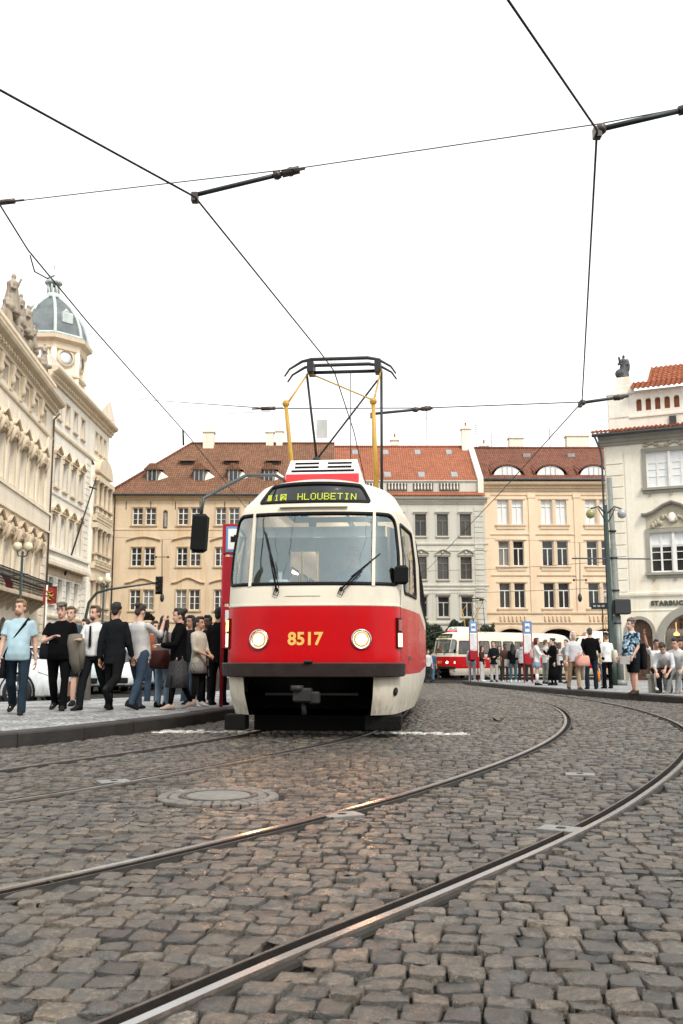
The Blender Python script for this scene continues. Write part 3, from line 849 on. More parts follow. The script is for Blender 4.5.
    rings = [[(-w, y, z) for (y, z), w in zip(prof, wd)], [(w, y, z) for (y, z), w in zip(prof, wd)]]
    rb.stack(rings, True, False); box = rb.build('roof_box', M_white, t)
    m = MB(); m.stack([[(-.485, y0 - .012, 3.21), (-.485, y0 + .012, 3.33), (-.485, y0 + .03, 3.33), (-.485, y0 + .03, 3.21)], [(.485, y0 - .012, 3.21), (.485, y0 + .012, 3.33), (.485, y0 + .03, 3.33), (.485, y0 + .03, 3.21)]], True, False)
    m.build('red_band', pm('roof_red', (.72, .02, .03), .4), box)
    m = MB()
    for zz, yy in ((3.38, y0 + .052), (3.44, y0 + .098), (3.50, y0 + .146)):
        for xa, xb in (((-.38, -.06), (.06, .38)) if zz > 3.385 else ((-.42, .42),)):
            m.box(xa, yy, zz - .013, xb, yy + .05, zz + .013)
    m.build('vent_slots', M_black, box)
    # pantograph: two ochre lower arms leaning, thin upper frame, double contact bow
    pan = empty('pantograph', (0, 0, 0)); pan.parent = t
    yb = 3.7
    def part(name, mat, f):
        mm = MB(); f(mm); return mm.build(name, mat, pan)
    part('base_frame', M_dark, lambda q: (q.box(-.75, yb - .55, 3.10, .75, yb - .47, 3.18), q.box(-.75, yb + .47, 3.10, .75, yb + .55, 3.18), q.box(-.80, yb - .55, 3.10, -.72, yb + .55, 3.18), q.box(.72, yb - .55, 3.10, .80, yb + .55, 3.18), q.cyl((-.5, yb - .5, 3.02), (-.5, yb - .5, 3.12), .06), q.cyl((.5, yb - .5, 3.02), (.5, yb - .5, 3.12), .06), q.cyl((-.5, yb + .5, 3.02), (-.5, yb + .5, 3.12), .06), q.cyl((.5, yb + .5, 3.02), (.5, yb + .5, 3.12), .06)))
    kz, tz = 4.80, 5.47
    for xx, kx, tx in ((-.66, -.80, -.50), (.60, .56, .66)):
        part('lower_arm', M_ochre, lambda q: (q.tube([(xx, yb - .25, 3.15), (kx, yb - .5, kz)], [.04, .03], 8), q.ell((kx, yb - .5, kz + .03), (.06, .06, .06), 8, 6)))
        part('upper_arm', M_ochre, lambda q: q.tube([(kx, yb - .5, kz), (tx, yb - .05, tz)], [.018, .014], 6))
    part('cross_brace', M_ochre, lambda q: q.tube([(-.50, yb - .05, tz - .02), (.56, yb - .5, kz + .05)], .014, 6))
    part('rear_strut', M_pan, lambda q: (q.tube([(-.40, yb + .2, 4.08), (-.55, yb + .05, tz)], .02, 6), q.tube([(.64, yb + .3, 3.2), (.66, yb + .05, tz)], .022, 6), q.tube([(-.40, yb + .2, 4.08), (.60, yb + .1, tz - .12)], .016, 6), q.tube([(.16, yb + .1, 3.2), (.16, yb + .05, tz)], .007, 5), q.ell((-.40, yb + .2, 4.08), (.07, .07, .05), 8, 6), q.tube([(-.40, yb + .2, 4.08), (-.48, yb + .2, 3.2)], .03, 6), q.tube([(-.40, yb + .2, 4.08), (-.30, yb + .2, 3.2)], .03, 6)))
    part('warning_plate', pm('pale_plate', (.55, .56, .55), .6), lambda q: q.box(-.40, yb + .12, 4.42, -.22, yb + .135, 4.72))
    for dy in (-.16, .16):
        part('contact_bow', M_pan, lambda q: q.tube([(-.88, yb + dy, tz - .10), (-.80, yb + dy, tz + .02), (-.6, yb + dy, tz + .14), (-.45, yb + dy, tz + .17), (.45, yb + dy, tz + .17), (.62, yb + dy, tz + .14), (.82, yb + dy, tz + .02), (.90, yb + dy, tz - .10)], [.014, .018, .024, .03, .03, .024, .018, .014], 6))
    part('head_bar', M_pan, lambda q: (q.tube([(-.52, yb, tz), (.68, yb, tz)], .03, 8), q.box(-.52, yb - .18, tz - .02, -.42, yb + .18, tz + .15), q.box(.56, yb - .18, tz - .02, .66, yb + .18, tz + .15)))
    # mirrors
    m = MB(); m.tube([(-.48, 1.3, 3.12), (-.50, 1.2, 3.24), (-.58, 1.0, 3.27), (-.82, .25, 3.13), (-1.21, -.30, 2.76), (-1.225, -.34, 2.56)], [.02, .022, .022, .022, .02, .02], 8)
    mr = m.build('wing_mirror', pm('mirror_arm_paint', (.05, .065, .07), .4, .3), t)
    m = MB(); m.T = Matrix.Translation((-1.225, -.38, 2.34)) @ Matrix.Rotation(R(3), 4, 'Y'); m.box(-.088, -.05, -.225, .088, .06, .225, .035); m.build('mirror_housing', M_black, mr)
    m = MB(); p = SN(s_of_x(1.065), 1.84, 0); m.tube([p, p + Vector((.05, -.16, .0)), p + Vector((.03, -.2, .05))], .015, 6)
    mr = m.build('wing_mirror', M_black, t)
    m = MB(); q = p + Vector((.0, -.24, .06)); m.box(q.x - .075, q.y - .04, q.z - .11, q.x + .085, q.y + .05, q.z + .12, .03); m.build('mirror_housing', M_black, mr)
    # underframe: dark floor pan, coupler, life guard boards and a light-blocking middle board, wheels
    m = MB(); m.box(-.92, 1.1, .42, .92, 13.0, .86); m.box(-.95, .9, .22, .95, 1.0, .5); m.box(-1.0, 5.6, .2, 1.0, 8.2, .5)
    m.build('underframe', M_dark, t)
    m = MB(); m.box(-1.04, .28, .08, -.80, .56, .26, .01); m.box(.62, .36, .08, 1.04, .9, .25, .01); m.box(-.8, .9, .035, .65, .96, .3);  # middle board shaped down to the road to block light underneath
    for i in range(4): m.ell((.72 + i * .1, .295, .19), .012, 6, 5)
    m.build('guard_and_light_stop', pm('guard_iron', (.006, .006, .006), .8, 0, .15), t)
    m = MB(); m.tube([(-.06, .6, .50), (-.06, -.02, .50)], .045, 8); m.box(-.17, -.10, .42, .04, .06, .58, .02); m.lathe([(.0, .0), (.075, .0), (.075, .06), (.0, .06)], c=(-.13, -.06, .55), n=12); m.box(.0, -.08, .40, .13, .04, .54, .02)
    m.tube([(-.06, -.0, .42), (-.05, .0, .28)], .03, 6); m.tube([(-.55, .25, .5), (.55, .25, .5)], .018, 6)
    m.build('coupler', pm('coupler_iron', (.03, .03, .03), .6, .2, .3), t)
    for yb_ in (3.8, 10.2):
        for yy in (-.95, .95):
            for sx in (-1, 1):
                m = MB(); T = Matrix.Translation((sx * .7175, yb_ + yy, .35)) @ Matrix.Rotation(R(90), 4, 'Y'); m.T = T
                m.lathe([(0, -.06), (.33, -.06), (.35, -.03), (.345, .05), (.0, .05)], n=24); m.build('wheel', M_dark, t)
    # interior
    m = MB(); m.box(-1.15, 1.0, .90, 1.15, 13.0, .94); m.build('cabin_floor', pm('floor_rubber', (.10, .11, .11), .7), t)
    m = MB(); m.stack([[(-.98, .75, 1.30), (-.98, .62, 1.74), (-.98, .9, 1.80), (-.98, 1.1, 1.66)], [(.98, .75, 1.30), (.98, .62, 1.74), (.98, .9, 1.80), (.98, 1.1, 1.66)]], True, False); m.box(-.5, .9, .94, .9, 1.05, 1.4)
    m.box(-.62, .82, 1.78, -.38, 1.05, 1.9, .02); m.tube([(-.5, .95, 1.88), (-.5, .95, 2.0)], .03, 8)
    m.build('dashboard', M_teal, t)
    # cab partition: panels around a door window
    m = MB(); yp = 2.35
    m.box(-1.12, yp, .94, 1.12, yp + .04, 1.75); m.box(-1.12, yp, 2.42, 1.12, yp + .04, 2.62); m.box(-1.12, yp, 1.75, -.62, yp + .04, 2.42); m.box(-.18, yp, 1.75, 1.12, yp + .04, 2.42)
    m.box(-.62, yp, 1.75, -.58, yp + .04, 2.42)
    m.build('cab_partition', M_teal, t)
    m = MB(); m.box(-.80, .80, 2.43, .85, .84, 2.56); m.build('sun_blind', pm('sun_blind_cloth', (.72, .80, .80), .8), t)
    m = MB(); m.box(.15, 1.75, .94, .60, 2.2, 1.40, .03); m.box(.15, 2.12, 1.38, .60, 2.24, 2.08, .05); m.build('driver_seat', pm('driver_seat_cloth', (.05, .06, .07), .9), t)
    for i in range(9):
        for sx in (-.78, .78):
            m = MB(); y = 3.2 + i * 1.05; m.box(sx - .21, y, 1.30, sx + .21, y + .42, 1.36, .02); m.box(sx - .21, y + .38, 1.34, sx + .21, y + .44, 1.85, .02); m.box(sx - .04, y + .1, .94, sx + .04, y + .3, 1.3)
            m.build('passenger_seat', M_seat, t)
    m = MB()
    for sx in (-.5, .5):
        m.tube([(sx, 2.6, 2.68), (sx, 12.6, 2.68)], .018, 6)
        for y in np.arange(3, 12.5, 1.9): m.tube([(sx, y, .94), (sx, y, 2.72)], .018, 6)
    m.build('grab_rail', pm('grab_rail_paint', (.6, .45, .08), .4), t)
    for sx in (-.35, .35):
        m = MB(); m.box(sx - .06, 2.8, 2.78, sx + .06, 12.4, 2.82); m.build('saloon_fill_strip', emit('saloon_fill_strip', (1, .82, .58), 4), t)  # glowing ceiling strips added to brighten the interior behind the glass
    # curtain behind the right corner pane
    m = MB(); N = 26
    top = [(.88 + .12 * k / N, .55 + .35 * k / N + .022 * math.sin(k * 1.9), 2.52) for k in range(N + 1)]; bot = [(.92 + .10 * (k / N), .66 + .30 * k / N + .028 * math.sin(k * 1.9 + .4), 1.62) for k in range(N + 1)]
    m.add(top + bot, [(k, k + 1, N + 2 + k, N + 1 + k) for k in range(N)], True); m.build('cab_curtain', pm('curtain_cloth', (.34, .31, .27), .9), t)
    return t
TRAM_LOC = Vector((-.375, 11.1, -.012)); TRAM_RZ = R(-5.5)
tram = make_tram(TRAM_LOC, TRAM_RZ, 'red and cream tram with lit headlights, nearest the viewer, raised pantograph on its roof', '8517')
# ================================================================== BUILDINGS
# every building is an Empty at its ground line; local x runs along the front, local y goes into the house, z up
P_cream = plaster('plaster_cream', (.74, .66, .53), amt=.45)
P_white = plaster('plaster_white', (.78, .74, .65), amt=.42)
P_beige = plaster('plaster_beige', (.67, .53, .37), stain=(.36, .26, .16), amt=.75)
P_grey = plaster('plaster_grey', (.55, .53, .47), amt=.5)
P_orange = plaster('plaster_orange', (.76, .60, .43), stain=(.40, .35, .30), amt=.5)
P_stone = plaster('stone_trim', (.52, .46, .36), amt=.5)
P_ivory = plaster('plaster_ivory', (.76, .71, .60), amt=.5)
P_greystone = plaster('grey_stone', (.30, .285, .25), amt=.5)
P_tan = plaster('trim_tan', (.56, .42, .26), amt=.35)
P_orangetrim = plaster('trim_orange', (.66, .51, .36), amt=.3)
M_frame = pm('window_frame_white', (.74, .73, .70), .5, 0, .4, .08)
M_framedark = pm('window_frame_dark', (.14, .12, .10), .5)
M_framegrey = pm('window_frame_grey', (.42, .43, .42), .5)
def panemat(name, col, rough=.06, amt=.3, lt=(.12, .13, .13)):
    t = NT(name); c = t.coord((1, 1, .4)); f = t.noise(c, .8, 4, .6)
    k = t.mix(col, lt, t.math('MULTIPLY', t.ramp(f, [(.5, 0), (.62, 1)]), amt))
    t.principled(k, rough, 0, .5); return t.m
M_pane = panemat('window_pane', (.022, .022, .022))
M_panelight = panemat('window_pane_curtain', (.06, .057, .05), .08, .7, (.20, .19, .17))
M_blind_sky = panemat('blind_and_sky_white', (.72, .73, .73), .3, .5, (.60, .62, .63))  # white blinds; also stands for sky mirrored in the orange house's top row
M_lead = pm('lead_flashing', (.07, .075, .08), .6, .2)
M_pipe = pm('downpipe_paint', (.12, .08, .06), .6, .2)
T_brown = tiles('roof_brown', (.26, .125, .072), (.165, .088, .055))
T_orange = tiles('roof_orange', (.40, .145, .08), (.31, .115, .065))
T_rust = tiles('roof_rust', (.24, .095, .06), (.16, .068, .045))
T_side = tiles('roof_rust_side', (.24, .095, .06), (.16, .068, .045), axis='y')
T_brownside = tiles('roof_brown_side', (.26, .125, .072), (.165, .088, .055), axis='y')
M_iron = pm('black_iron', (.018, .018, .018), .6, .3)

def wall(mb, u0, u1, z0, z1, ops, y=0.0, rev=.22):
    """front wall with rectangular openings (ua,ub,za,zb) and their reveals; an opening with a 5th item is arched (semi-ellipse of that rise)"""
    us = sorted({u0, u1} | {o[0] for o in ops} | {o[1] for o in ops}); zs = sorted({z0, z1} | {o[2] for o in ops} | {o[3] for o in ops})
    for a, b in zip(us[:-1], us[1:]):
        for c, d in zip(zs[:-1], zs[1:]):
            um, zm = (a + b) / 2, (c + d) / 2
            if any(o[0] < um < o[1] and o[2] < zm < o[3] for o in ops): continue
            mb.quad((a, y, c), (b, y, c), (b, y, d), (a, y, d))
    for o in ops:
        a, b, c, d = o[:4]; r = y + rev
        mb.quad((a, y, c), (a, r, c), (a, r, d), (a, y, d)); mb.quad((b, y, c), (b, y, d), (b, r, d), (b, r, c))
        mb.quad((a, y, c), (b, y, c), (b, r, c), (a, r, c))
        if len(o) > 4 and o[4]:
            n = 14; cx, w, h = (a + b) / 2, (b - a) / 2, o[4]
            arc = [(cx - w * math.cos(math.pi * k / n), d - h + h * math.sin(math.pi * k / n)) for k in range(n + 1)]
            for k in range(n):
                (p, q), (s_, t) = arc[k], arc[k + 1]
                mb.quad((p, y, q), (s_, y, t), (s_, y, d), (p, y, d)); mb.quad((p, y, q), (p, r, q), (s_, r, t), (s_, y, t))
        else: mb.quad((a, y, d), (a, r, d), (b, r, d), (b, y, d))
_WC = {}; WR = random.Random(12)
M_panecurt = panemat('window_pane_net', (.22, .21, .19), .12, .7, (.10, .10, .09))
def window(par, u, z, w, h, style='cross', frame=None, pane=None, y=.0, rev=.16, hood=None, sill=True, trim=None, surround=0, blind=None):
    """one window: frame and bars (part) > pane, hood, sill, surround (sub-parts); u,z = lower left corner of the opening"""
    frame = frame or M_frame; pane = pane or M_pane
    if pane is M_pane and not blind and WR.random() < .35: pane = M_panelight if WR.random() < .7 else M_panecurt
    trim = trim or P_stone
    key = (round(w, 2), round(h, 2), style, frame.name)
    if key not in _WC:
        m = MB(); f = .07
        def bar(a, b, c, d, dy=0): m.box(a, dy, b, c, dy + .06, d)
        bar(0, 0, f, h); bar(w - f, 0, w, h); bar(f, 0, w - f, f); bar(f, h - f, w - f, h)
        if style == 'cross':
            bar(w / 2 - .045, f, w / 2 + .045, h - f, -.012); bar(f, h * .64, w / 2 - .045, h * .64 + .07, -.006); bar(w / 2 + .045, h * .64, w - f, h * .64 + .07, -.006)
            for q in (.32,):
                bar(f, h * q, w / 2 - .045, h * q + .03); bar(w / 2 + .045, h * q, w - f, h * q + .03)
        elif style == 't':
            bar(f, h * .68, w - f, h * .68 + .08, -.006); bar(w / 2 - .045, f, w / 2 + .045, h * .68, -.012)
        elif style == 'tall':
            bar(w / 2 - .05, f, w / 2 + .05, h - f, -.012); bar(f, h * .72, w / 2 - .05, h * .72 + .07, -.006); bar(w / 2 + .05, h * .72, w - f, h * .72 + .07, -.006)
        elif style == 'six':
            bar(w / 2 - .05, f, w / 2 + .05, h - f, -.012)
            for q in (.3, .5, .68):
                bar(f, h * q, w / 2 - .05, h * q + (.09 if q > .6 else .04)); bar(w / 2 + .05, h * q, w - f, h * q + (.09 if q > .6 else .04))
        _WC[key] = (m.mesh('window', frame), {})
    me, sub = _WC[key]
    o = link('window', me, par, (u, y + rev - .03, z))
    pk = pane.name
    if pk not in sub:
        m = MB(); m.box(.03, .065, .03, w - .03, .09, h - .03); sub[pk] = m.mesh('pane', pane)
    link('pane', sub[pk], o)
    if blind:
        bk = ('blind', blind)
        if bk not in sub:
            m = MB(); m.box(.05, .03, h * (1 - blind), w - .05, .05, h - .05); sub[bk] = m.mesh('blind', M_blind_sky)
        link('blind', sub[bk], o)
    Y = -(rev - .03)     # wall face in the window's own frame
    if sill:
        sk = ('sill', trim.name)
        if sk not in sub:
            m = MB(); m.box(-.10, Y - .14, -.12, w + .10, Y + .05, -.003); m.box(-.05, Y - .07, -.2, w + .05, Y + .02, -.12); sub[sk] = m.mesh('sill', trim)
        link('sill', sub[sk], o)
    if surround:
        sk = ('sur', trim.name, surround)
        if sk not in sub:
            m = MB(); s = surround; m.box(-s, Y - .05, 0, -.003, Y + .02, h); m.box(w + .003, Y - .05, 0, w + s, Y + .02, h); m.box(-s, Y - .055, h + .003, w + s, Y + .02, h + s); sub[sk] = m.mesh('surround', trim)
        link('surround', sub[sk], o)
    if hood:
        sk = (hood, trim.name)
        if sk not in sub: sub[sk] = hood_mesh(hood, w, h, Y, trim)
        link('window_hood', sub[sk], o)
    return o
def hood_mesh(kind, w, h, Y, trim):
    m = MB(); z = h + .16
    def arcband(x0, x1, zb, rise, th, d, n=14, shape='seg'):
        lo = []; 
        for k in range(n + 1):
            t = k / n; x = x0 + (x1 - x0) * t
            if shape == 'seg': q = math.sin(math.pi * t) * rise
            elif shape == 'tri': q = (1 - abs(2 * t - 1)) * rise
            elif shape == 'ogee': q = rise * (.5 - .5 * math.cos(2 * math.pi * t)) ** 1.3
            else: q = 0
            lo.append((x, zb + q))
        rings = [[(x, Y + .02, q), (x, Y - d, q + .02), (x, Y - d - .05, q + th * .7), (x, Y - d - .05, q + th), (x, Y + .02, q + th)] for x, q in lo]
        m.stack(rings, True, False)
    if kind == 'cornice': m.box(-.14, Y - .2, z, w + .14, Y + .02, z + .1); m.box(-.08, Y - .1, z - .12, w + .08, Y + .02, z)
    elif kind == 'seg': arcband(-.2, w + .2, z + .05, .34, .14, .2); m.box(-.2, Y - .16, z - .03, w + .2, Y + .02, z + .05); m.ell((w / 2, Y - .08, z + .22), (.16, .1, .14), 8, 6)
    elif kind == 'tri':
        arcband(-.2, w + .2, z + .05, .42, .12, .22, 8, 'tri'); m.box(-.2, Y - .18, z - .03, w + .2, Y + .02, z + .05); m.ell((w / 2, Y - .06, z + .2), (.14, .1, .12), 8, 6)
        for x in (-.08, w + .08): m.box(x - .07, Y - .12, z - .35, x + .07, Y + .02, z - .03)
    elif kind == 'ogee': arcband(-.25, w + .25, z + .15, .42, .12, .12, 20, 'ogee')
    elif kind == 'seglow': arcband(-.3, w + .3, z + .15, .3, .12, .12, 16, 'seg')
    elif kind == 'trilow': arcband(-.3, w + .3, z + .15, .36, .12, .12, 12, 'ogee')
    elif kind == 'baroque':
        # scrolls, a shell and drooping leaf work above the opening
        arcband(-.25, w + .25, z + .42, .38, .14, .26, 14, 'ogee')
        rr = random.Random(3)
        for x in (-.12, w + .12):
            m.tube([(x, Y - .05, z - .5), (x + (.03 if x < 0 else -.03), Y - .2, z - .1), (x, Y - .28, z + .25), (x + (.14 if x < 0 else -.14), Y - .2, z + .38)], [.07, .11, .13, .06], 8)
            m.ell((x, Y - .2, z + .30), (.16, .14, .16), 8, 6)
        m.ell((w / 2, Y - .16, z + .30), (.24, .16, .3), 10, 7)
        for k in range(12):
            m.ell((w / 2 + (k - 5.5) * w * .075, Y - .1 - .08 * rr.random(), z + .14 + .16 * math.sin(k * 2.1) + .1 * rr.random()), (.09 + .05 * rr.random(), .1, .1 + .06 * rr.random()), 7, 5)
        m.box(-.2, Y - .08, z - .1, w + .2, Y + .02, z + .02)
    return m.mesh('window_hood', trim)
CORN = [(0.02, 0), (-.12, 0), (-.14, .12), (-.24, .2), (-.26, .34), (-.5, .46), (-.56, .58), (-.56, .68), (.02, .70)]
def cornice(par, name, u0, u1, z, mat, k=1.0, dent=0, ends=True, prof=None, y=0):
    m = MB(); P = [(y + a * k, z + b * k) for a, b in (prof or CORN)]
    m.sweepx(P, u0 - (.25 * k if ends else 0), u1 + (.25 * k if ends else 0))
    if dent:
        u = u0 + dent
        while u < u1 - dent * .5:
            m.box(u - dent * .24, y - .30 * k, z + .20 * k, u + dent * .24, y - .20 * k, z + .338 * k); u += dent
    return m.build(name, mat, par)
BAND = [(.02, 0), (-.07, .02), (-.10, .1), (-.10, .2), (.02, .24)]
def blockpilaster(par, u0, u1, z0, z1, mat, step=.5, d=.06, name='quoin'):
    m = MB(); z = z0
    while z + step <= z1 + .01:
        m.box(u0, -d, z + .025, u1, .02, z + step - .025, .015); z += step
    return m.build(name, mat, par)
def baluster_row(par, u0, u1, z0, z1, mat, y=0, pitch=.3, name='balustrade'):
    m = MB(); m.box(u0, y - .14, z0, u1, y + .14, z0 + .12); m.box(u0, y - .16, z1 - .14, u1, y + .16, z1)
    u = u0 + pitch / 2
    while u < u1:
        h = z1 - z0 - .26; m.lathe([(.05, 0), (.085, h * .25), (.05, h * .55), (.04, h * .75), (.065, h)], (u, y, z0 + .12), 6); u += pitch
    return m.build(name, mat, par)
def chimney(par, u, y, z, w, d, h, mat, pots=2):
    m = MB(); m.box(u - w / 2, y - d / 2, z, u + w / 2, y + d / 2, z + h); m.box(u - w / 2 - .1, y - d / 2 - .1, z + h, u + w / 2 + .1, y + d / 2 + .1, z + h + .18, .03)
    m.box(u - w / 2 + .08, y - d / 2 + .08, z + h + .18, u + w / 2 - .08, y + d / 2 - .08, z + h + .34)
    c = m.build('chimney', mat, par)
    for k in range(pots):
        q = MB(); x = u + (k - (pots - 1) / 2) * w * .5; q.lathe([(.10, 0), (.13, .05), (.10, .1), (.09, .38), (.11, .4)], (x, y, z + h + .34), 10); q.build('chimney_pot', T_pot, c)
    return c
T_pot = pm('clay_pot', (.34, .16, .09), .8)
def side_box(par, u0, u1, dep, z0, z1, mat, name='rear_walls'):
    m = MB(); m.quad((u0, 0, z0), (u0, dep, z0), (u0, dep, z1), (u0, 0, z1)); m.quad((u1, 0, z0), (u1, 0, z1), (u1, dep, z1), (u1, dep, z0)); m.quad((u0, dep, z0), (u1, dep, z0), (u1, dep, z1), (u0, dep, z1))
    # dark back plane just behind the windows so that rooms are not open shells
    return m.build(name, mat, par)
def pipe(par, u, z0, z1, y=-.10, r=.06):
    m = MB(); m.tube([(u, y, z0), (u, y, z1 - .4), (u, y - .35, z1)], r, 8)
    for z in np.arange(z0 + 1, z1 - .5, 2.2): m.lathe([(r, -.05), (r + .02, -.04), (r + .02, .04), (r, .05)], (u, y, z), 8)
    return m.build('downpipe', M_pipe, par)

# ---- C: beige house with the long brown tiled roof, straight ahead left of the tram
def house_beige():
    X0, Y0 = -19.55, 80.0; g = zg(Y0) - .04
    r = empty('town_house', (X0, Y0, g), 0, 'old beige town house under a large brown tiled roof with dormers, behind the tram', 'building')
    L = 18.7; z0 = -g; H = 14.55 + z0       # local z = world z - g
    def Z(z): return z + z0
    pairs = [2.75, 6.62, 9.85, 13.0, 16.1]
    ops = []; rows = [(12.02, 1.5, 'none'), (8.5, 1.62, 'a'), (4.8, 1.72, 'b')]
    for zb, h, k in rows:
        for c in pairs:
            for s in (-1.0, .12): ops.append((c + s, c + s + .90, Z(zb), Z(zb) + h))
    niche = (4.35, 4.75, Z(11.7), Z(13.3)); ops.append((*niche, .2))
    for c in pairs: ops.append((c - .8, c + .9, .05, 2.9, .5))
    m = MB(); wall(m, 0, L, 0, H, ops); m.build('wall', P_beige, r)
    side_box(r, 0, L, 13, 0, H, P_beige)
    for zb, h, k in rows:
        for i, c in enumerate(pairs):
            for s in (-1.0, .12): window(r, c + s, Z(zb), .90, h, 'cross', pane=M_pane if k != 'none' else M_panelight, trim=P_tan, sill=False, surround=.08)
            m = MB(); m.box(c - 1.15, -.12, Z(zb) - .13, c + 1.17, .02, Z(zb) - .02); m.build('sill', P_tan, r)
            if k != 'none':
                kind = ['seglow', 'trilow', 'ogee'][(i + (k == 'b')) % 3] if k == 'b' else 'seglow'
                o = link('window_hood', hood_mesh(kind, 2.3, 0, 0, P_tan), r, (c - 1.14, 0, Z(zb) + h + .18))
    for c in pairs:
        m = MB(); m.box(c - .8, .19, .05, c + .9, .24, 2.9); m.build('door', M_framedark, r)
    m = MB(); m.box(niche[0], .2, niche[2], niche[1], .24, niche[3]); m.mi = 0; m.lathe([(.14, 0), (.16, .1), (.12, .5), (.14, .8), (.07, .95), (.09, 1.05), (.05, 1.2)], ((niche[0] + niche[1]) / 2, .1, niche[2] + .1), 10); m.build('niche_statue', P_greystone, r)
    # shallow string line, brackets, gutter
    cornice(r, 'string_course', 0, L, Z(11.55), P_beige, .5, prof=BAND); cornice(r, 'string_course', 0, L, Z(3.7), P_tan, .8, prof=BAND)
    cornice(r, 'eaves_cornice', 0, L, H - .42, P_tan, .6)
    for u in np.arange(1.2, L, 2.1):
        m = MB(); m.tube([(u, -.03, H - 1.2), (u, -.06, H - .5)], .03, 5); m.build('iron_anchor', M_iron, r)
    m = MB(); m.tube([(-.3, -.52, H + .02), (L + .1, -.52, H + .02)], .09, 8); m.build('gutter', M_lead, r)
    pipe(r, .25, 0, H)
    # hipped roof
    Rz = H + 6.25; ry = 7.6; hx = 5.4; e = .5
    m = MB(); a, b, c, d = (-e, -e, H), (L + .2, -e, H), (L + .2, ry, Rz), (hx, ry, Rz)
    m.mi = 0; m.quad(a, b, c, d); m.quad((-e, 2 * ry + e, H), (L + .2, 2 * ry + e, H), c, d); m.mi = 1; m.add([a, d, (-e, 2 * ry + e, H)], [(0, 1, 2)])
    m.mi = 2; m.quad((L + .2, -e, H), (L + .2, ry, Rz), (L + .2, 2 * ry + e, H), (L + .2, ry, H))
    rf = m.build('roof', [T_brown, T_brownside, P_beige], r)
    m = MB(); m.tube([(hx, ry, Rz + .03), (L + .2, ry, Rz + .03)], .13, 8); m.tube([(hx, ry, Rz + .03), (-e, -e, H + .05)], .12, 8); m.build('ridge_tiles', T_rust, rf)
    sl = (Rz - H) / (ry + e)
    def dormer(u, yy, w, h, kind):
        zb = H + (yy + e) * sl
        q = MB()
        if kind == 'big':
            q.box(u - w / 2, yy, zb - .2, u + w / 2, yy + 1.6, zb + h * .7)
            dm = q.build('dormer', M_framedark, rf)
            q = MB(); q.add([(u - w / 2 - .25, yy - .2, zb + h * .62), (u - w * .2, yy - .2, zb + h), (u + w * .2, yy - .2, zb + h), (u + w / 2 + .25, yy - .2, zb + h * .62), (u - w / 2 - .25, yy + 1.7, zb + h * .8), (u - w * .2, yy + 2.2, zb + h + .12), (u + w * .2, yy + 2.2, zb + h + .12), (u + w / 2 + .25, yy + 1.7, zb + h * .8)],
                  [(0, 1, 5, 4), (1, 2, 6, 5), (2, 3, 7, 6), (0, 1, 2, 3)]); q.build('dormer_roof', T_brown, dm)
            q = MB(); q.box(u - w * .36, yy - .03, zb, u + w * .36, yy - .001, zb + h * .6); q.build('pane', M_pane, dm)
            q = MB(); q.box(u - .03, yy - .06, zb, u + .03, yy - .03, zb + h * .6); q.box(u - w * .4, yy - .06, zb - .04, u - w * .34, yy - .03, zb + h * .62); q.box(u + w * .34, yy - .06, zb - .04, u + w * .4, yy - .03, zb + h * .62); q.build('dormer_frame', M_framegrey, dm)
            q = MB(); q.add([(u + w / 2 + .01, yy, zb), (u + w / 2 + .9, yy + .5, zb + .35), (u + w / 2 + .01, yy + .9, zb + h * .7)], [(0, 1, 2)]); q.build('cheek', P_white, dm)
        else:
            q.box(u - w / 2, yy, zb - .1, u + w / 2, yy + .8, zb + h * .55); dm = q.build('dormer', M_dormer_shadow, rf)
            q = MB(); q.add([(u - w / 2 - .3, yy - .15, zb + h * .5), (u + w / 2 + .3, yy - .15, zb + h * .5), (u + w / 2 + .2, yy + 1.2, zb + h * .5 + .62), (u - w / 2 - .2, yy + 1.2, zb + h * .5 + .62)], [(0, 1, 2, 3)]); q.build('dormer_roof', T_brown, dm)
    for u in (3.0, 7.1, 10.1, 13.2, 16.2): dormer(u, 1.6, 1.0, 1.5, 'big')
    for u in (5.6, 9.6, 13.4): dormer(u, 4.0, 1.0, .75, 'small')
    chimney(rf, 7.1, 7.2, Rz - 1.0, 1.0, .8, 1.9, P_ivory, 0); chimney(rf, 12.8, 7.6, Rz - .8, .7, .6, 1.8, P_white, 0); chimney(rf, 13.7, 7.6, Rz - .8, .6, .6, 1.9, P_white, 0)
M_dormer_shadow = pm('dormer_shadow_board', (.02, .016, .013), .9)  # near-black colour stands for the shade under the small dormer roofs
house_beige()

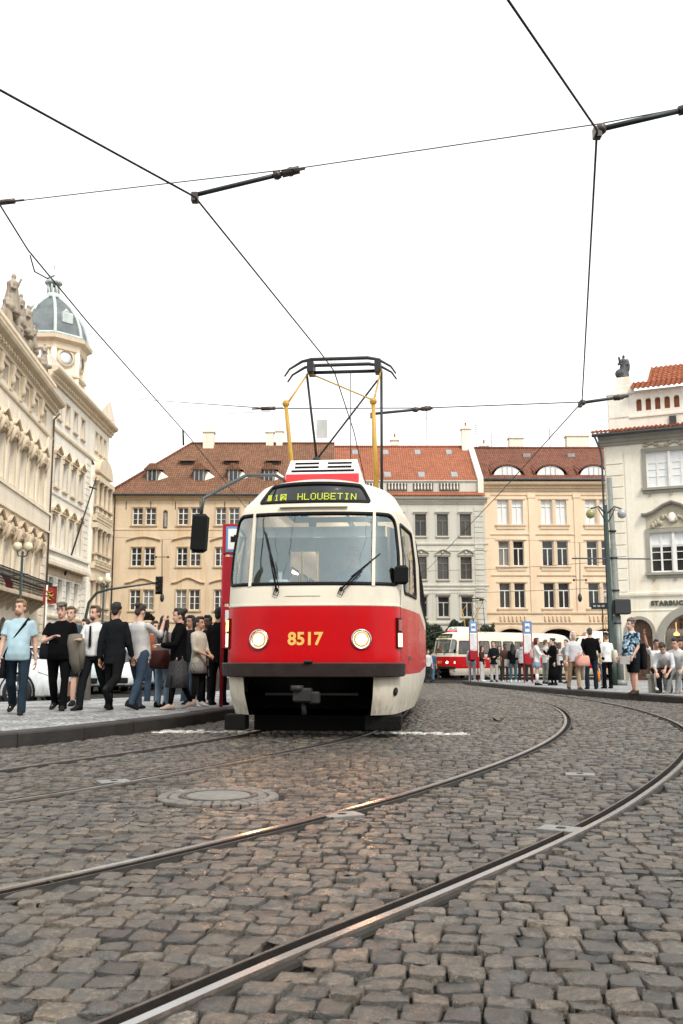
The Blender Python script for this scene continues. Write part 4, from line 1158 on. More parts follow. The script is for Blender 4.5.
# ---- D: pale grey house with the bright orange roof
def house_grey():
    X0, Y0 = -1.0, 84.0; g = zg(Y0) - .04
    r = empty('town_house', (X0, Y0, g), 0, 'pale grey stucco house under a bright orange tiled roof with attic balustrade', 'building')
    L = 13.8; z0 = -g; H = 15.2 + z0
    def Z(z): return z + z0
    cs = [1.9, 3.95, 6.0, 8.05, 10.0, 12.05]; rows = [(11.58, 1.95), (7.72, 1.98), (4.4, 1.8)]
    ops = [(c - .5, c + .5, Z(zb), Z(zb) + h) for zb, h in rows for c in cs] + [(c - .6, c + .6, .05, 2.9, .4) for c in cs]
    m = MB(); wall(m, 0, L, 0, H, ops); m.build('wall', P_grey, r); side_box(r, 0, L, 13, 0, H + .9, P_grey)
    for i, (zb, h) in enumerate(rows):
        for c in cs: window(r, c - .5, Z(zb), 1.0, h, 't', frame=M_framedark if i < 2 else M_framegrey, pane=(M_pane, M_panelight, M_pane)[i], trim=P_grey, surround=.12, hood=('cornice', 'seg', 'cornice')[i])
    for c in cs:
        m = MB(); m.box(c - .6, .19, .05, c + .6, .24, 2.9); m.build('door', M_framedark, r)
    for z, k in ((10.75, 1), (10.2, .6), (7.05, 1), (6.75, .6), (3.7, 1.2)): cornice(r, 'string_course', 0, L, Z(z), P_grey, k, prof=BAND)
    cornice(r, 'eaves_cornice', 0, L, H - .72, P_grey, .9, dent=.34)
    blockpilaster(r, L - .95, L - .15, .2, H - .8, P_grey, .48)
    m = MB(); m.add([(-.1, -.6, H), (L, -.6, H), (L, .15, H + .42), (-.1, .15, H + .42)], [(0, 1, 2, 3)]); m.box(-.1, -.62, H - .06, L, -.5, H - .002); m.build('tile_strip', T_orange, r)
    m = MB(); wall(m, 0, L, H, H + 1.35, [], y=.2); m.box(0, .08, H + 1.35, L, .4, H + 1.45); m.build('attic_wall', P_grey, r)
    u = .4
    while u + 1.9 < L:
        m = MB(); m.box(u, .12, H + .5, u + 1.8, .199, H + 1.2); a = m.build('attic_shade_panel', M_shade, r); q = MB()  # dark panel puts the shade between the balusters into colour
        for k in range(6): q.lathe([(.04, 0), (.085, .15), (.05, .38), (.04, .5), (.07, .62)], (u + .17 + k * .29, .09, H + .54), 6)
        q.build('baluster', P_white, a); u += 2.35
    Rz = H + 5.9; ry = 6.3
    m = MB(); m.quad((-.1, .25, H + 1.42), (L, .25, H + 1.42), (L, ry, Rz), (-.1, ry, Rz)); m.quad((-.1, 13, H + 1.42), (L, 13, H + 1.42), (L, ry, Rz), (-.1, ry, Rz)); rf = m.build('roof', T_orange, r)
    m = MB(); m.tube([(-.1, ry, Rz + .03), (L, ry, Rz + .03)], .12, 8); m.build('ridge_tiles', T_orange, rf)
    sl = (Rz - H - 1.42) / (ry - .25)
    for u in (2.3, 5.2, 8.3, 11.3):
        for yy, w in ((.9, .6), (4.9, .55)):
            zb = H + 1.42 + (yy - .25) * sl; q = MB(); q.add([(u - w / 2, yy, zb + .06), (u + w / 2, yy, zb + .06), (u + w / 2, yy + .7, zb + .7 * sl + .09), (u - w / 2, yy + .7, zb + .7 * sl + .09), (u - w / 2, yy, zb - .2), (u + w / 2, yy, zb - .2), (u + w / 2, yy + .7, zb + .5), (u - w / 2, yy + .7, zb + .5)], [(0, 1, 2, 3), (0, 1, 5, 4), (1, 2, 6, 5), (2, 3, 7, 6), (3, 0, 4, 7)]); q.build('skylight', M_skylight, rf)
    m = MB(); m.box(L - .55, -.1, H - .4, L - .05, ry + .3, H + 1.6); m.add([(L - .55, -.1, H + 1.6), (L - .05, -.1, H + 1.6), (L - .05, ry + .3, Rz + .5), (L - .55, ry + .3, Rz + .5), (L - .55, ry + .3, H + 1.6), (L - .05, ry + .3, H + 1.6)], [(0, 1, 2, 3), (0, 3, 4), (1, 5, 2), (4, 3, 2, 5)]); m.build('fire_wall', P_white, rf)
    chimney(rf, L - .75, ry - .3, Rz - .6, .8, .7, 2.2, P_white, 1); chimney(rf, 6.2, ry + .6, Rz - .5, .7, .6, 1.2, P_white, 1)
    for u, h in ((4.0, 2.6), (9.3, 3.6)):
        m = MB(); m.tube([(u, ry, Rz - .2), (u, ry, Rz + h)], .025, 5)
        for k in range(4): m.tube([(u - .5 + k * .06, ry, Rz + h - .2 - k * .22), (u + .5 - k * .06, ry, Rz + h - .2 - k * .22)], .014, 4)
        m.build('roof_aerial', M_pan, rf)
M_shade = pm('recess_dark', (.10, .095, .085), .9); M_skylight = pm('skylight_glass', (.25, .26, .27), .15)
house_grey()

# ---- E: orange house, eyebrow dormers, arcade
def house_orange():
    X0, Y0 = 12.95, 86.0; g = zg(Y0) - .04
    r = empty('town_house', (X0, Y0, g), 0, 'orange stucco house with paired windows, arcade and three eyebrow dormers in its roof', 'building')
    L = 16.5; z0 = -g; H = 17.05 + z0
    def Z(z): return z + z0
    cs = [2.5, 6.5, 10.55, 14.3]; rows = [(12.9, 2.28, 0), (9.1, 2.3, 1), (5.28, 2.28, 1)]
    ops = []
    for zb, h, k in rows:
        for c in cs:
            for s in (-1.17, .17): ops.append((c + s, c + s + 1.0, Z(zb), Z(zb) + h))
    arch = [(.6, 4.1), (4.6, 8.5), (9.0, 12.9), (13.2, 16.2)]
    for a, b in arch: ops.append((a, b, .05, Z(3.45), 1.5))
    m = MB(); wall(m, 0, L, 0, H, ops, rev=.3); m.build('wall', P_orange, r); side_box(r, 0, L, 13, 0, H, P_orange)
    for zb, h, k in rows:
        for c in cs:
            for s in (-1.17, .17): window(r, c + s, Z(zb), 1.0, h, 't' if k else 'tall', pane=M_pane if k else M_blind_sky, frame=M_frame, trim=P_orangetrim, sill=False, rev=.24)  # top row panes coloured white for the sky mirrored in them
            m = MB(); m.box(c - 1.4, -.14, Z(zb) - .14, c + 1.4, .02, Z(zb) - .01); m.box(c - 1.3, -.07, Z(zb) - .45, c + 1.3, .02, Z(zb) - .14); m.build('sill', P_orangetrim, r)
            m = MB(); m.box(c - 1.4, -.08, Z(zb) + h + .02, c + 1.4, .02, Z(zb) + h + .14); m.box(c - .12, -.05, Z(zb), c + .12, .02, Z(zb) + h); m.build('window_surround', P_orangetrim, r)
            if zb < 6:
                q = MB()
                for i in range(7): q.lathe([(.05, 0), (.1, .15), (.06, .4), (.09, .55)], (c - 1.1 + i * .366, -.06, Z(4.02)), 6)
                q.build('blind_balustrade', P_orangetrim, r)
    for a, b in arch:
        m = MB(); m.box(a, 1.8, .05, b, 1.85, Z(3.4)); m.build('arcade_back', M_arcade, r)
        n = 16; cx, w = (a + b) / 2, (b - a) / 2; m = MB(); rings = []
        for k in range(n + 1):
            t = math.pi * k / n; ca, sa = math.cos(t), math.sin(t)
            rings.append([(cx - (w + .0) * ca, -.06, Z(1.95) + 1.5 * sa), (cx - (w + .22) * ca, -.06, Z(1.95) + 1.72 * sa), (cx - (w + .22) * ca, .02, Z(1.95) + 1.72 * sa), (cx - (w + .0) * ca, .02, Z(1.95) + 1.5 * sa)])
        m.stack(rings, True, False); m.build('arch_moulding', P_orangetrim, r)
    for u in (.3, 4.45, 8.6, 12.5, 16.1):
        m = MB(); m.box(u - .28, -.09, Z(4.8), u + .28, .02, Z(15.6)); m.box(u - .36, -.14, Z(15.35), u + .36, .02, Z(15.75)); m.build('pilaster', P_orange, r)
    for z, k in ((4.72, 1.0), (3.85, .9), (8.15, .8), (11.9, .7), (15.55, .7)): cornice(r, 'string_course', 0, L, Z(z), P_orangetrim, k, prof=BAND)
    cornice(r, 'eaves_cornice', 0, L, H - 1.05, P_orangetrim, 1.15, dent=.42)
    m = MB(); m.tube([(-.1, -.72, H - .1), (L, -.72, H - .1)], .1, 8); m.build('gutter', M_lead, r); pipe(r, .08, 0, H - .3)
    Rz = H + 4.3; ry = 6; e = .65
    m = MB(); m.quad((-.1, -e, H - .15), (L, -e, H - .15), (L, ry, Rz), (-.1, ry, Rz)); m.quad((-.1, 13, H), (L, 13, H), (L, ry, Rz), (-.1, ry, Rz)); m.mi = 1; m.add([(-.1, -e, H - .15), (-.1, ry, Rz), (-.1, 13, H)], [(0, 1, 2)]); rf = m.build('roof', [T_rust, P_ivory], r)
    sl = (Rz - H + .15) / (ry + e)
    m = MB(); m.tube([(-.1, ry, Rz + .03), (L, ry, Rz + .03)], .12, 8); m.build('ridge_tiles', T_rust, rf)
    for c in (2.4, 6.4, 10.4, 14.4):
        yy = .35; zb = H - .15 + (yy + e) * sl; n = 18; w, h = 1.25, .85; q = MB(); A = []; B = []; C = []
        for k in range(n + 1):
            t = math.pi * k / n; x = c - (w + .35) * math.cos(t); s = math.sin(t); zz = (h + .16) * s ** 1.2
            A.append((x, yy - .12, zb + zz)); B.append((x, yy + 2.1, zb + zz * .35 + 2.1 * sl * .86 + .02)); C.append((c - w * math.cos(t), yy, zb + h * s ** 1.2))
        q.add(A + B, [(k, k + 1, n + 2 + k, n + 1 + k) for k in range(n)], True); q.add(A + [(a[0], a[1] + .01, a[2] - .14) for a in A], [(k, k + 1, n + 2 + k, n + 1 + k) for k in range(n)])
        dm = q.build('eyebrow_dormer', T_rust, rf); q = MB(); q.add(C, [tuple(range(n + 1))]); q.build('pane', M_blind_sky, dm)
        q = MB(); 
        for x in (-.45, 0, .45): q.box(c + x - .035, yy - .05, zb, c + x + .035, yy - .005, zb + h * .86)
        q.build('dormer_frame', M_framegrey, dm)
    for u in (5.0, 9.3): 
        zb = H - .15 + (4.1 + e) * sl; q = MB(); q.box(u - .35, 4.1, zb - .3, u + .35, 4.7, zb + .34); q.build('skylight', M_skylight, rf)
    chimney(rf, 4.4, ry + .5, Rz - .5, 1.4, .8, 1.5, P_ivory, 0); chimney(rf, 10.5, ry + .5, Rz - .6, 2.2, .9, 1.8, P_ivory, 0); chimney(rf, 1.3, ry + 1, Rz - .6, .8, .7, .9, P_white, 1)
    for u, h in ((.4, 2.4), (1.9, 1.5), (7.7, 2.0)):
        m = MB(); m.tube([(u, ry, Rz - .2), (u, ry, Rz + h)], .025, 5)
        for k in range(5): m.tube([(u - .5 + k * .05, ry, Rz + h - .1 - k * .2), (u + .5 - k * .05, ry, Rz + h - .1 - k * .2)], .014, 4)
        m.build('roof_aerial', M_pan, rf)
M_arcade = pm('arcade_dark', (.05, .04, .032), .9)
house_orange()
# ================================================================== LEFT STREET FRONT: ornate house, corner house with dome, and the stone house on the right
P_warm = plaster('plaster_warm', (.80, .71, .57), amt=.45)
P_warmtrim = plaster('trim_warm', (.66, .56, .42), stain=(.36, .28, .2), amt=.6)
P_warmstone = plaster('warm_stone', (.60, .49, .36), stain=(.3, .24, .18), amt=.7)
P_statue = plaster('statue_stone', (.34, .29, .23), stain=(.3, .28, .25), amt=.7)
M_copper = pm('copper_patina', (.50, .55, .53), .6, .1, .4, .15)
M_slate = pm('dome_slate', (.125, .145, .15), .5, 0, .5, .35, 1.2, .3, 8)
M_gilt = pm('gilt', (.6, .45, .12), .4, .5)

def figure(mb, x, y, z, h, seed=0, T=None):
    """standing draped stone figure"""
    r = random.Random(seed); k = h / 1.8; a = r.uniform(-.25, .25)
    mb.lathe([(.34 * k, 0), (.36 * k, .08 * k), (.27 * k, .5 * k), (.22 * k, .95 * k), (.24 * k, 1.2 * k), (.27 * k, 1.38 * k), (.14 * k, 1.5 * k), (.07 * k, 1.55 * k)], (x, y, z), 10)
    mb.ell((x + .03 * k, y - .02 * k, z + 1.68 * k), (.11 * k, .12 * k, .14 * k), 8, 6)
    for s in (-1, 1):
        up = False if seed == 4 else r.random() < .45
        e = (x + s * .42 * k, y - .08 * k, z + (1.35 if up else 1.02) * k); hnd = (x + s * (.5 if up else .25) * k, y - .2 * k, z + (1.75 if up else 1.05) * k)
        mb.tube([(x + s * .22 * k, y, z + 1.36 * k), e, hnd], [.085 * k, .07 * k, .055 * k], 7); mb.ell(hnd, .065 * k, 6, 5)
    for q in range(6):
        t = r.uniform(0, 6.28); mb.tube([(x + .22 * k * math.cos(t), y + .22 * k * math.sin(t), z + 1.1 * k), (x + .3 * k * math.cos(t + .3), y + .3 * k * math.sin(t + .3), z + .5 * k), (x + .36 * k * math.cos(t + .2), y + .36 * k * math.sin(t + .2), z + .02)], [.03 * k, .06 * k, .07 * k], 6)
def rockgroup(mb, x, y, z, w, h, seed):
    r = random.Random(seed)
    for q in range(9): mb.ell((x + r.uniform(-w, w) * .5, y + r.uniform(-.2, .2), z + r.uniform(.1, .75) * h), (w * r.uniform(.12, .26), .22, h * r.uniform(.12, .26)), 8, 6)
    mb.box(x - w * .5, y - .25, z, x + w * .5, y + .25, z + h * .25, .04)

def iron_balcony(par, u0, u1, z, d=.9):
    m = MB(); m.box(u0, -d, z - .22, u1, .02, z, .03)
    for u in np.arange(u0 + .4, u1, 1.3): m.prism([(-d + .1, z - .22), (.0, z - .22), (.0, z - .9)], u - .1, u + .1, 'x')
    b = m.build('balcony', P_warmstone, par)
    m = MB(); H = .95
    m.tube([(u0 + .05, -.02, z + H), (u0 + .05, -d + .05, z + H), (u1 - .05, -d + .05, z + H), (u1 - .05, -.02, z + H)], .03, 6)
    m.tube([(u0 + .05, -.02, z + .1), (u0 + .05, -d + .05, z + .1), (u1 - .05, -d + .05, z + .1), (u1 - .05, -.02, z + .1)], .02, 5)
    u = u0 + .12
    while u < u1 - .05:
        m.tube([(u, -d + .05, z), (u, -d + .05, z + H)], .014, 4)
        m.tube([(u, -d + .05, z + .2), (u + .07, -d + .0, z + .35), (u, -d + .03, z + .5), (u - .07, -d, z + .65), (u, -d + .03, z + .85)], .012, 4); u += .17
    m.build('railing', M_iron, b)

# ---- A: richly modelled house on the left
def house_ornate():
    Y0 = 38.0; X0 = -12.8 - .091 * Y0; g = zg(48); L = 20.1
    r = empty('ornate_house', (X0, Y0, g), R(90 + 5.2), 'ornate cream house with scrolled window hoods and parapet figures, at the left edge', 'building')
    z0 = -g
    def Z(z): return z + z0
    H = Z(16.2); us = [1.6, 3.9, 6.2, 8.45, 10.7, 12.95, 15.2, 17.5]
    ops = []
    for u in us: ops += [(u - .62, u + .62, Z(9.75), Z(12.2)), (u - .62, u + .62, Z(4.35), Z(7.1)), (u - .45, u + .45, Z(14.75), Z(15.6))]
    for u in us[::1]: ops.append((u - .85, u + .85, .05, 3.3, .85))
    m = MB(); wall(m, 0, L, 0, H, ops, rev=.3); m.build('wall', P_warm, r); side_box(r, 0, L, 12, 0, H + 1, P_warm)
    for u in us:
        window(r, u - .62, Z(9.75), 1.24, 2.45, 'tall', frame=M_frame, pane=M_panelight, trim=P_warmtrim, hood='baroque', surround=.16, rev=.26)
        window(r, u - .62, Z(4.35), 1.24, 2.75, 'tall', frame=M_frame, pane=M_pane, trim=P_warmstone, hood='baroque', surround=.18, rev=.26, sill=False)
        window(r, u - .45, Z(14.75), .9, .85, 't', frame=M_framegrey, trim=P_warmtrim, sill=False, surround=.1, rev=.26)
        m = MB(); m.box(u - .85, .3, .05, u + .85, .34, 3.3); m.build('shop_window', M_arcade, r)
    for a, b in zip(us[:-1], us[1:]):
        m = MB(); c = (a + b) / 2; m.box(c - .22, -.08, Z(14.55), c + .22, .02, Z(16.0)); m.lathe([(.1, 0), (.2, .25), (.12, .6), (.2, .9), (.1, 1.1)], (c, -.1, Z(14.8)), 8); m.build('attic_pier', P_warmtrim, r)
        m = MB(); m.box(c - .16, -.06, Z(9.6), c + .16, .02, Z(13.9)); m.box(c - .16, -.06, Z(4.3), c + .16, .02, Z(8.5)); m.build('pilaster', P_warm, r)
    m = MB(); m.box(0, -.10, Z(8.55), L, .02, Z(9.5)); m.box(0, -.18, Z(9.5), L, .02, Z(9.66)); m.box(0, -.16, Z(8.42), L, .02, Z(8.55)); m.build('string_course', P_warm, r)
    cornice(r, 'string_course', 0, L, Z(14.2), P_warmtrim, 1.0, prof=BAND)
    cornice(r, 'main_cornice', 0, L, Z(15.95), P_warmtrim, 1.2, dent=.55)
    m = MB(); m.box(0, .0, Z(16.9), L, .5, Z(17.7)); m.box(-.1, -.1, Z(17.7), L + .1, .6, Z(17.88)); m.build('parapet', P_warm, r)
    iron_balcony(r, 3.0, 17.6, Z(4.2), 1.0)
    blockpilaster(r, L - 1.5, L - .5, .2, Z(8.3), P_warm, .5); m = MB(); m.box(L - 1.5, -.12, Z(9.66), L - .5, .02, Z(14.2)); m.build('pilaster', P_warm, r)
    m = MB(); m.quad((0, .6, Z(17.5)), (L, .6, Z(17.5)), (L, 6, Z(20.2)), (0, 6, Z(20.2))); m.build('roof', T_brown, r)
    pipe(r, L - .18, 0, Z(16))
    M_ = r.matrix_basis
    lab = ['leaning weathered stone figure on the ornate left parapet, nearest the image edge', 'broad weathered stone group on the ornate left parapet, second from the edge', 'standing weathered stone figure on the ornate left parapet, third from the edge', 'low weathered stone figure on the ornate left parapet, nearest the domed tower', 'small weathered stone figure at the parapet end, just below the dome']
    mw = Matrix.Translation((X0, Y0, g)) @ Matrix.Rotation(R(95.2), 4, 'Z')
    for i, (u, h) in enumerate(((9.9, 3.0), (11.6, 2.6), (13.3, 2.6), (14.9, 2.0), (17.8, 1.9))):
        m = MB(); rockgroup(m, 0, 0, 0, 1.5, h * .55, i + 3); figure(m, .1, 0, h * .3, h * .75, i)
        if i in (0, 1): figure(m, -.5, .05, 0, h * .62, i + 20)
        me = evalmods(m.mesh('parapet_statue', P_statue), [('REMESH', dict(mode='VOXEL', voxel_size=.05)), ('SMOOTH', dict(factor=.5, iterations=2))])
        o = link('parapet_statue', me); o.location = mw @ Vector((u, .25, Z(17.88) )); o.rotation_euler = (0, 0, R(95))
        for p in me.polygons: p.use_smooth = True
        tag(o, lab[i], 'statue', 'stone figures on the left parapet')
house_ornate()

# ---- B: corner house with bay and dome
def house_dome():
    X0, Y0 = -18.45, 58.05; g = zg(60); L = 16.2
    r = empty('corner_house', (X0, Y0, g), R(90.4), 'tall cream corner house with pedimented windows, column bay and grey ribbed dome', 'building')
    z0 = -g
    def Z(z): return z + z0
    H = Z(18.4); us = [2.35, 4.3, 6.25, 8.2]
    ops = []
    for u in us: ops += [(u - .48, u + .48, Z(11.8), Z(13.75)), (u - .5, u + .5, Z(8.0), Z(10.0), .45), (u - .45, u + .45, Z(16.3), Z(17.7)), (u - .5, u + .5, Z(4.3), Z(5.95)), (u - .7, u + .7, .05, 3.0, .6)]
    bays = [12.1, 13.4, 14.7]
    for u in bays: ops += [(u - .4, u + .4, Z(16.3), Z(17.7))]
    m = MB(); wall(m, 0, L, 0, H, ops, rev=.28); m.build('wall', P_white, r); side_box(r, 0, L, 11, 0, H, P_white)
    for u in us:
        window(r, u - .48, Z(11.8), .96, 1.95, 'tall', frame=M_framegrey, pane=M_panelight, trim=P_warmtrim, hood='tri', surround=.12, rev=.24)
        window(r, u - .5, Z(8.0), 1.0, 2.0, 'tall', frame=M_frame, pane=M_panelight, trim=P_warmtrim, hood='seg', surround=.12, rev=.24, sill=False)
        window(r, u - .45, Z(16.3), .9, 1.4, 'tall', frame=M_framegrey, pane=M_panelight, trim=P_warmtrim, surround=.1, rev=.24)
        window(r, u - .5, Z(4.3), 1.0, 1.65, 't', frame=M_framegrey, pane=M_panelight, trim=P_warmtrim, rev=.24)
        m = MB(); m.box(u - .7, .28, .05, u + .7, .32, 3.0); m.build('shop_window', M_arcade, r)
    for u in bays: window(r, u - .4, Z(16.3), .8, 1.4, 'tall', frame=M_framegrey, pane=M_panelight, trim=P_warmtrim, surround=.1, rev=.24)
    # rusticated lower storey as banded blocks between windows
    for a, b in ((.2, us[0] - .7), *[(p + .7, q - .7) for p, q in zip(us[:-1], us[1:])], (us[-1] + .7, 9.4)):
        blockpilaster(r, a, b, Z(3.5), Z(6.4), P_white, .42, .07, 'rustication')
    m = MB(); m.box(.0, -.04, Z(6.1), 9.6, .02, Z(6.72)); m.build('pink_band', P_warmstone, r)
    m = MB(); m.box(0, -.55, Z(6.6), 9.8, .02, Z(6.78)); m.build('balcony_slab', P_warmtrim, r)
    baluster_row(r, .1, 9.7, Z(6.78), Z(7.6), P_white, -.38, .26)
    cornice(r, 'string_course', 0, L, Z(15.3), P_warmtrim, 1.2, prof=BAND); cornice(r, 'string_course', 0, L, Z(11.2), P_white, .8, prof=BAND); cornice(r, 'string_course', 0, L, Z(3.3), P_warmtrim, 1.2, prof=BAND)
    blockpilaster(r, 9.55, 10.6, Z(3.5), Z(15.2), P_white, .45)
    blockpilaster(r, .05, .9, Z(7.7), Z(15.2), P_white, .45)
    cornice(r, 'main_cornice', 0, L, Z(18.3), P_warmtrim, 1.15, dent=.5)
    m = MB(); m.box(0, .1, Z(19.2), L, .5, Z(20.0)); m.build('parapet', P_white, r)
    # gable pediment at the near corner of the front
    m = MB(); m.add([(11.2, -.5, Z(19.1)), (16.3, -.5, Z(19.1)), (14.0, -.5, Z(20.7)), (11.2, .4, Z(19.1)), (16.3, .4, Z(19.1)), (14.0, .4, Z(20.7))], [(0, 1, 2), (3, 5, 4), (0, 2, 5, 3), (1, 4, 5, 2)]); m.build('gable', P_warm, r)
    # projecting bay with two balconied storeys of columns
    m = MB(); D = .25; wall(m, 11.0, 15.7, Z(3.3), Z(15.0), [(u - .55, u + .55, Z(z), Z(z) + 2.3) for u in (12.1, 13.35, 14.6) for z in (4.0, 7.9, 11.4)], y=-D, rev=.3)
    m.quad((11.0, 0, Z(3.3)), (11.0, -D, Z(3.3)), (11.0, -D, Z(15)), (11.0, 0, Z(15))); m.quad((15.7, 0, Z(3.3)), (15.7, 0, Z(15)), (15.7, -D, Z(15)), (15.7, -D, Z(3.3)))
    m.quad((11, -D, Z(3.3)), (15.7, -D, Z(3.3)), (15.7, 0, Z(3.3)), (11, 0, Z(3.3))); m.quad((11, -D, Z(15)), (15.7, -D, Z(15)), (15.7, 0, Z(15.6)), (11, 0, Z(15.6)))
    bay = m.build('bay', P_white, r)
    for z in (4.0, 7.9, 11.4):
        for u in (12.1, 13.35, 14.6):
            w = window(bay, u - .55, Z(z), 1.1, 2.3, 'tall', frame=M_framegrey, trim=P_warmtrim, sill=False, y=-D, rev=.28)
        for u in (11.3, 12.72, 13.98, 15.4):
            q = MB(); q.lathe([(.2, 0), (.2, .12), (.14, .16), (.15, 1.2), (.12, 2.2), (.2, 2.3), (.22, 2.42)], (u, -D - .22, Z(z)), 10); q.build('column', P_warmstone, bay)
        for y_, a_, c_ in ((.36, -.36, -.16), (.3, -.55, -.362), (.42, 2.42, 2.8)):
            q = MB(); q.box(10.92, -D - y_, Z(z) + a_, 15.78, -D + .02, Z(z) + c_); q.build('bay_ledge', P_warmtrim, bay)
        baluster_row(bay, 10.95, 15.75, Z(z) - .16, Z(z) + .62, P_warmstone, -D - .25, .24)
    q = MB(); n = 12; ring = [[(13.35 - 2.2 * math.cos(math.pi * k / n), y, Z(14.5) + 1.3 * math.sin(math.pi * k / n)) for k in range(n + 1)] for y in (-D - .35, -D + .3)]
    q.stack(ring, True, True, closed=True); q.build('bay_gable', P_warmtrim, bay)
    # octagonal lantern tower with ribbed dome
    c = (9.95, 3.1); q = MB(); n = 8; rad = 2.42; zb = Z(18.5); zt = Z(23.35)
    def octa(rr, z, ph=math.pi / 8): return [(c[0] + rr * math.cos(ph + 2 * math.pi * k / n), c[1] + rr * math.sin(ph + 2 * math.pi * k / n), z) for k in range(n)]
    q.stack([octa(rad, zb), octa(rad, zt)], True, False)
    for k in range(8):
        a = math.pi / 8 + 2 * math.pi * k / 8; q.cyl((c[0] + rad * math.cos(a), c[1] + rad * math.sin(a), zb), (c[0] + rad * math.cos(a), c[1] + rad * math.sin(a), zt), .22, 8)
    tw = q.build('tower_drum', P_warm, r)
    q = MB(); q.stack([octa(rad + .05, zt - .55), octa(rad + .22, zt - .45), octa(rad + .28, zt), octa(rad + .62, zt + .2), octa(rad + .66, zt + .45), octa(rad + .3, zt + .5)], True, False); q.stack([octa(rad + .12, Z(20.9)), octa(rad + .3, Z(21.0)), octa(rad + .3, Z(21.15)), octa(rad + .05, Z(21.2))], True, False); q.build('drum_cornice', P_warmtrim, tw)
    for k in range(8):
        a = 2 * math.pi * k / 8; R8 = rad * math.cos(math.pi / 8)
        T = Matrix.Translation((c[0] + (R8 + .0) * math.cos(a), c[1] + (R8 + .0) * math.sin(a), Z(22.35))) @ Matrix.Rotation(a, 4, 'Z') @ Matrix.Rotation(R(90), 4, 'Y')
        q = MB(); q.T = T; q.lathe([(.52, -.05), (.72, -.05), (.72, .12), (.52, .14)], n=20, cap=False)
        o = q.build('round_window', P_warmtrim, tw); q = MB(); q.T = T; q.lathe([(0, .02), (.53, .02), (.53, .04), (0, .04)], n=20); q.build('pane', M_blind_sky, o)
    prof = [(rad + .35, 0), (rad + .25, .25), (rad + .12, .9), (rad - .18, 1.7), (rad - .72, 2.55), (rad - 1.35, 3.15), (.62, 3.5), (.55, 3.6)]
    zd = zt + .5; q = MB(); q.stack([octa(a, zd + b) for a, b in prof], True, False); dome = q.build('dome', M_slate, r)
    q = MB()
    for k in range(8):
        a = math.pi / 8 + 2 * math.pi * k / 8; q.tube([(c[0] + (p + .03) * math.cos(a), c[1] + (p + .03) * math.sin(a), zd + z) for p, z in prof], .13, 6)
    q.stack([octa(rad + .42, zd - .02), octa(rad + .5, zd + .12), octa(rad + .3, zd + .28)], True, False); q.build('dome_rib', M_copper, dome)
    for k in range(4):
        a = 2 * math.pi * k / 4 + math.pi * 1.25; T = Matrix.Translation((c[0] + (rad - .35) * math.cos(a), c[1] + (rad - .35) * math.sin(a), zd + 1.5)) @ Matrix.Rotation(a, 4, 'Z')
        q = MB(); q.T = T; q.box(-.5, -.42, -.4, .28, .42, .45, .05); q.lathe([(.18, 0), (.24, .1), (.0, .35)], (0, 0, .45), 8); q.build('dome_dormer', M_copper, dome)
    zl = zd + 3.55; q = MB(); q.lathe([(.62, 0), (.62, .18), (.5, .22), (.5, .4)], (c[0], c[1], zl), 12)
    for k in range(8):
        a = 2 * math.pi * k / 8; q.cyl((c[0] + .42 * math.cos(a), c[1] + .42 * math.sin(a), zl + .4), (c[0] + .42 * math.cos(a), c[1] + .42 * math.sin(a), zl + 1.15), .075, 6)
    q.lathe([(.56, 1.15), (.66, 1.25), (.6, 1.4), (.46, 1.75), (.2, 2.0), (.07, 2.15), (.05, 2.5), (.1, 2.6), (.05, 2.7), (.02, 3.3)], (c[0], c[1], zl), 12); q.build('lantern', M_copper, dome)
    m = MB(); m.quad((0, .6, Z(19.6)), (L, .6, Z(19.6)), (L, 6, Z(22.0)), (0, 6, Z(22.0))); m.build('roof', T_brown, r)
    # leaning flag pole on the front
    m = MB(); m.tube([(5.0, -.1, Z(6.3)), (8.3, -1.0, Z(13.2)), (8.45, -1.05, Z(13.6))], [.07, .05, .04], 6); m.tube([(6.9, -1.0, Z(12.6)), (8.6, -1.05, Z(12.75))], .06, 6); m.build('flag_pole', M_pan, r)
house_dome()

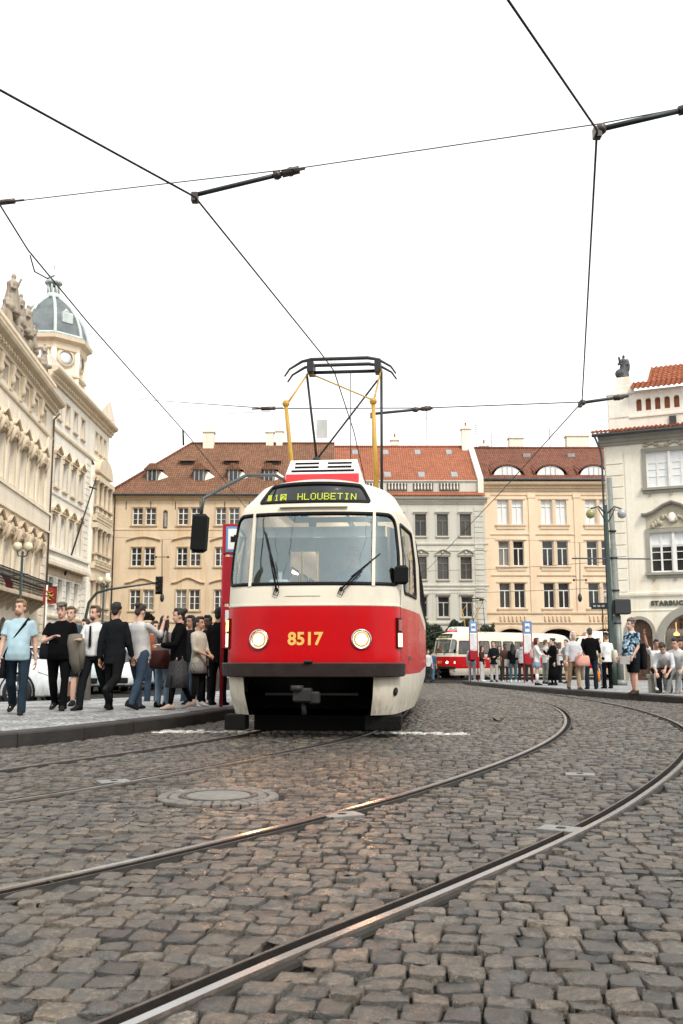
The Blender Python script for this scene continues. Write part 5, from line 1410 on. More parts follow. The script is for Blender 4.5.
# ---- F: stone house on the right with the coffee shop
def house_shop():
    X0, Y0 = 14.1, 50.0; g = zg(Y0) + .1; L = 12.0
    r = empty('corner_house', (X0, Y0, g), R(-24.4), 'ivory stone corner house with baroque window gables and a coffee shop, at the right', 'building')
    z0 = -g
    def Z(z): return z + z0
    H = Z(12.25)
    ops = [(.80, 2.05, .02, Z(2.85), .7), (2.62, 5.6, .05, Z(3.15), 1.35), (6.9, 9.9, .05, Z(3.15), 1.35)]
    W1 = [(2.15, 4.45), (5.95, 8.25), (9.3, 11.4)]
    for a, b in W1: ops += [(a, b, Z(5.25), Z(7.3)), (a, b, Z(9.7), Z(11.6))]
    m = MB(); wall(m, 0, L, 0, H, ops, rev=.3); m.build('wall', P_ivory, r); side_box(r, 0, L, 12, 0, H, P_ivory)
    for z_, n in ((.3, 9), ): pass
    blockpilaster(r, .08, .95, Z(4.25), Z(11.9), P_ivory, .62, .06); m = MB(); m.box(1.05, -.04, Z(4.2), 1.4, .02, Z(11.9)); m.build('pilaster', P_ivory, r)
    for a, b in W1:
        for zz, h, st in ((5.25, 2.05, 'six'), (9.7, 1.9, 'six')):
            for q in (a, (a + b) / 2 + .06):
                window(r, q, Z(zz), (b - a) / 2 - .06, h, st, pane=M_pane, trim=P_greystone, sill=False, rev=.12, blind=.36 if zz < 6 else .97)
            m = MB(); m.box((a + b) / 2 - .06, -.02, Z(zz), (a + b) / 2 + .06, .2, Z(zz) + h); m.build('mullion', M_frame, r)
            m = MB(); m.box(a - .22, -.07, Z(zz), a - .003, .02, Z(zz) + h); m.box(b + .003, -.07, Z(zz), b + .22, .02, Z(zz) + h); m.box(a - .22, -.075, Z(zz) + h, b + .22, .02, Z(zz) + h + .2); m.box(a - .3, -.2, Z(zz) - .15, b + .3, .02, Z(zz) - .02); m.box(a - .22, -.1, Z(zz) - .3, b + .22, .02, Z(zz) - .15)
            for x in (a + .1, (a + b) / 2, b - .1): m.prism([(x - .1, Z(zz) - .3), (x + .1, Z(zz) - .3), (x, Z(zz) - .5)], -.08, .02, 'y')
            m.build('window_surround', P_greystone, r)
        # baroque gable over the first-floor window
        m = MB(); cx = (a + b) / 2; zz = Z(7.55); rr = random.Random(5)
        pts = [(a - .35, zz + .62), (a - .1, zz + .62), (a + .2, zz + .72), (cx - .45, zz + 1.05), (cx, zz + 1.22), (cx + .45, zz + 1.05), (b - .2, zz + .72), (b + .1, zz + .62), (b + .35, zz + .62)]
        m.stack([[(x, .02, q), (x, -.26, q + .02), (x, -.34, q + .1), (x, -.34, q + .16), (x, .02, q + .2)] for x, q in pts], True, False)
        m.build('window_gable', P_greystone, r)
        m = MB(); fld = [(a - .12, zz - .02), (b + .12, zz - .02), (b + .15, zz + .6), (cx + .45, zz + 1.0), (cx, zz + 1.18), (cx - .45, zz + 1.0), (a - .15, zz + .6)]
        m.prism(fld, -.05, .02, 'y')
        for k in range(16): t = k / 15; m.ell((a + .2 + (b - a - .4) * t, -.08, zz + .12 + .5 * math.sin(t * math.pi) * rr.uniform(.4, 1.2)), (.11, .1, .10 + .08 * rr.random()), 7, 5)
        m.build('stucco_relief', plaster('relief_stone', (.42, .38, .29), amt=.5), r)
        m = MB(); m.lathe([(0, 0), (.2, .0), (.24, .06), (.16, .12), (0, .14)], n=10); 
        for v in range(len(m.v)): x, y, z = m.v[v]; m.v[v] = (cx + x * .9, -.06 - z, zz + .5 + y * 1.2)
        m.build('cartouche', P_white, r)
        m = MB()
        for k in range(14): t = k / 13; m.ell((a + (b - a) * t, -.05, Z(11.95) + .12 * math.sin(t * 12.6)), (.14, .08, .09), 7, 5)
        m.build('stucco_garland', plaster('relief_stone', (.42, .38, .29), amt=.5), r)
    cornice(r, 'string_course', 0, L, Z(4.0), P_ivory, 1.1, prof=BAND); cornice(r, 'string_course', 0, L, Z(3.25), P_ivory, .35, prof=BAND)
    cornice(r, 'eaves_cornice', 0, L, Z(12.1), P_greystone, .95)
    m = MB(); m.tube([(-.5, -.62, Z(12.62)), (L, -.62, Z(12.62))], .09, 8); m.tube([(-.35, -.6, Z(12.55)), (-.15, -.25, Z(11.9)), (-.1, -.12, Z(11.4)), (-.1, -.1, 0)], .055, 8); m.build('gutter', M_lead, r)
    # real pantiles on the eave strip and on the roof behind the attic
    def pantiles(name, u0, u1, y0, z0_, y1, z1_, par, rows, pitch=.22):
        q = MB(); n = int((u1 - u0) / pitch * 4); sl = Vector((0, y1 - y0, z1_ - z0_)); nrm = Vector((0, -sl.z, sl.y)).normalized(); R_ = random.Random(2)
        for j in range(rows):
            a = Vector((0, y0, z0_)) + sl * (j / rows) + nrm * .05; b = Vector((0, y0, z0_)) + sl * ((j + 1.12) / rows)
            A = []; B = []
            for i in range(n + 1):
                u = u0 + (u1 - u0) * i / n; w = .045 * (1 + math.cos(i * math.pi / 2)) * (1 + .2 * R_.uniform(-1, 1))
                A.append((u, a.y + nrm.y * w, a.z + nrm.z * w)); B.append((u, b.y + nrm.y * w, b.z + nrm.z * w))
            q.add(A + B, [(i, i + 1, n + 2 + i, n + 1 + i) for i in range(n)], True)
            q.add(A + [(p[0], p[1] + .02, p[2] - .07) for p in A], [(i, i + 1, n + 2 + i, n + 1 + i) for i in range(n)])
        return q.build(name, pm('pantile_clay', (.30, .10, .05), .85, 0, .2, .45, 9), par)
    pantiles('eaves_tiles', -.55, L, -.62, Z(12.72), .25, Z(13.0), r, 3)
    m = MB(); holes = [(1.75 + k * .48, 2.03 + k * .48, Z(13.95), Z(14.62), .12) for k in range(19)]
    wall(m, .25, L, Z(12.8), Z(14.95), holes, y=.3, rev=.25); m.quad((.25, .3, Z(12.8)), (.25, 4, Z(12.8)), (.25, 4, Z(14.95)), (.25, .3, Z(14.95))); m.box(.2, .22, Z(14.95), L, .62, Z(15.06)); m.box(.25, .24, Z(13.6), L, .32, Z(13.7)); m.box(.3, .24, Z(12.95), 1.35, .32, Z(14.9)); m.build('attic_wall', P_white, r)
    m = MB(); m.box(1.6, .58, Z(13.7), L, .62, Z(14.8)); m.build('attic_grille', pm('brick_red', (.34, .12, .06), .85), r)
    m = MB(); m.box(3.4, .2, Z(12.95), 3.75, .34, Z(13.5)); m.build('attic_hatch', M_pane, r)
    rf = pantiles('roof', 1.55, L, -.15, Z(15.05), 1.2, Z(15.75), r, 5, .26)
    pantiles('roof_tiles', 2.3, L, 1.15, Z(15.7), 3.6, Z(17.2), rf, 7, .26)
    m = MB(); m.box(.7, .35, Z(15.0), 1.55, 1.3, Z(15.5), .04); m.box(.78, .4, Z(15.5), 1.47, 1.2, Z(15.95), .03); m.build('pedestal', P_white, r)
    # statue
    m = MB(); figure(m, 0, 0, .0, 1.35, 4); m.ell((-.12, .05, .3), (.36, .3, .3), 8, 6); m.ell((.22, .05, .75), (.16, .2, .42), 8, 6); m.tube([(-.2, -.1, .9), (-.3, -.2, 1.2)], [.08, .06], 6)
    me = evalmods(m.mesh('roof_statue', pm('bronze_dark', (.07, .075, .075), .6, .3)), [('REMESH', dict(mode='VOXEL', voxel_size=.03)), ('SMOOTH', dict(factor=.5, iterations=2))])
    for p in me.polygons: p.use_smooth = True
    o = link('roof_statue', me); mw = Matrix.Translation((X0, Y0, g)) @ Matrix.Rotation(R(-24.4), 4, 'Z'); o.location = mw @ Vector((1.12, .8, Z(15.95)))
    tag(o, 'dark seated figure on the white pedestal above the coffee shop roof', 'statue')
    # shop: arched door, arched window with warm lit interior, lettering
    m = MB(); m.box(.80, .26, .02, 2.05, .32, Z(2.85))
    for x in (.86, 1.46):
        for zz in (.3, 1.3, 2.2): m.box(x, .23, zz, x + .53, .26, zz + .75, .01)
    m.build('door', pm('brown_wood', (.085, .04, .022), .5, 0, .4, .35, 4), r)
    def archband(a, b, zt_, rise, th, d, mat, name):
        n = 18; cx, w = (a + b) / 2, (b - a) / 2; zs = zt_ - rise; rings = []
        path = [(-1, 0, .0)] ; q = MB()
        for k in range(n + 1):
            t = math.pi * k / n; ca, sa = -math.cos(t), math.sin(t)
            rings.append([(cx + w * ca, -d, zs + rise * sa), (cx + (w + th) * ca, -d, zs + (rise + th) * sa), (cx + (w + th) * ca, .02, zs + (rise + th) * sa), (cx + w * ca, .02, zs + rise * sa)])
        q.stack(rings, True, False)
        for sx in (-1, 1): x0, x1 = sorted((cx + sx * w, cx + sx * (w + th))); q.box(x0, -d, 0, x1, .02, zs)
        return q.build(name, mat, r)
    archband(.80, 2.05, Z(2.85), .7, .16, .05, P_greystone, 'door_surround')
    for a, b in ((2.62, 5.6), (6.9, 9.9)):
        archband(a, b, Z(3.15), 1.35, .38, .08, P_greystone, 'arch_surround')
        m = MB(); m.box(a, 1.9, .05, b, 2.0, Z(3.2)); m.box(a, .3, .02, b, 1.9, .06); m.box(a, .3, .05, a + .02, 1.9, Z(3.2)); m.build('shop_interior', pm('shop_wood', (.16, .07, .03), .6, 0, .4, .5, 2), r)
        m = MB(); m.box(a + .3, 1.5, .06, b - .2, 1.85, 1.1, .02); m.box(a + .6, 1.82, 1.5, b - .4, 1.88, 2.0); m.build('shop_counter', pm('counter', (.35, .16, .06), .5), r)
        for k in range(4):
            q = MB(); q.lathe([(.0, 0), (.13, .02), (.16, .1), (.06, .2), (.015, .24), (.015, .7)], (a + .5 + k * .68, 1.1, Z(2.0) + .12 * (k % 2)), 10); q.build('shop_lamp', emit('shop_glow', (1, .42, .12), 5), r)
        m = MB(); m.box(a, .3, .05, b, .33, Z(3.15)); m.build('shop_window', glassmat('shop_glass', (.8, .78, .75), .08), r)
        m = MB(); cx = (a + b) / 2
        for x in (a + .03, cx - .03, b - .08): m.box(x, .25, .05, x + .06, .299, Z(2.95))
        m.box(a, .25, Z(1.75), b, .298, Z(1.8)); m.build('shop_frame', M_framedark, r)
    me = text_mesh('STARBUCKS', .32, .022, .02, pm('sign_letters', (.05, .06, .045), .5), space=1.2)
    o = link('shop_sign', me, r, (3.05, -.055, Z(3.64))); o.rotation_euler = (R(90), 0, 0)
house_shop()

# ---- houses behind the viewer: seen only as reflections in the tram's glass and paint
def house_behind(x0, y0, L, H, mat, roof, rz, label, gable=False):
    r = empty('town_house', (x0, y0, -.02), rz, label, 'building')
    ops = [(1.2 + k * 2.6, 2.3 + k * 2.6, z, z + 1.9) for k in range(int((L - 2) / 2.6)) for z in (1.0, 4.4, 7.8, 11.0) if z + 2.4 < H]
    m = MB(); wall(m, 0, L, 0, H, ops); m.build('wall', mat, r); side_box(r, 0, L, 10, 0, H, mat)
    for o in ops: window(r, o[0], o[2], 1.1, 1.9, 't', trim=mat)
    cornice(r, 'eaves_cornice', 0, L, H - .5, mat, .8)
    m = MB()
    if gable: m.add([(0, -.5, H), (L, -.5, H), (L / 2, -.5, H + 5), (0, 10, H), (L, 10, H), (L / 2, 10, H + 5)], [(0, 1, 2), (0, 2, 5, 3), (1, 4, 5, 2), (3, 5, 4)])
    else: m.add([(0, -.5, H), (L, -.5, H), (L, 5, H + 5), (0, 5, H + 5), (0, 10, H), (L, 10, H)], [(0, 1, 2, 3), (3, 2, 5, 4), (0, 3, 4), (1, 5, 2)])
    m.build('roof', roof, r)
house_behind(-2, -30, 13, 11.5, P_beige, T_brown, R(180), 'beige gabled house behind the viewer, mirrored in the tram window', True)
house_behind(12, -33, 13.5, 13.5, P_grey, T_orange, R(180), 'grey house behind the viewer, mirrored in the tram front')
house_behind(26, -30, 13.5, 12.0, P_orange, T_rust, R(180), 'orange house behind the viewer on the right side of the street')
house_behind(-16, -28, 13.5, 14.0, P_cream, T_rust, R(180), 'cream house behind the viewer on the left side of the street')
# ================================================================== PEOPLE
SKIN = {k: pm('skin_' + k, c, .55, 0, .4, .08, 8) for k, c in dict(light=(.56, .34, .25), mid=(.44, .25, .17), tan=(.36, .20, .13), dark=(.12, .065, .045)).items()}
M_eye = pm('eye_dark', (.03, .02, .02), .4); M_lip = pm('lip', (.36, .12, .10), .5)
def cloth(name, col, pat=None, col2=None, scale=30):
    n = 'cloth_' + name
    if n in MATS: return MATS[n]
    if not pat: return pm(n, col, .9, 0, .15 if max(col) > .05 else .03, .14, 5, .3, 120)
    t = NT(n); c = t.coord()
    if pat == 'floral':
        v = t.n('ShaderNodeTexVoronoi'); v.inputs['Scale'].default_value = scale; t.l(c, v.inputs['Vector'])
        s = t.n('ShaderNodeSeparateColor'); t.l(v.outputs['Color'], s.inputs[0])
        k = t.ramp(s.outputs[0], [(.0, col), (.42, col), (.45, col2), (.7, col2), (.73, (.45, .55, .62)), (1, (.45, .55, .62))])
    else:
        w1 = t.n('ShaderNodeTexWave'); w1.inputs['Scale'].default_value = scale; w1.bands_direction = 'X'; t.l(c, w1.inputs[0])
        w2 = t.n('ShaderNodeTexWave'); w2.inputs['Scale'].default_value = scale; w2.bands_direction = 'Z'; t.l(c, w2.inputs[0])
        f = t.math('MAXIMUM', w1.outputs['Fac'], w2.outputs['Fac']); k = t.mix(col, col2, t.ramp(f, [(.8, 0), (.95, 1)]))
    t.principled(k, .9, 0, .15, t.noise(c, 120, 3), .3, .01); MATS[n] = t.m; return t.m

def Rx(a): return Matrix.Rotation(a, 3, 'X')
def Rz(a): return Matrix.Rotation(a, 3, 'Z')
def wrinkle(me, amp, f, seed):
    n = len(me.vertices); co = np.empty(n * 3); no = np.empty(n * 3); me.vertices.foreach_get('co', co); me.vertices.foreach_get('normal', no)
    p = co.reshape(-1, 3) * f; r = np.random.default_rng(seed + 1); w = np.zeros(n)
    for q in range(9):
        d = r.normal(0, 1, 3) * (1.3, 1.3, .8); k = 1 + q * .45
        w += np.sin(p @ d * k + r.uniform(0, 6.28) + 1.3 * np.sin(p @ r.normal(0, .7, 3))) / (1 + q * .35)
    me.vertices.foreach_set('co', (co.reshape(-1, 3) + no.reshape(-1, 3) * (w * amp * .38)[:, None]).ravel())
def fuse(mb, name, mats, vox, it=3, wr=0, seed=0, extra=None):
    me = evalmods(mb.mesh(name, mats, recalc=True), [('REMESH', dict(mode='VOXEL', voxel_size=vox)), ('SMOOTH', dict(factor=.5, iterations=it))])
    if wr: wrinkle(me, wr, 9, seed)
    me.polygons.foreach_set('use_smooth', [True] * len(me.polygons))
    me.materials.clear()
    for m in (mats if isinstance(mats, (list, tuple)) else [mats]): me.materials.append(m)
    if extra is not None:
        bm = bmesh.new(); bm.from_mesh(me); tmp = extra.mesh('x', mats); bm.from_mesh(tmp); bm.to_mesh(me); bm.free(); bpy.data.meshes.remove(tmp)
    me.update(); return me

NOPOSE = dict(lean=0, lt=0, lk=2, rt=0, rk=2, la=(4, 8, 10, 0), ra=(4, 8, 10, 0), hy=0, hp=0, tw=0)
def make_person(px, feet, Y, H, face, label, group, skin='light', hair=(.05, .035, .025), hairstyle='short', top=('tee', (.5, .5, .5)), bottom=('trousers', (.05, .05, .06)), shoes=(.02, .02, .02), build=1.0, belly=0, beard=None, hat=None, fine=True, seat=None, loc=None, vox=None, **pose):
    """a clothed figure. face: heading in degrees, 0 looks at the viewer, 90 looks to picture right. arms: (forward, outward, elbow, inward)"""
    P = dict(NOPOSE); P.update(pose); k = H / 1.78; W_ = build
    vox = vox or (.013 if fine else .019); seed = int(px * 7) % 97; R_ = random.Random(seed)
    # ---- joints (figure looks along -y; its left is +x)
    hip = Vector((0, 0, .94 * k)); J = {}
    lo = 9
    for s, n in ((1, 'l'), (-1, 'r')):
        th, kn = R(P[n + 't']), R(P[n + 'k']); ab = R(P.get('ab', 3))
        h = hip + Vector((s * .09 * k * W_, 0, 0)); 
        kd = Vector((s * math.sin(ab) * .8, -math.sin(th), -math.cos(th))).normalized(); kp = h + kd * .44 * k
        ad = Vector((s * math.sin(ab) * .3, -math.sin(th - kn), -math.cos(th - kn))).normalized(); ap = kp + ad * .42 * k
        fp = R(P.get(n + 'f', 0)) if n + 'f' in P else max(0, (kn - th)) * .55
        fd = Vector((s * .12, -math.cos(fp), -math.sin(fp))).normalized()
        J[n] = (h, kp, ap, fd); lo = min(lo, ap.z - .085 * k, (ap + fd * .16 * k).z - .035 * k)
    lift = -lo
    tl = Rz(R(P['tw'])) @ Rx(R(P['lean']))     # lean > 0 bends forward (towards -y)
    def T(v): return hip + tl @ (Vector(v) * k)
    def tx(v): return tl @ Vector(v)
    sh = {}
    for s, n in ((1, 'la'), (-1, 'ra')):
        f, o, e, i = [R(a) for a in P[n]]
        p0 = T((s * .172 * W_, .01, .465)); d = Vector((s * math.sin(o), -math.sin(f) * math.cos(o), -math.cos(f) * math.cos(o)))
        el = p0 + (tl @ d) * .30 * k
        fd = Vector((s * math.sin(o) * .5, -math.sin(f + e), -math.cos(f + e))).normalized()
        fd = Matrix.Rotation(-s * i * 1, 3, 'Z') @ fd if i else fd
        wr = el + (tl @ fd).normalized() * .255 * k
        sh[n] = (p0, el, wr, (tl @ fd).normalized())
    hm = tl @ Rz(R(P['hy'])) @ Rx(R(P['hp'])); hc = T((0, -.018, .698))
    def Hd(v): return hc + hm @ (Vector(v) * k)
    g = empty('person', (0, 0, 0), 0, label, 'person', group)
    # ---- body: one skin
    b = MB()
    b.ell(Hd((0, .012, .035)), (.076 * k, .096 * k, .108 * k), 14, 10, hm); b.ell(Hd((0, -.022, -.035)), (.060 * k, .070 * k, .085 * k), 12, 8, hm); b.ell(Hd((0, -.055, -.085)), (.032 * k, .03 * k, .028 * k), 8, 6, hm)
    b.tube([Hd((0, -.088, .012)), Hd((0, -.112, -.03)), Hd((0, -.092, -.042))], [.010 * k, .017 * k, .014 * k], 6); b.ell(Hd((0, -.075, .035)), (.05 * k, .022 * k, .014 * k), 8, 5, hm)
    for s in (-1, 1): b.ell(Hd((s * .078, .012, -.005)), (.012 * k, .024 * k, .034 * k), 7, 6, hm)
    b.tube([T((0, .015, .50)), T((0, .005, .60)), hc + hm @ Vector((0, .01, -.02)) * k], [.078 * k, .063 * k, .058 * k], 10)
    torso = [(0, .0, -.02, .15, .10), (0, .0, .12, .135, .095), (0, -.005, .28, .145, .10), (0, .0, .42, .16, .105), (0, .01, .52, .10, .075)]
    def ring(cx, cy, z, rx, ry, n=18): return [T((cx + rx * W_ * math.copysign(abs(math.cos(a)) ** .85, math.cos(a)), cy + ry * W_ * math.sin(a), z)) for a in [2 * math.pi * q / n for q in range(n)]]
    b.stack([ring(*q) for q in torso])
    for n in ('la', 'ra'):
        p0, el, wr, fd = sh[n]; b.ell(p0, .042 * k, 8, 6)
        b.tube([p0, p0.lerp(el, .5), el], [.042 * k * W_, .042 * k * W_, .036 * k], 9); b.ell(el, .037 * k, 8, 6); b.tube([el, el.lerp(wr, .35), wr, wr + fd * .02 * k], [.037 * k, .038 * k, .025 * k, .024 * k], 9)
    for n in ('l', 'r'):
        h, kp, ap, fd = J[n]; b.tube([h, h.lerp(kp, .4), kp], [.085 * k * W_, .074 * k * W_, .052 * k], 10); b.ell(kp, .052 * k, 8, 6); b.tube([kp, kp.lerp(ap, .35), ap], [.050 * k, .054 * k, .036 * k], 10); b.ell(ap, .037 * k, 8, 6); dn = Vector((0, 0, -.03 * k)); b.tube([ap + dn, ap + fd * .12 * k + dn * 1.5], [.032 * k, .02 * k], 8)
    ex = MB()
    for s in (-1, 1): ex.mi = 1; ex.ell(Hd((s * .032, -.088, .022)), (.011 * k, .007 * k, .007 * k), 6, 5, hm); ex.mi = 3; ex.ell(Hd((s * .034, -.091, .045)), (.020 * k, .006 * k, .006 * k), 6, 4, hm)
    ex.mi = 2; ex.ell(Hd((0, -.094, -.062)), (.021 * k, .007 * k, .007 * k), 8, 4, hm); ex.mi = 0
    # hands: palm, four bent fingers, thumb
    for n, s in (('la', 1), ('ra', -1)):
        p0, el, wr, fd = sh[n]; side = fd.cross(Vector((0, 0, 1)));
        if side.length < .25: side = tl @ Vector((0, -1, 0))
        side.normalize(); nrm = side.cross(fd).normalized()
        if nrm.dot(p0 - hip) * 1 > 0 and P.get('palmin', True): nrm = -nrm
        pm_ = wr + fd * .055 * k
        rot = Matrix((side, fd, nrm)).transposed()
        ex.ell(pm_, (.040 * k, .055 * k, .017 * k), 8, 6, rot)
        for q, L in enumerate((.072, .082, .076, .06)):
            o = wr + fd * .09 * k + side * (.030 - .020 * q) * k; c1 = o + fd * L * .45 * k + nrm * .006 * k; c2 = c1 + (fd * .8 + nrm * .6) * L * .35 * k; c3 = c2 + (fd * .45 + nrm * .9) * L * .3 * k
            ex.tube([o, c1, c2, c3], [.0092 * k, .0088 * k, .0082 * k, .0068 * k], 6)
        o = wr + fd * .03 * k + side * .03 * k; ex.tube([o, o + (fd * .5 + side * .75) * .04 * k, o + (fd * .95 + side * .75 + nrm * .3) * .07 * k], [.0115 * k, .0105 * k, .008 * k], 6)
    hcol = pm('hair_%d_%d_%d' % tuple(int(x * 100) for x in hair), hair, .65, 0, .4, .3, 30, .4, 90)
    body = link('body', fuse(b, 'body', [SKIN[skin], M_eye, M_lip, hcol], vox * .9, 2, extra=ex), g)
    # ---- hair
    if hairstyle and hairstyle != 'none':
        m = MB(); bald = hairstyle == 'thin'
        m.ell(Hd((0, .028, .055)), ((.083 if not bald else .080) * k, (.096 if not bald else .09) * k, (.100 if not bald else .092) * k), 12, 8, hm)
        if not bald: m.ell(Hd((0, -.035, .115)), (.062 * k, .055 * k, .038 * k), 10, 6, hm)
        m.ell(Hd((0, .075, -.01)), (.062 * k, .045 * k, .075 * k), 10, 6, hm)
        for s in (-1, 1): m.ell(Hd((s * .072, .0, .045)), (.014 * k, .04 * k, .04 * k), 7, 5, hm)
        if hairstyle == 'bun': m.ell(Hd((0, .115, .10)), (.052 * k,) * 3, 9, 7, hm)
        if hairstyle == 'curly':
            for q in range(26):
                a = R_.uniform(0, 6.28); e = R_.uniform(.0, 1.4); m.ell(Hd((.085 * math.cos(a) * math.cos(e), .035 + .09 * math.sin(a) * math.cos(e) if math.sin(a) > -.6 else .0, .06 + .10 * math.sin(e))), R_.uniform(.022, .036) * k, 7, 5)
        if hairstyle == 'bob': m.tube([Hd((0, .05, .06)), Hd((0, .07, -.06)), Hd((0, .06, -.13))], [(.08 * k, .07 * k), (.088 * k, .06 * k), (.075 * k, .05 * k)], 12); [m.tube([Hd((s * .07, .01, .06)), Hd((s * .082, .0, -.04)), Hd((s * .07, -.01, -.12))], [.025 * k, .028 * k, .018 * k], 7) for s in (-1, 1)]
        if hairstyle == 'long': m.tube([Hd((0, .05, .06)), Hd((0, .085, -.08)), T((0, .12, .42)), T((0, .125, .30))], [(.08 * k, .06 * k), (.085 * k, .05 * k), (.09 * k, .04 * k), (.06 * k, .025 * k)], 12); [m.tube([Hd((s * .07, .01, .06)), Hd((s * .085, .01, -.06)), T((s * .09, .03, .46))], [.025 * k, .028 * k, .02 * k], 7) for s in (-1, 1)]
        if hairstyle == 'tail': m.tube([Hd((0, .10, .07)), Hd((0, .15, .04)), Hd((0, .15, -.10)), T((0, .13, .42))], [.025 * k, .034 * k, .03 * k, .012 * k], 8)
        if beard: m.ell(Hd((0, -.05, -.075)), (.052 * k, .052 * k, .045 * k), 10, 7, hm)
        hme = fuse(m, 'hair', hcol, vox * .85, 1)
        wrinkle(hme, .004 * k, 40, seed)
        link('hair', hme, g)
        if beard and False: pass
    if hat:
        m = MB(); hx = cloth(*hat[1:]); 
        if hat[0] == 'flat': m.ell(Hd((0, .0, .125)), (.094 * k, .118 * k, .048 * k), 14, 8, hm); m.ell(Hd((0, -.105, .098)), (.062 * k, .05 * k, .012 * k), 10, 6, hm)
        else: m.ell(Hd((0, .012, .10)), (.088 * k, .106 * k, .075 * k), 14, 8, hm); m.ell(Hd((0, .10 if hat[0] == 'back' else -.12, .075)), (.06 * k, .06 * k, .012 * k), 10, 6, hm)
        link('hat', fuse(m, 'hat', hx, vox * .8, 2), g)
    # ---- upper clothes
    kind = top[0]; tcol = cloth(*((top[2],) + (top[1],) + tuple(top[3:])) if len(top) > 2 else ('%02d%02d%02d' % tuple(int(x * 99) for x in top[1]), top[1]))
    m = MB(); o = .016; hem = -.10 if kind not in ('tucked', 'jacket', 'dress') else (-.02 if kind == 'tucked' else -.18)
    rings = [(0, -.002 - belly * .5, hem, .184, .132 + belly * .5), (0, -.002 - belly, hem + .10, .174, .126 + belly), (0, -.005 - belly, .14, .156, .118 + belly), (0, -.005 - belly * .4, .28, .165, .122 + belly * .4), (0, .0, .40, .180, .126), (0, .008, .47, .172, .105), (0, .010, .51, .125, .085), (0, .012, .55, .072, .066)]
    m.stack([ring(a, c, d, e, f) for a, c, d, e, f in rings])
    if kind in ('turtle', 'hoodie', 'jacket'): m.tube([T((0, .012, .50)), T((0, .0, .59 if kind == 'turtle' else .565))], [.085 * k, .068 * k], 12)
    if kind == 'hoodie': m.ell(T((0, .085, .53)), (.10 * k, .06 * k, .07 * k), 10, 6)
    for n in ('la', 'ra'):
        p0, el, wr, fd = sh[n]; m.ell(p0, (.056 * k * W_), 10, 7)
        sl = {'tee': .62, 'floral': .8, 'vest': .0, 'none': 0}.get(kind, 2)
        loose = .018 if kind in ('jacket', 'hoodie') else .012
        if sl == 2:
            roll = kind in ('rolled',); q = wr if not roll else el.lerp(wr, .35)
            m.tube([p0, p0.lerp(el, .5), el], [.055 * k * W_, (.048 + loose) * k, (.040 + loose) * k], 10); m.ell(el, (.040 + loose) * k, 8, 6); m.tube([el, el.lerp(q, .5), q], [(.040 + loose) * k, (.040 + loose) * k, (.031 + loose) * k], 10)
        elif sl > 0: m.tube([p0, p0.lerp(el, .4), p0.lerp(el, sl)], [.056 * k * W_, (.054 + loose) * k, (.056 + loose) * k], 10)
    nm = {'tee': 'tee_shirt', 'floral': 'shirt', 'turtle': 'jumper', 'hoodie': 'hooded_top', 'jacket': 'jacket', 'tucked': 'shirt', 'rolled': 'shirt', 'vest': 'vest', 'dress': 'dress'}.get(kind, 'shirt')
    if kind == 'dress': m.stack([ring(0, 0, .02, .165, .115), ring(0, 0, -.2, .20, .15), ring(0, 0, -.62, .23, .2), ring(0, 0, -.66, .2, .17)])
    link(nm, fuse(m, nm, tcol, vox, 3, .007, seed), g)
    # ---- lower clothes
    bk = bottom[0]; bcol = cloth(*((bottom[2],) + (bottom[1],) + tuple(bottom[3:])) if len(bottom) > 2 else ('%02d%02d%02d' % tuple(int(x * 99) for x in bottom[1]), bottom[1]))
    if bk in ('trousers', 'shorts', 'jeans'):
        m = MB(); m.stack([[hip + Vector((.150 * W_ * k * math.cos(a), (.110 + belly * .3) * k * math.sin(a) - belly * .2 * k, z * k)) for a in [2 * math.pi * q / 16 for q in range(16)]] for z in (-.09, -.02, .06, .10)])
        for n in ('l', 'r'):
            h, kp, ap, fd = J[n]; m.ell(h, .10 * k * W_, 10, 8)
            if bk == 'shorts': m.tube([h, h.lerp(kp, .5), h.lerp(kp, .98)], [.102 * k * W_, .094 * k * W_, .086 * k * W_], 12)
            else: m.tube([h, h.lerp(kp, .4), kp], [.100 * k * W_, .090 * k * W_, .070 * k], 12); m.ell(kp, .070 * k, 9, 7); m.tube([kp, kp.lerp(ap, .4), kp.lerp(ap, 1.13)], [.070 * k, .068 * k, .066 * k], 12)
        link('trousers' if bk != 'shorts' else 'shorts', fuse(m, 'trousers', bcol, vox, 3, .008, seed + 5), g)
    elif bk in ('skirt', 'miniskirt', 'longskirt'):
        L = {'skirt': .62, 'miniskirt': .36, 'longskirt': .82}[bk]; kn = (J['l'][1] + J['r'][1]) / 2; off = (kn - hip); off = Vector((off.x, off.y, 0))
        fl = .25 if bk != 'miniskirt' else .215
        m = MB(); rings = []; N = 36
        for t in (0, .12, .3, .6, 1.0):
            c = hip + off * min(1, t * L / .44) * .8; z = .07 - t * L; rr = .145 + (fl - .145) * t ** .8
            rings.append([c + Vector((rr * k * W_ * (1 + .06 * t * math.sin(q * 2 * math.pi / N * 9)) * math.cos(2 * math.pi * q / N), rr * .8 * k * (1 + .06 * t * math.sin(q * 2 * math.pi / N * 9)) * math.sin(2 * math.pi * q / N), z * k)) for q in range(N)])
        m.stack(rings); sk = m.build('skirt', bcol, g)
        if len(bottom) > 4 or True:
            m = MB(); lc = P.get('legs')
            if lc:
                for n in ('l', 'r'):
                    h, kp, ap, fd = J[n]; m.tube([h.lerp(kp, .45), h.lerp(kp, .6), kp, kp.lerp(ap, .4), ap], [.076 * k, .074 * k, .056 * k, .058 * k, .040 * k], 10)
                link('leggings', m.mesh('leggings', cloth('leg%02d' % int(lc[0] * 99), lc)), g)
    sc = P.get('socks')
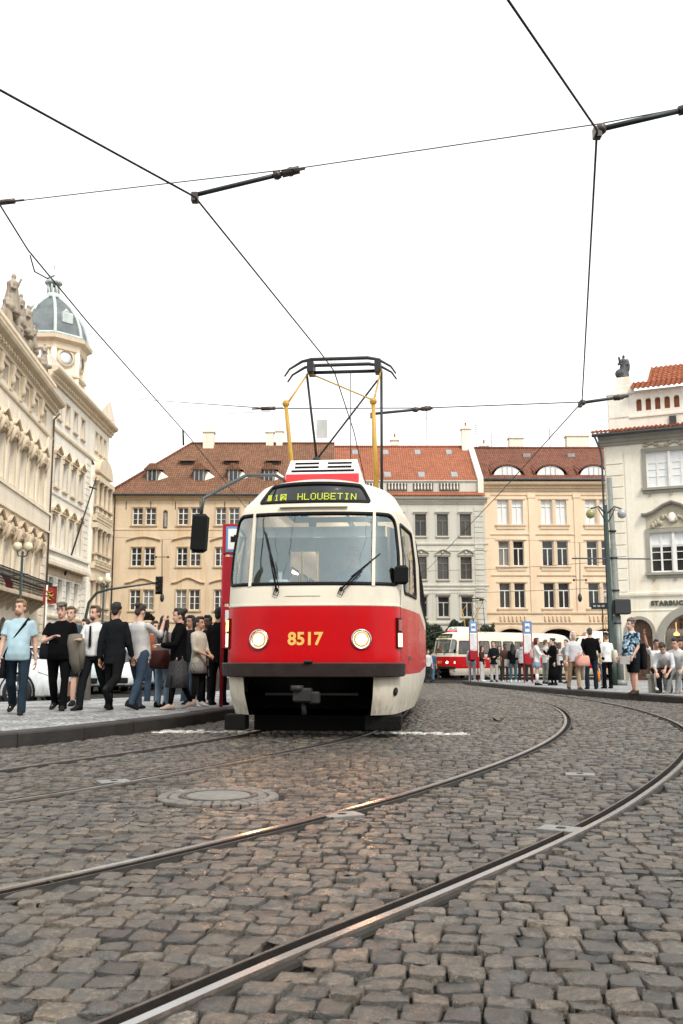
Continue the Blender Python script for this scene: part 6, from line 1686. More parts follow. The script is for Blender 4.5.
    if sc:
        for n in ('l', 'r'):
            h, kp, ap, fd = J[n]; m = MB(); m.tube([kp.lerp(ap, .2), kp.lerp(ap, .5), ap], [.058 * k, .058 * k, .043 * k], 10); m.build('sock', cloth('sock%02d' % int(sc[0] * 99), sc), g)
    scol = cloth('shoe%02d%02d%02d' % tuple(int(x * 99) for x in shoes), shoes)
    for n, s in (('l', 1), ('r', -1)):
        h, kp, ap, fd = J[n]; up = Vector((0, 0, 1)); sd = fd.cross(up).normalized(); up = sd.cross(fd).normalized(); m = MB(); rings = []
        for t, w, hh, dz in ((-.085, .024, .05, -.040), (-.07, .038, .065, -.036), (.0, .043, .070, -.030), (.07, .045, .05, -.046), (.13, .046, .03, -.060), (.175, .036, .024, -.064), (.195, .015, .015, -.068)):
            c = ap + fd * t * k + up * dz * k
            rings.append([c + sd * w * k * math.cos(2 * math.pi * q / 10) + up * max(-.09 - dz + .008, hh * math.sin(2 * math.pi * q / 10)) * k if math.sin(2 * math.pi * q / 10) < 0 else c + sd * w * k * math.cos(2 * math.pi * q / 10) + up * hh * k * math.sin(2 * math.pi * q / 10) for q in range(10)])
        m.stack(rings); m.build('shoe', scol, g)
    # ---- place
    if loc is None:
        loc = Vector((PX(px, Y), Y, zg(Y) + feet))
    z = loc.z + lift if seat is None else loc.z
    g.location = (loc.x, loc.y, z); g.rotation_euler = (0, 0, R(face))
    g['_'] = 0; del g['_']
    info = dict(root=g, T=T, sh=sh, J=J, k=k, Hd=Hd, hip=hip, mw=Matrix.Translation((loc.x, loc.y, z)) @ Matrix.Rotation(R(face), 4, 'Z'))
    return info
def worn(info, name, mb, mat, label, cat, group=None, smooth=True):
    """a bag, camera or garment a person holds: its own thing, built in the person's frame"""
    o = mb.build(name, mat); o.matrix_world = info['mw']; o.location = info['mw'].translation; o.rotation_euler = info['root'].rotation_euler
    return tag(o, label, cat, group)
def bagmesh(m, c, w, d, h, sag=.1):
    c = Vector(c)
    m.stack([[c + Vector((w * f * x, d * g_ * y, z)) for x, y in ((-.5, -.35), (-.35, -.5), (.35, -.5), (.5, -.35), (.5, .35), (.35, .5), (-.35, .5), (-.5, .35))] for z, f, g_ in ((-h / 2, .8, .7), (-h * .42, .98, .95), (-h * .1, 1.0, 1.0), (h * .3, .94, .8), (h * .47, .86, .55), (h / 2, .8, .4))])
GL = 'people standing on the left pavement'; GR = 'people waiting on the right pavement'
BLK = (.006, .006, .007); DEN = (.035, .055, .085); DKDEN = (.016, .024, .036); WHT = (.68, .68, .67)
PV = .128
# ---- left pavement, from the left edge
a = make_person(17, PV, 13.80, 1.655, 8, 'man in a pale blue tee shirt with a black strap across his chest', GL, hair=(.20, .12, .06), beard=1, top=('tee', (.36, .50, .56)), bottom=('jeans', (.018, .03, .042)), lt=18, lk=6, rt=-14, rk=26, la=(-8, 10, 12, 0), ra=(6, 10, 14, 0), belly=.035, build=1.06, hy=-20)
m = MB(); T = a['T']; m.tube([T((.13, .0, .535)), T((.10, -.11, .46)), T((-.02, -.155, .26)), T((-.15, -.12, .04)), T((-.20, -.02, -.06)), T((-.12, .12, .16)), T((.05, .13, .42)), T((.13, .05, .535))], [(.012, .030)] * 8, 8); bagmesh(m, T((-.24, .0, -.22)), .12, .26, .28)
worn(a, 'shoulder_bag', m, cloth('bagblack', (.012, .012, .014)), 'black shoulder bag at the hip of the man in pale blue', 'bag')
a = make_person(59, PV, 14.92, 1.655, 2, 'man in a black tee shirt, black trousers and a flat cap, left pavement', GL, hair=(.05, .04, .03), top=('tee', BLK), bottom=('trousers', (.008, .008, .008)), hat=('flat', 'capgrey', (.13, .12, .10)), lt=14, lk=4, rt=-10, rk=20, la=(2, 12, 18, 0), ra=(22, 14, 85, 62), belly=.05, build=1.13)
m = MB(); bagmesh(m, a['T']((-.22, -.07, .04)), .16, .2, .24); worn(a, 'waist_bag', m, cloth('bagblack', (.012, .012, .014)), 'black bag hanging at the side of the man in the flat cap', 'bag')
make_person(69, PV, 16.44, 1.674, -6, 'man in a slate tee shirt and dark shorts, half hidden behind the flat-capped man', GL, hair=(.10, .07, .05), top=('tee', (.05, .075, .085)), bottom=('shorts', (.012, .014, .016)), lt=6, rt=-14, rk=16, la=(4, 14, 18, 0))
a = make_person(93, PV, 15.02, 1.635, -16, 'bearded man in a white shirt and dark tie with a jacket over his arm', GL, hair=(.09, .05, .03), beard=1, top=('tucked', WHT), bottom=('trousers', (.012, .012, .013)), lt=-16, lk=20, rt=18, rk=6, ra=(24, 8, 78, 35), la=(-6, 8, 16, 0), hy=-14)
m = MB(); T = a['T']; m.prism([(-.016, .49), (.016, .49), (.026, .16), (0, .12), (-.026, .16)], -.150, -.138, 'y'); v0 = len(m.v)
m.v = [tuple(a['hip'] + Vector(v) * a['k']) for v in m.v]
o = m.build('tie', cloth('tiedark', (.02, .02, .025)), a['root'])
m = MB(); wr = a['sh']['ra'][2]; el = a['sh']['ra'][1]; c = wr.lerp(el, .35)
m.tube([c + Vector((-.06, -.03, .10)), c + Vector((-.05, -.06, -.02)), c + Vector((-.03, -.04, -.30)), c + Vector((.0, -.02, -.48))], [(.12, .06), (.135, .08), (.11, .06), (.06, .04)], 14); m.tube([c + Vector((.06, -.06, .04)), c + Vector((.08, -.05, -.2)), c + Vector((.07, -.03, -.42))], [.05, .055, .03], 8)
worn(a, 'folded_jacket', m, cloth('jackettaupe', (.15, .135, .11)), 'taupe jacket folded over the arm of the man in white', 'jacket')
make_person(114, PV, 14.82, 1.655, 172, 'man in a black suit seen from behind, one heel lifted', GL, skin='mid', hair=(.012, .010, .010), top=('jacket', (.012, .013, .018)), bottom=('trousers', (.010, .010, .011)), lt=10, lk=4, rt=-22, rk=46, la=(-8, 10, 12, 0), ra=(8, 10, 18, 0))
a = make_person(138, PV, 15.12, 1.655, 150, 'man in an off-white shirt and blue jeans raising a camera to his eye', GL, hair=(.03, .02, .015), hairstyle='bun', top=('rolled', (.50, .50, .49)), bottom=('jeans', DEN), lt=16, lk=10, rt=-12, rk=18, la=(62, 16, 92, 20), ra=(58, 12, 100, 20), hp=16, belly=.03, build=1.1)
m = MB(); c = a['Hd']((0, -.19, -.02)); m.cbox(c, (.14, .08, .10), .012); m.cyl(c + Vector((0, -.04, 0)), c + Vector((0, -.13, -.02)), .042, 12); m.cbox(c + Vector((0, .0, .06)), (.06, .06, .04), .01)
worn(a, 'camera', m, M_black, 'black camera held up to the eye of the man in off-white', 'camera')
a = make_person(163, PV, 15.83, 1.487, 150, 'woman in a patterned top and pale jeans, half hidden behind the photographer', GL, skin='mid', hair=(.012, .01, .01), hairstyle='long', top=('tee', (.30, .31, .33), 'printgrey', 'check', (.05, .05, .06), 26), bottom=('jeans', (.20, .28, .36)), la=(15, 10, 40, 10), ra=(10, 10, 30, 0))
m = MB(); bagmesh(m, a['T']((-.08, .20, -.02)), .34, .20, .30); m.tube([a['T']((-.24, .14, .2)), a['T']((-.16, .10, .5)), a['T']((-.1, -.1, .48))], [.018] * 3, 6)
worn(a, 'handbag', m, cloth('bagoxblood', (.055, .018, .014)), 'oxblood leather handbag between the photographer and the woman in black', 'bag')
make_person(178, PV, 15.22, 1.586, -68, 'woman in a black roll-neck and long dark checked skirt, hair in a bun', GL, hair=(.012, .010, .009), hairstyle='bun', top=('turtle', BLK), bottom=('skirt', (.040, .040, .043), 'skirtcheck', 'check', (.075, .075, .08), 22), legs=(.008, .008, .008), shoes=(.42, .34, .28), lt=14, lk=8, rt=-12, rk=14, la=(26, 12, 62, 30), ra=(10, 12, 80, 30), build=1.12)
make_person(190, PV, 16.85, 1.546, -35, 'dark-haired person in a black top and jeans just behind the skirted woman', GL, skin='tan', hair=(.010, .009, .008), top=('rolled', (.015, .014, .014)), bottom=('jeans', (.05, .08, .12)), lt=6, rt=-6)
a = make_person(198, PV, 16.14, 1.487, 62, 'woman in a cream vest over long white sleeves and a pale checked skirt', GL, skin='mid', hair=(.010, .008, .008), hairstyle='tail', top=('rolled', (.46, .42, .35)), bottom=('miniskirt', (.34, .33, .31), 'skirtpale', 'check', (.14, .13, .12), 24), legs=(.012, .012, .012), shoes=(.5, .5, .48), la=(10, 8, 60, 40), ra=(12, 8, 55, 40))
a = make_person(207, PV, 17.25, 1.566, -28, 'person in a black top carrying a white bag, face turned to the viewer', GL, skin='dark', hair=(.008, .007, .007), top=('rolled', (.012, .012, .012)), bottom=('trousers', (.010, .010, .010)), shoes=(.5, .5, .5), la=(6, 10, 20, 0))
m = MB(); bagmesh(m, a['T']((.26, -.04, -.20)), .14, .34, .40); m.tube([a['T']((.25, -.14, -.02)), a['T']((.24, -.04, .12)), a['T']((.25, .06, -.02))], [.012] * 3, 6)
worn(a, 'tote_bag', m, cloth('bagwhite', (.55, .55, .54)), 'white cloth bag hanging beside the person in black on the left', 'bag')
make_person(218, PV, 16.65, 1.674, 160, 'tall man in a black coat standing with his back turned by the red stop post', GL, skin='mid', hair=(.010, .009, .009), top=('jacket', (.010, .010, .012)), bottom=('trousers', (.010, .010, .011)), la=(4, 8, 10, 0))
# ---- right pavement island, farther away
def far(px, Y, H, face, label, **kw): return make_person(px, PV, Y, H, face, label, GR, fine=False, **kw)
a = far(472, 45.5, 1.74, 170, 'person with a black backpack in pale jeans, left end of the island crowd', hair=(.02, .015, .012), top=('hoodie', (.36, .42, .46)), bottom=('jeans', (.30, .36, .42)), shoes=WHT, ra=(30, 12, 70, 20))
m = MB(); bagmesh(m, a['T']((0, .20, .26)), .32, .2, .46); worn(a, 'backpack', m, cloth('bagblack', (.012, .012, .014)), 'black backpack on the person in pale jeans', 'backpack')
far(482, 45.0, 1.64, 60, 'woman in a dark top and white trousers beside the backpacker', hair=(.03, .02, .015), hairstyle='long', top=('rolled', (.05, .025, .022)), bottom=('trousers', (.52, .52, .50)), shoes=WHT, ra=(20, 10, 80, 20))
far(494, 43.5, 1.82, -25, 'man in a black gilet with blue sleeves and pale grey trousers', hair=(.02, .015, .012), top=('jacket', (.012, .014, .02)), bottom=('trousers', (.40, .39, .38)), la=(15, 10, 70, 20), ra=(12, 10, 60, 20))
a = far(505, 43.5, 1.70, 10, 'dark-skinned person in brown holding a white bag on the island', skin='dark', hair=(.01, .008, .008), top=('tee', (.07, .035, .028)), bottom=('trousers', (.06, .05, .045)), shoes=WHT)
m = MB(); bagmesh(m, a['T']((.06, -.2, -.06)), .3, .16, .32); worn(a, 'tote_bag', m, cloth('bagwhite', (.55, .55, .54)), 'white bag in front of the person in brown on the island', 'bag')
far(513, 43.0, 1.70, 175, 'dark-haired person in a black top and teal jeans seen from behind', skin='mid', hair=(.010, .009, .008), hairstyle='long', top=('rolled', BLK), bottom=('jeans', (.035, .085, .11)), shoes=WHT)
far(522, 41.0, 1.72, 160, 'person in a light grey hooded top and charcoal trousers', hair=(.16, .10, .06), top=('hoodie', (.46, .46, .47)), bottom=('trousers', (.022, .024, .026)), shoes=WHT, ra=(20, 14, 90, 30), la=(20, 14, 90, 30))
a = far(537, 35.0, 1.70, 75, 'woman with dark red hair in a white top, short denim skirt and long white socks', hair=(.07, .012, .016), hairstyle='bob', top=('rolled', (.62, .62, .60)), bottom=('miniskirt', (.24, .30, .37)), socks=(.6, .6, .6), legs=None, shoes=(.02, .02, .02), la=(35, 10, 50, 10), ra=(30, 10, 50, 10))
m = MB(); bagmesh(m, a['T']((0, .18, .24)), .26, .16, .34); worn(a, 'backpack', m, cloth('bagpink', (.50, .33, .30)), 'pale pink backpack on the red-haired woman', 'backpack')
far(546, 38.0, 1.72, 120, 'man in a pale shirt and grey trousers behind the woman in black', hair=(.10, .07, .05), top=('rolled', (.52, .52, .49)), bottom=('trousers', (.17, .165, .15)), ra=(40, 10, 90, 20))
far(553, 34.8, 1.68, -70, 'woman in a long black dress facing left on the island', hair=(.010, .009, .009), hairstyle='bun', top=('turtle', (.008, .008, .009)), bottom=('longskirt', (.008, .008, .009)), legs=(.008, .008, .008), ra=(25, 10, 110, 20))
a = far(574, 27.6, 1.66, 8, 'white-haired woman in a white blouse with tan trousers and a pink bag', hair=(.62, .60, .57), hairstyle='bob', top=('rolled', (.56, .55, .55), 'blousedots', 'check', (.40, .42, .46), 40), bottom=('trousers', (.34, .25, .16)), shoes=(.05, .04, .035), lt=8, rt=-8, rk=10, la=(14, 12, 70, 35), ra=(0, 10, 14, 0))
m = MB(); bagmesh(m, a['T']((.20, -.20, -.06)), .40, .18, .30); m.tube([a['T']((.08, -.2, .06)), a['T']((.2, -.16, .22)), a['T']((.32, -.2, .06))], [.014] * 3, 6); worn(a, 'handbag', m, cloth('bagcoral', (.58, .30, .24)), 'coral pink handbag of the white-haired woman', 'bag')
m = MB(); T = a['T']; m.tube([T((.22, -.02, .28)), T((.30, .04, -.1)), T((.28, .05, -.62))], [(.03, .05), (.07, .10), (.05, .11)], 10); worn(a, 'raincoat', m, cloth('coatcream', (.54, .50, .42)), 'cream raincoat hanging over the arm of the white-haired woman', 'coat')
far(591, 28.5, 1.80, 178, 'broad man in a black shirt and dark jeans seen from behind', hair=(.06, .05, .045), hairstyle='thin', top=('rolled', BLK), bottom=('jeans', DKDEN), build=1.12, la=(0, 14, 20, 0), ra=(0, 14, 20, 0))
a = far(607, 29.5, 1.68, -165, 'person in white shirt and dark cap, back turned, beside the tall pole', hair=(.20, .12, .07), hat=('back', 'capdark', (.02, .02, .022)), top=('rolled', WHT), bottom=('trousers', BLK), la=(6, 14, 20, 0))
m = MB(); bagmesh(m, a['T']((-.24, .05, .08)), .14, .34, .40); worn(a, 'tote_bag', m, cloth('bagcanvas', (.50, .47, .38)), 'pale canvas bag on the shoulder of the person in the dark cap', 'bag')
m = MB(); bagmesh(m, a['T']((.30, -.1, -.55)), .1, .24, .34); m.tube([a['T']((.3, -.18, -.4)), a['T']((.28, -.1, -.2)), a['T']((.3, -.0, -.4))], [.01] * 3, 5); worn(a, 'carrier_bag', m, cloth('bagorange', (.62, .20, .03)), 'small orange carrier bag near the foot of the tall pole', 'bag')
a = make_person(633, PV, 23.0, 1.78, -62, 'man in a blue floral shirt and black shorts holding white paper', GR, skin='light', hair=(.10, .085, .075), hairstyle='curly', top=('floral', (.012, .03, .055), 'floralblue', 'floral', (.16, .27, .34), 22), bottom=('shorts', (.012, .012, .013)), shoes=(.05, .035, .025), lt=5, rt=-7, rk=4, la=(8, 8, 30, 10), ra=(8, 8, 30, 10), belly=.07, build=1.08)
m = MB(); c = a['sh']['la'][2].lerp(a['sh']['ra'][2], .5) + Vector((0, -.06, -.10)); m.cbox(c, (.30, .012, .20)); worn(a, 'paper_sheet', m, cloth('paperwhite', (.75, .75, .74)), 'white sheet of paper in the hand of the man in the floral shirt', 'paper')
m = MB(); bagmesh(m, a['T']((.02, .26, -.05)), .3, .14, .62); worn(a, 'shoulder_bag', m, cloth('bagblack', (.012, .012, .014)), 'black bag behind the man in the floral shirt', 'bag')
# more of the crowd, farther back
for px_, Y_, H_, f_, lab_, sk_, hr_, hs_, tp_, bt_ in (
    (499, 46.0, 1.66, 30, 'woman in a beige coat behind the person in brown', 'light', (.05, .03, .02), 'bob', ('jacket', (.36, .29, .20)), ('trousers', (.02, .02, .022))),
    (529, 44.0, 1.78, 170, 'man in an olive jacket behind the second far stop sign', 'light', (.06, .04, .03), 'short', ('jacket', (.08, .085, .05)), ('trousers', (.04, .038, .035))),
    (560, 41.0, 1.70, 110, 'woman in a white jacket beside the woman in the long black dress', 'light', (.08, .05, .03), 'long', ('jacket', (.56, .55, .53)), ('trousers', (.015, .015, .016))),
    (567, 39.0, 1.76, -60, 'man in a grey tee shirt and tan shorts behind the white-haired woman', 'light', (.09, .06, .04), 'short', ('tee', (.20, .21, .22)), ('shorts', (.26, .20, .13))),
    (599, 34.0, 1.66, 15, 'woman in pale yellow glimpsed left of the tall pole', 'light', (.14, .09, .05), 'bob', ('rolled', (.55, .48, .26)), ('jeans', (.10, .15, .2)))):
    far(px_, Y_, H_, f_, lab_, skin=sk_, hair=hr_, hairstyle=hs_, top=tp_, bottom=bt_, la=(10, 10, 40, 10), ra=(25, 10, 70, 20), lt=5, rt=-5)
for px_, Y_, H_, f_, lab_, hr_, hs_, tp_, bt_ in (
    (84, 19.0, 1.66, -30, 'man in a navy polo shirt glimpsed between the flat-capped man and the bearded man', (.03, .02, .015), 'short', ('tee', (.02, .03, .06)), ('trousers', (.10, .09, .075))),
    (153, 18.5, 1.60, 40, 'woman in a rust-coloured top behind the raised camera', (.05, .02, .012), 'bob', ('rolled', (.24, .07, .03)), ('jeans', (.03, .05, .08))),
    (187, 18.5, 1.68, 120, 'man in a charcoal shirt behind the woman in the roll-neck', (.015, .012, .01), 'short', ('rolled', (.03, .032, .035)), ('jeans', (.05, .08, .12))),
    (205, 19.0, 1.70, -10, 'man in a light blue shirt behind the woman in the cream vest', (.02, .015, .012), 'short', ('rolled', (.28, .36, .44)), ('trousers', (.02, .02, .022)))):
    make_person(px_, PV if Y_ < 18 else .05, Y_, H_, f_, lab_, GL, hair=hr_, hairstyle=hs_, top=tp_, bottom=bt_, fine=False, la=(8, 10, 30, 10), ra=(12, 10, 40, 10))
# bench and the people sitting on it at the right edge
def sitter(px, Y, H, face, label, **kw):
    loc = Vector((PX(px, Y), Y, zg(Y) + PV + .45 - .94 * H / 1.78 + .12)); return make_person(px, 0, Y, H, face, label, 'people sitting at the right edge', loc=loc, seat=1, fine=False, **kw)
YB = 24.4
xb0, xb1 = PX(648, YB), PX(700, YB) + 1.2
r = empty('bench', (xb0, YB, zg(YB) + PV), R(-6), 'low stone bench on the right pavement under the sitting people', 'bench')
m = MB(); m.box(0, -.22, .36, xb1 - xb0, .26, .46, .015); m.build('seat', P_greystone, r)
for x in (.15, (xb1 - xb0) / 2, xb1 - xb0 - .15): m = MB(); m.box(x - .12, -.18, 0, x + .12, .22, .36); m.build('support', P_greystone, r)
sitter(657, YB + .05, 1.64, -8, 'woman in a white shirt sitting with one arm raised, left on the bench', skin='tan', hair=(.02, .012, .01), top=('tee', WHT), bottom=('shorts', (.02, .02, .022)), shoes=WHT, socks=(.6, .6, .6), lt=84, lk=84, rt=86, rk=80, ra=(150, 20, 40, 0), la=(40, 12, 70, 30), lean=6)
sitter(667, YB - .15, 1.80, -30, 'man in a pale shirt leaning forward with elbows on his knees', hair=(.03, .02, .016), top=('rolled', (.50, .52, .53)), bottom=('trousers', (.014, .014, .016)), shoes=(.03, .03, .03), lt=82, lk=96, rt=84, rk=88, ra=(58, 10, 30, 25), la=(56, 10, 30, 25), lean=38, hp=14)
sitter(680, YB - .25, 1.82, -38, 'person in a white top and grey trousers with legs stretched out, right end', hair=(.02, .016, .014), top=('rolled', (.58, .58, .57)), bottom=('trousers', (.17, .18, .185)), shoes=(.22, .16, .11), lt=80, lk=62, rt=76, rk=56, ra=(40, 10, 40, 10), la=(40, 10, 40, 10), lean=22)
sitter(676, YB + .5, 1.74, 20, 'dark-haired person sitting behind the leaning man', skin='mid', hair=(.012, .01, .01), top=('hoodie', (.06, .06, .065)), bottom=('trousers', (.02, .02, .022)), lt=86, lk=84, rt=86, rk=84, la=(30, 10, 60, 20), ra=(30, 10, 60, 20), lean=14)
# two people beyond the tram, by the far tram
make_person(428, .0, 52.0, 1.74, 20, 'person in a pale top far off between the two trams', GR, fine=False, hair=(.06, .04, .03), top=('rolled', (.5, .5, .5)), bottom=('trousers', (.03, .035, .045)), lt=10, rt=-10)
make_person(432, .0, 55.0, 1.76, 160, 'person in blue walking far off between the two trams', GR, fine=False, hair=(.02, .02, .02), top=('rolled', (.05, .10, .18)), bottom=('jeans', (.06, .12, .2)), lt=10, rt=-14)
# the driver, sitting in the cab
TM = Matrix.Translation(TRAM_LOC) @ Matrix.Rotation(TRAM_RZ, 4, 'Z')
dl = TM @ Vector((.36, 1.85, 0))
d = make_person(340, 0, 12.9, 1.80, math.degrees(TRAM_RZ), 'tram driver in a pale blue shirt sitting behind the windscreen', None, hair=(.28, .25, .22), top=('rolled', (.30, .42, .50)), bottom=('trousers', (.02, .025, .035)), lt=78, lk=80, rt=78, rk=80, la=(40, 10, 50, 15), ra=(40, 10, 50, 15), loc=Vector((dl.x, dl.y, .60)), seat=1)
# ================================================================== OVERHEAD WIRES, POLES, SIGNS, CARS, FAR TRAM, HEDGE
M_wire = pm('contact_wire', (.022, .02, .02), .5, .4); M_span = pm('span_cable', (.13, .135, .14), .5, .5); M_arm = pm('pull_off_arm', (.035, .042, .046), .5, .3); M_insul = pm('insulator', (.05, .035, .03), .35)
def wire(name, pts, r, mat, label, cat='wire', group='overhead tram wires', sag=0):
    m = MB(); P = []
    for a, b in zip(pts[:-1], pts[1:]):
        for q in range(8): t = q / 8; p = Vector(a).lerp(Vector(b), t); p.z -= sag * 4 * t * (1 - t); P.append(p)
    P.append(Vector(pts[-1])); m.tube(P, r, 6); return tag(m.build(name, mat), label, cat, group)
def arm(pts, r, label, ends=(), group='pull-off arms of the overhead wires'):
    g = empty('pull_off_arm', pts[0], 0, label, 'wire arm', group); o = Vector(pts[0]); m = MB(); m.tube([Vector(p) - o for p in pts], r, 8); m.build('tube', M_arm, g)
    for p, d in ends:
        q = MB(); p = Vector(p) - o; d = Vector(d); 
        q.tube([p - d * .5, p - d * .3, p - d * .3, p + d * .3, p + d * .3, p + d * .5], [r * .6, r * .6, r * 1.7, r * 1.7, r * .6, r * .6], 8); q.ell(p, r * 2.0, 8, 6); q.build('insulator', M_insul, g)
    q = MB(); q.cbox((0, 0, -.03), (.07, .07, .11), .01); q.build('clamp', M_insul, g)
    return g
wz = 5.5
w1 = [PZ(-40, 72, wz), PZ(0, 90, wz), PZ(195, 197, wz)]; w1b = [w1[-1], PZ(320, 352, wz), PZ(334, 371, wz), Vector((.25, 19, wz)), Vector((.85, 28, 5.5)), Vector((1.0, 44, 5.5))]
first = Vector((-4.6, 4.5, wz)); wire('contact_wire', [first] + w1 + w1b[1:], .011, M_wire, 'contact wire above the red tram, bending at the left pull-off arm and touching the pantograph')
w2 = [Vector((-.3, 3.6, wz)), PZ(508, 0, wz), PZ(597, 130, wz), PZ(582, 402, wz), PZ(500, 493, wz), PZ(429, 568, wz - .1), Vector((3.6, 60, 5.3))]
wire('contact_wire', w2, .011, M_wire, 'contact wire running down the right sky over the empty curved track')
w5 = [Vector((-3.3, 3.5, wz)), PZ(0, 205, wz), PZ(28, 250, wz), PZ(90, 325, wz), PZ(190, 438, wz), Vector((-2.9, 32, wz)), Vector((-2.9, 60, wz))]
wire('contact_wire', w5, .010, M_wire, 'wire slanting down the left sky across the grey dome')
m = MB(); p = PZ(30, 255, wz); m.tube([p, p + Vector((.03, .1, -.16)), p + Vector((.1, .35, -.14)), p + Vector((.1, .6, .0))], .009, 5); m.cyl(PZ(183, 430, wz), PZ(183, 430, wz) + Vector((0, .1, -.3)), .02, 5)
tag(m.build('wire_loop', M_wire), 'small slack loop hanging from the left slanting wire', 'wire')
# span 1 near, span 2 behind the pantograph
s1 = [PZ(-330, 240, 5.75), PZ(0, 203, 5.75), PZ(300, 168, 5.75), PZ(598, 124, 5.75), PZ(683, 108, 5.75), PZ(1000, 60, 5.75)]
wire('span_wire', s1, .006, M_span, 'thin pale span wire crossing the whole sky at the top')
m = MB(); a = PZ(-14, 204, 5.74); b = PZ(24, 200, 5.74); m.tube([a, a.lerp(b, .3), a.lerp(b, .3), a.lerp(b, .75), a.lerp(b, .75), b], [.012, .012, .03, .03, .012, .012], 8); tag(m.build('wire_insulator', M_insul), 'dark insulator on the span wire at the left image edge', 'insulator', 'insulators of the span wires')
def armpx(px0, z0, px1, z1, label, r, ends):
    a, b = PZ(*px0, z0), PZ(*px1, z1); d = (b - a).normalized(); arm([a, b], r, label, [(a.lerp(b, t), d * l) for t, l in ends])
armpx((195, 195), 5.56, (298, 170), 5.76, 'dark pull-off arm holding the left contact wire, upper left of the sky', .024, ((.80, .12), (.93, .3)))
armpx((597, 130), 5.56, (700, 106), 5.78, 'dark pull-off arm holding the right contact wire, upper right of the sky', .026, ((.04, .1), (.86, .2)))
rz = 5.6
F_anchor = PY(632, 394.5, 49.0); B_anchor = PY(106, 397, 72.0); B2 = PY(100, 421, 66.0)
i0 = PZ(270, 408.5, 5.75); i1 = PZ(425, 408, 5.75); i2 = PZ(582, 402, 5.75)
wire('span_wire', [B_anchor, i0, i1, i2, F_anchor], .012, M_wire, 'span wire behind the pantograph from the left corner house to the right house')
wire('span_wire', [B2, i0 + Vector((0, .1, -.03))], .006, M_span, 'faint lower span wire from the left corner house towards the pantograph')
m = MB(); a = PZ(252, 409, 5.75); b = PZ(283, 408, 5.75); m.tube([a, a.lerp(b, .3), a.lerp(b, .3), a.lerp(b, .75), a.lerp(b, .75), b], [.016, .016, .04, .04, .016, .016], 8); tag(m.build('wire_insulator', M_insul), 'dark insulator on the span wire just left of the pantograph', 'insulator', 'insulators of the span wires')
armpx((372, 414), 5.56, (432, 408), 5.75, 'short pull-off arm just right of the pantograph', .028, ((.72, .14), (.9, .3)))
armpx((580, 403), 5.56, (628, 396), 5.75, 'pull-off arm at the lower right in front of the white attic', .03, ((.05, .14), (.8, .3)))
for k, (y0, y1, Y) in enumerate(((569, 562, 72), (592, 588, 70))):
    wire('span_wire', [PY(428, y0 + 2, Y), PY(500, y0, Y), PY(602, y1, Y - 14)], .018, M_span, ['upper thin cable across the orange house at its lower windows', 'lower thin cable across the orange house at its lower windows'][k])
def hanging_lamp(px, y0, yc, y1, Y, label):
    a, c, b = PY(px, y0, Y), PY(px, yc, Y), PY(px, y1, Y); g = empty('hanging_lamp', a, 0, label, 'street lamp', 'lamps hanging from cables')
    m = MB(); m.tube([(0, 0, .4), c - a, b - a], .03, 6); m.build('rod', M_arm, g); m = MB(); m.tube([c - a + Vector((-.45, 0, 0)), c - a + Vector((.45, 0, 0))], .03, 6); m.ell(c - a + Vector((-.45, 0, 0)), .09, 8, 6); m.ell(c - a + Vector((.45, 0, 0)), .09, 8, 6); m.build('cross_bar', M_arm, g)
    m = MB(); m.lathe([(.04, .5), (.13, .35), (.16, .1), (.1, -.1), (.0, -.16)], b - a, 10); m.build('lamp_shade', M_arm, g)
    g2 = g; wire('span_wire', [a + Vector((-8, 1, .9)), a + Vector((0, 0, .4)), a + Vector((8, 1, .9))], .012, M_span, 'thin cable carrying the ' + ('lamp before the beige house' if px < 300 else 'lamp before the orange house'))
hanging_lamp(162, 545, 557, 600, 70, 'dark lamp hanging on a cable before the beige house')
hanging_lamp(580, 548, 580, 600, 70, 'dark lamp hanging on a cable before the orange house')

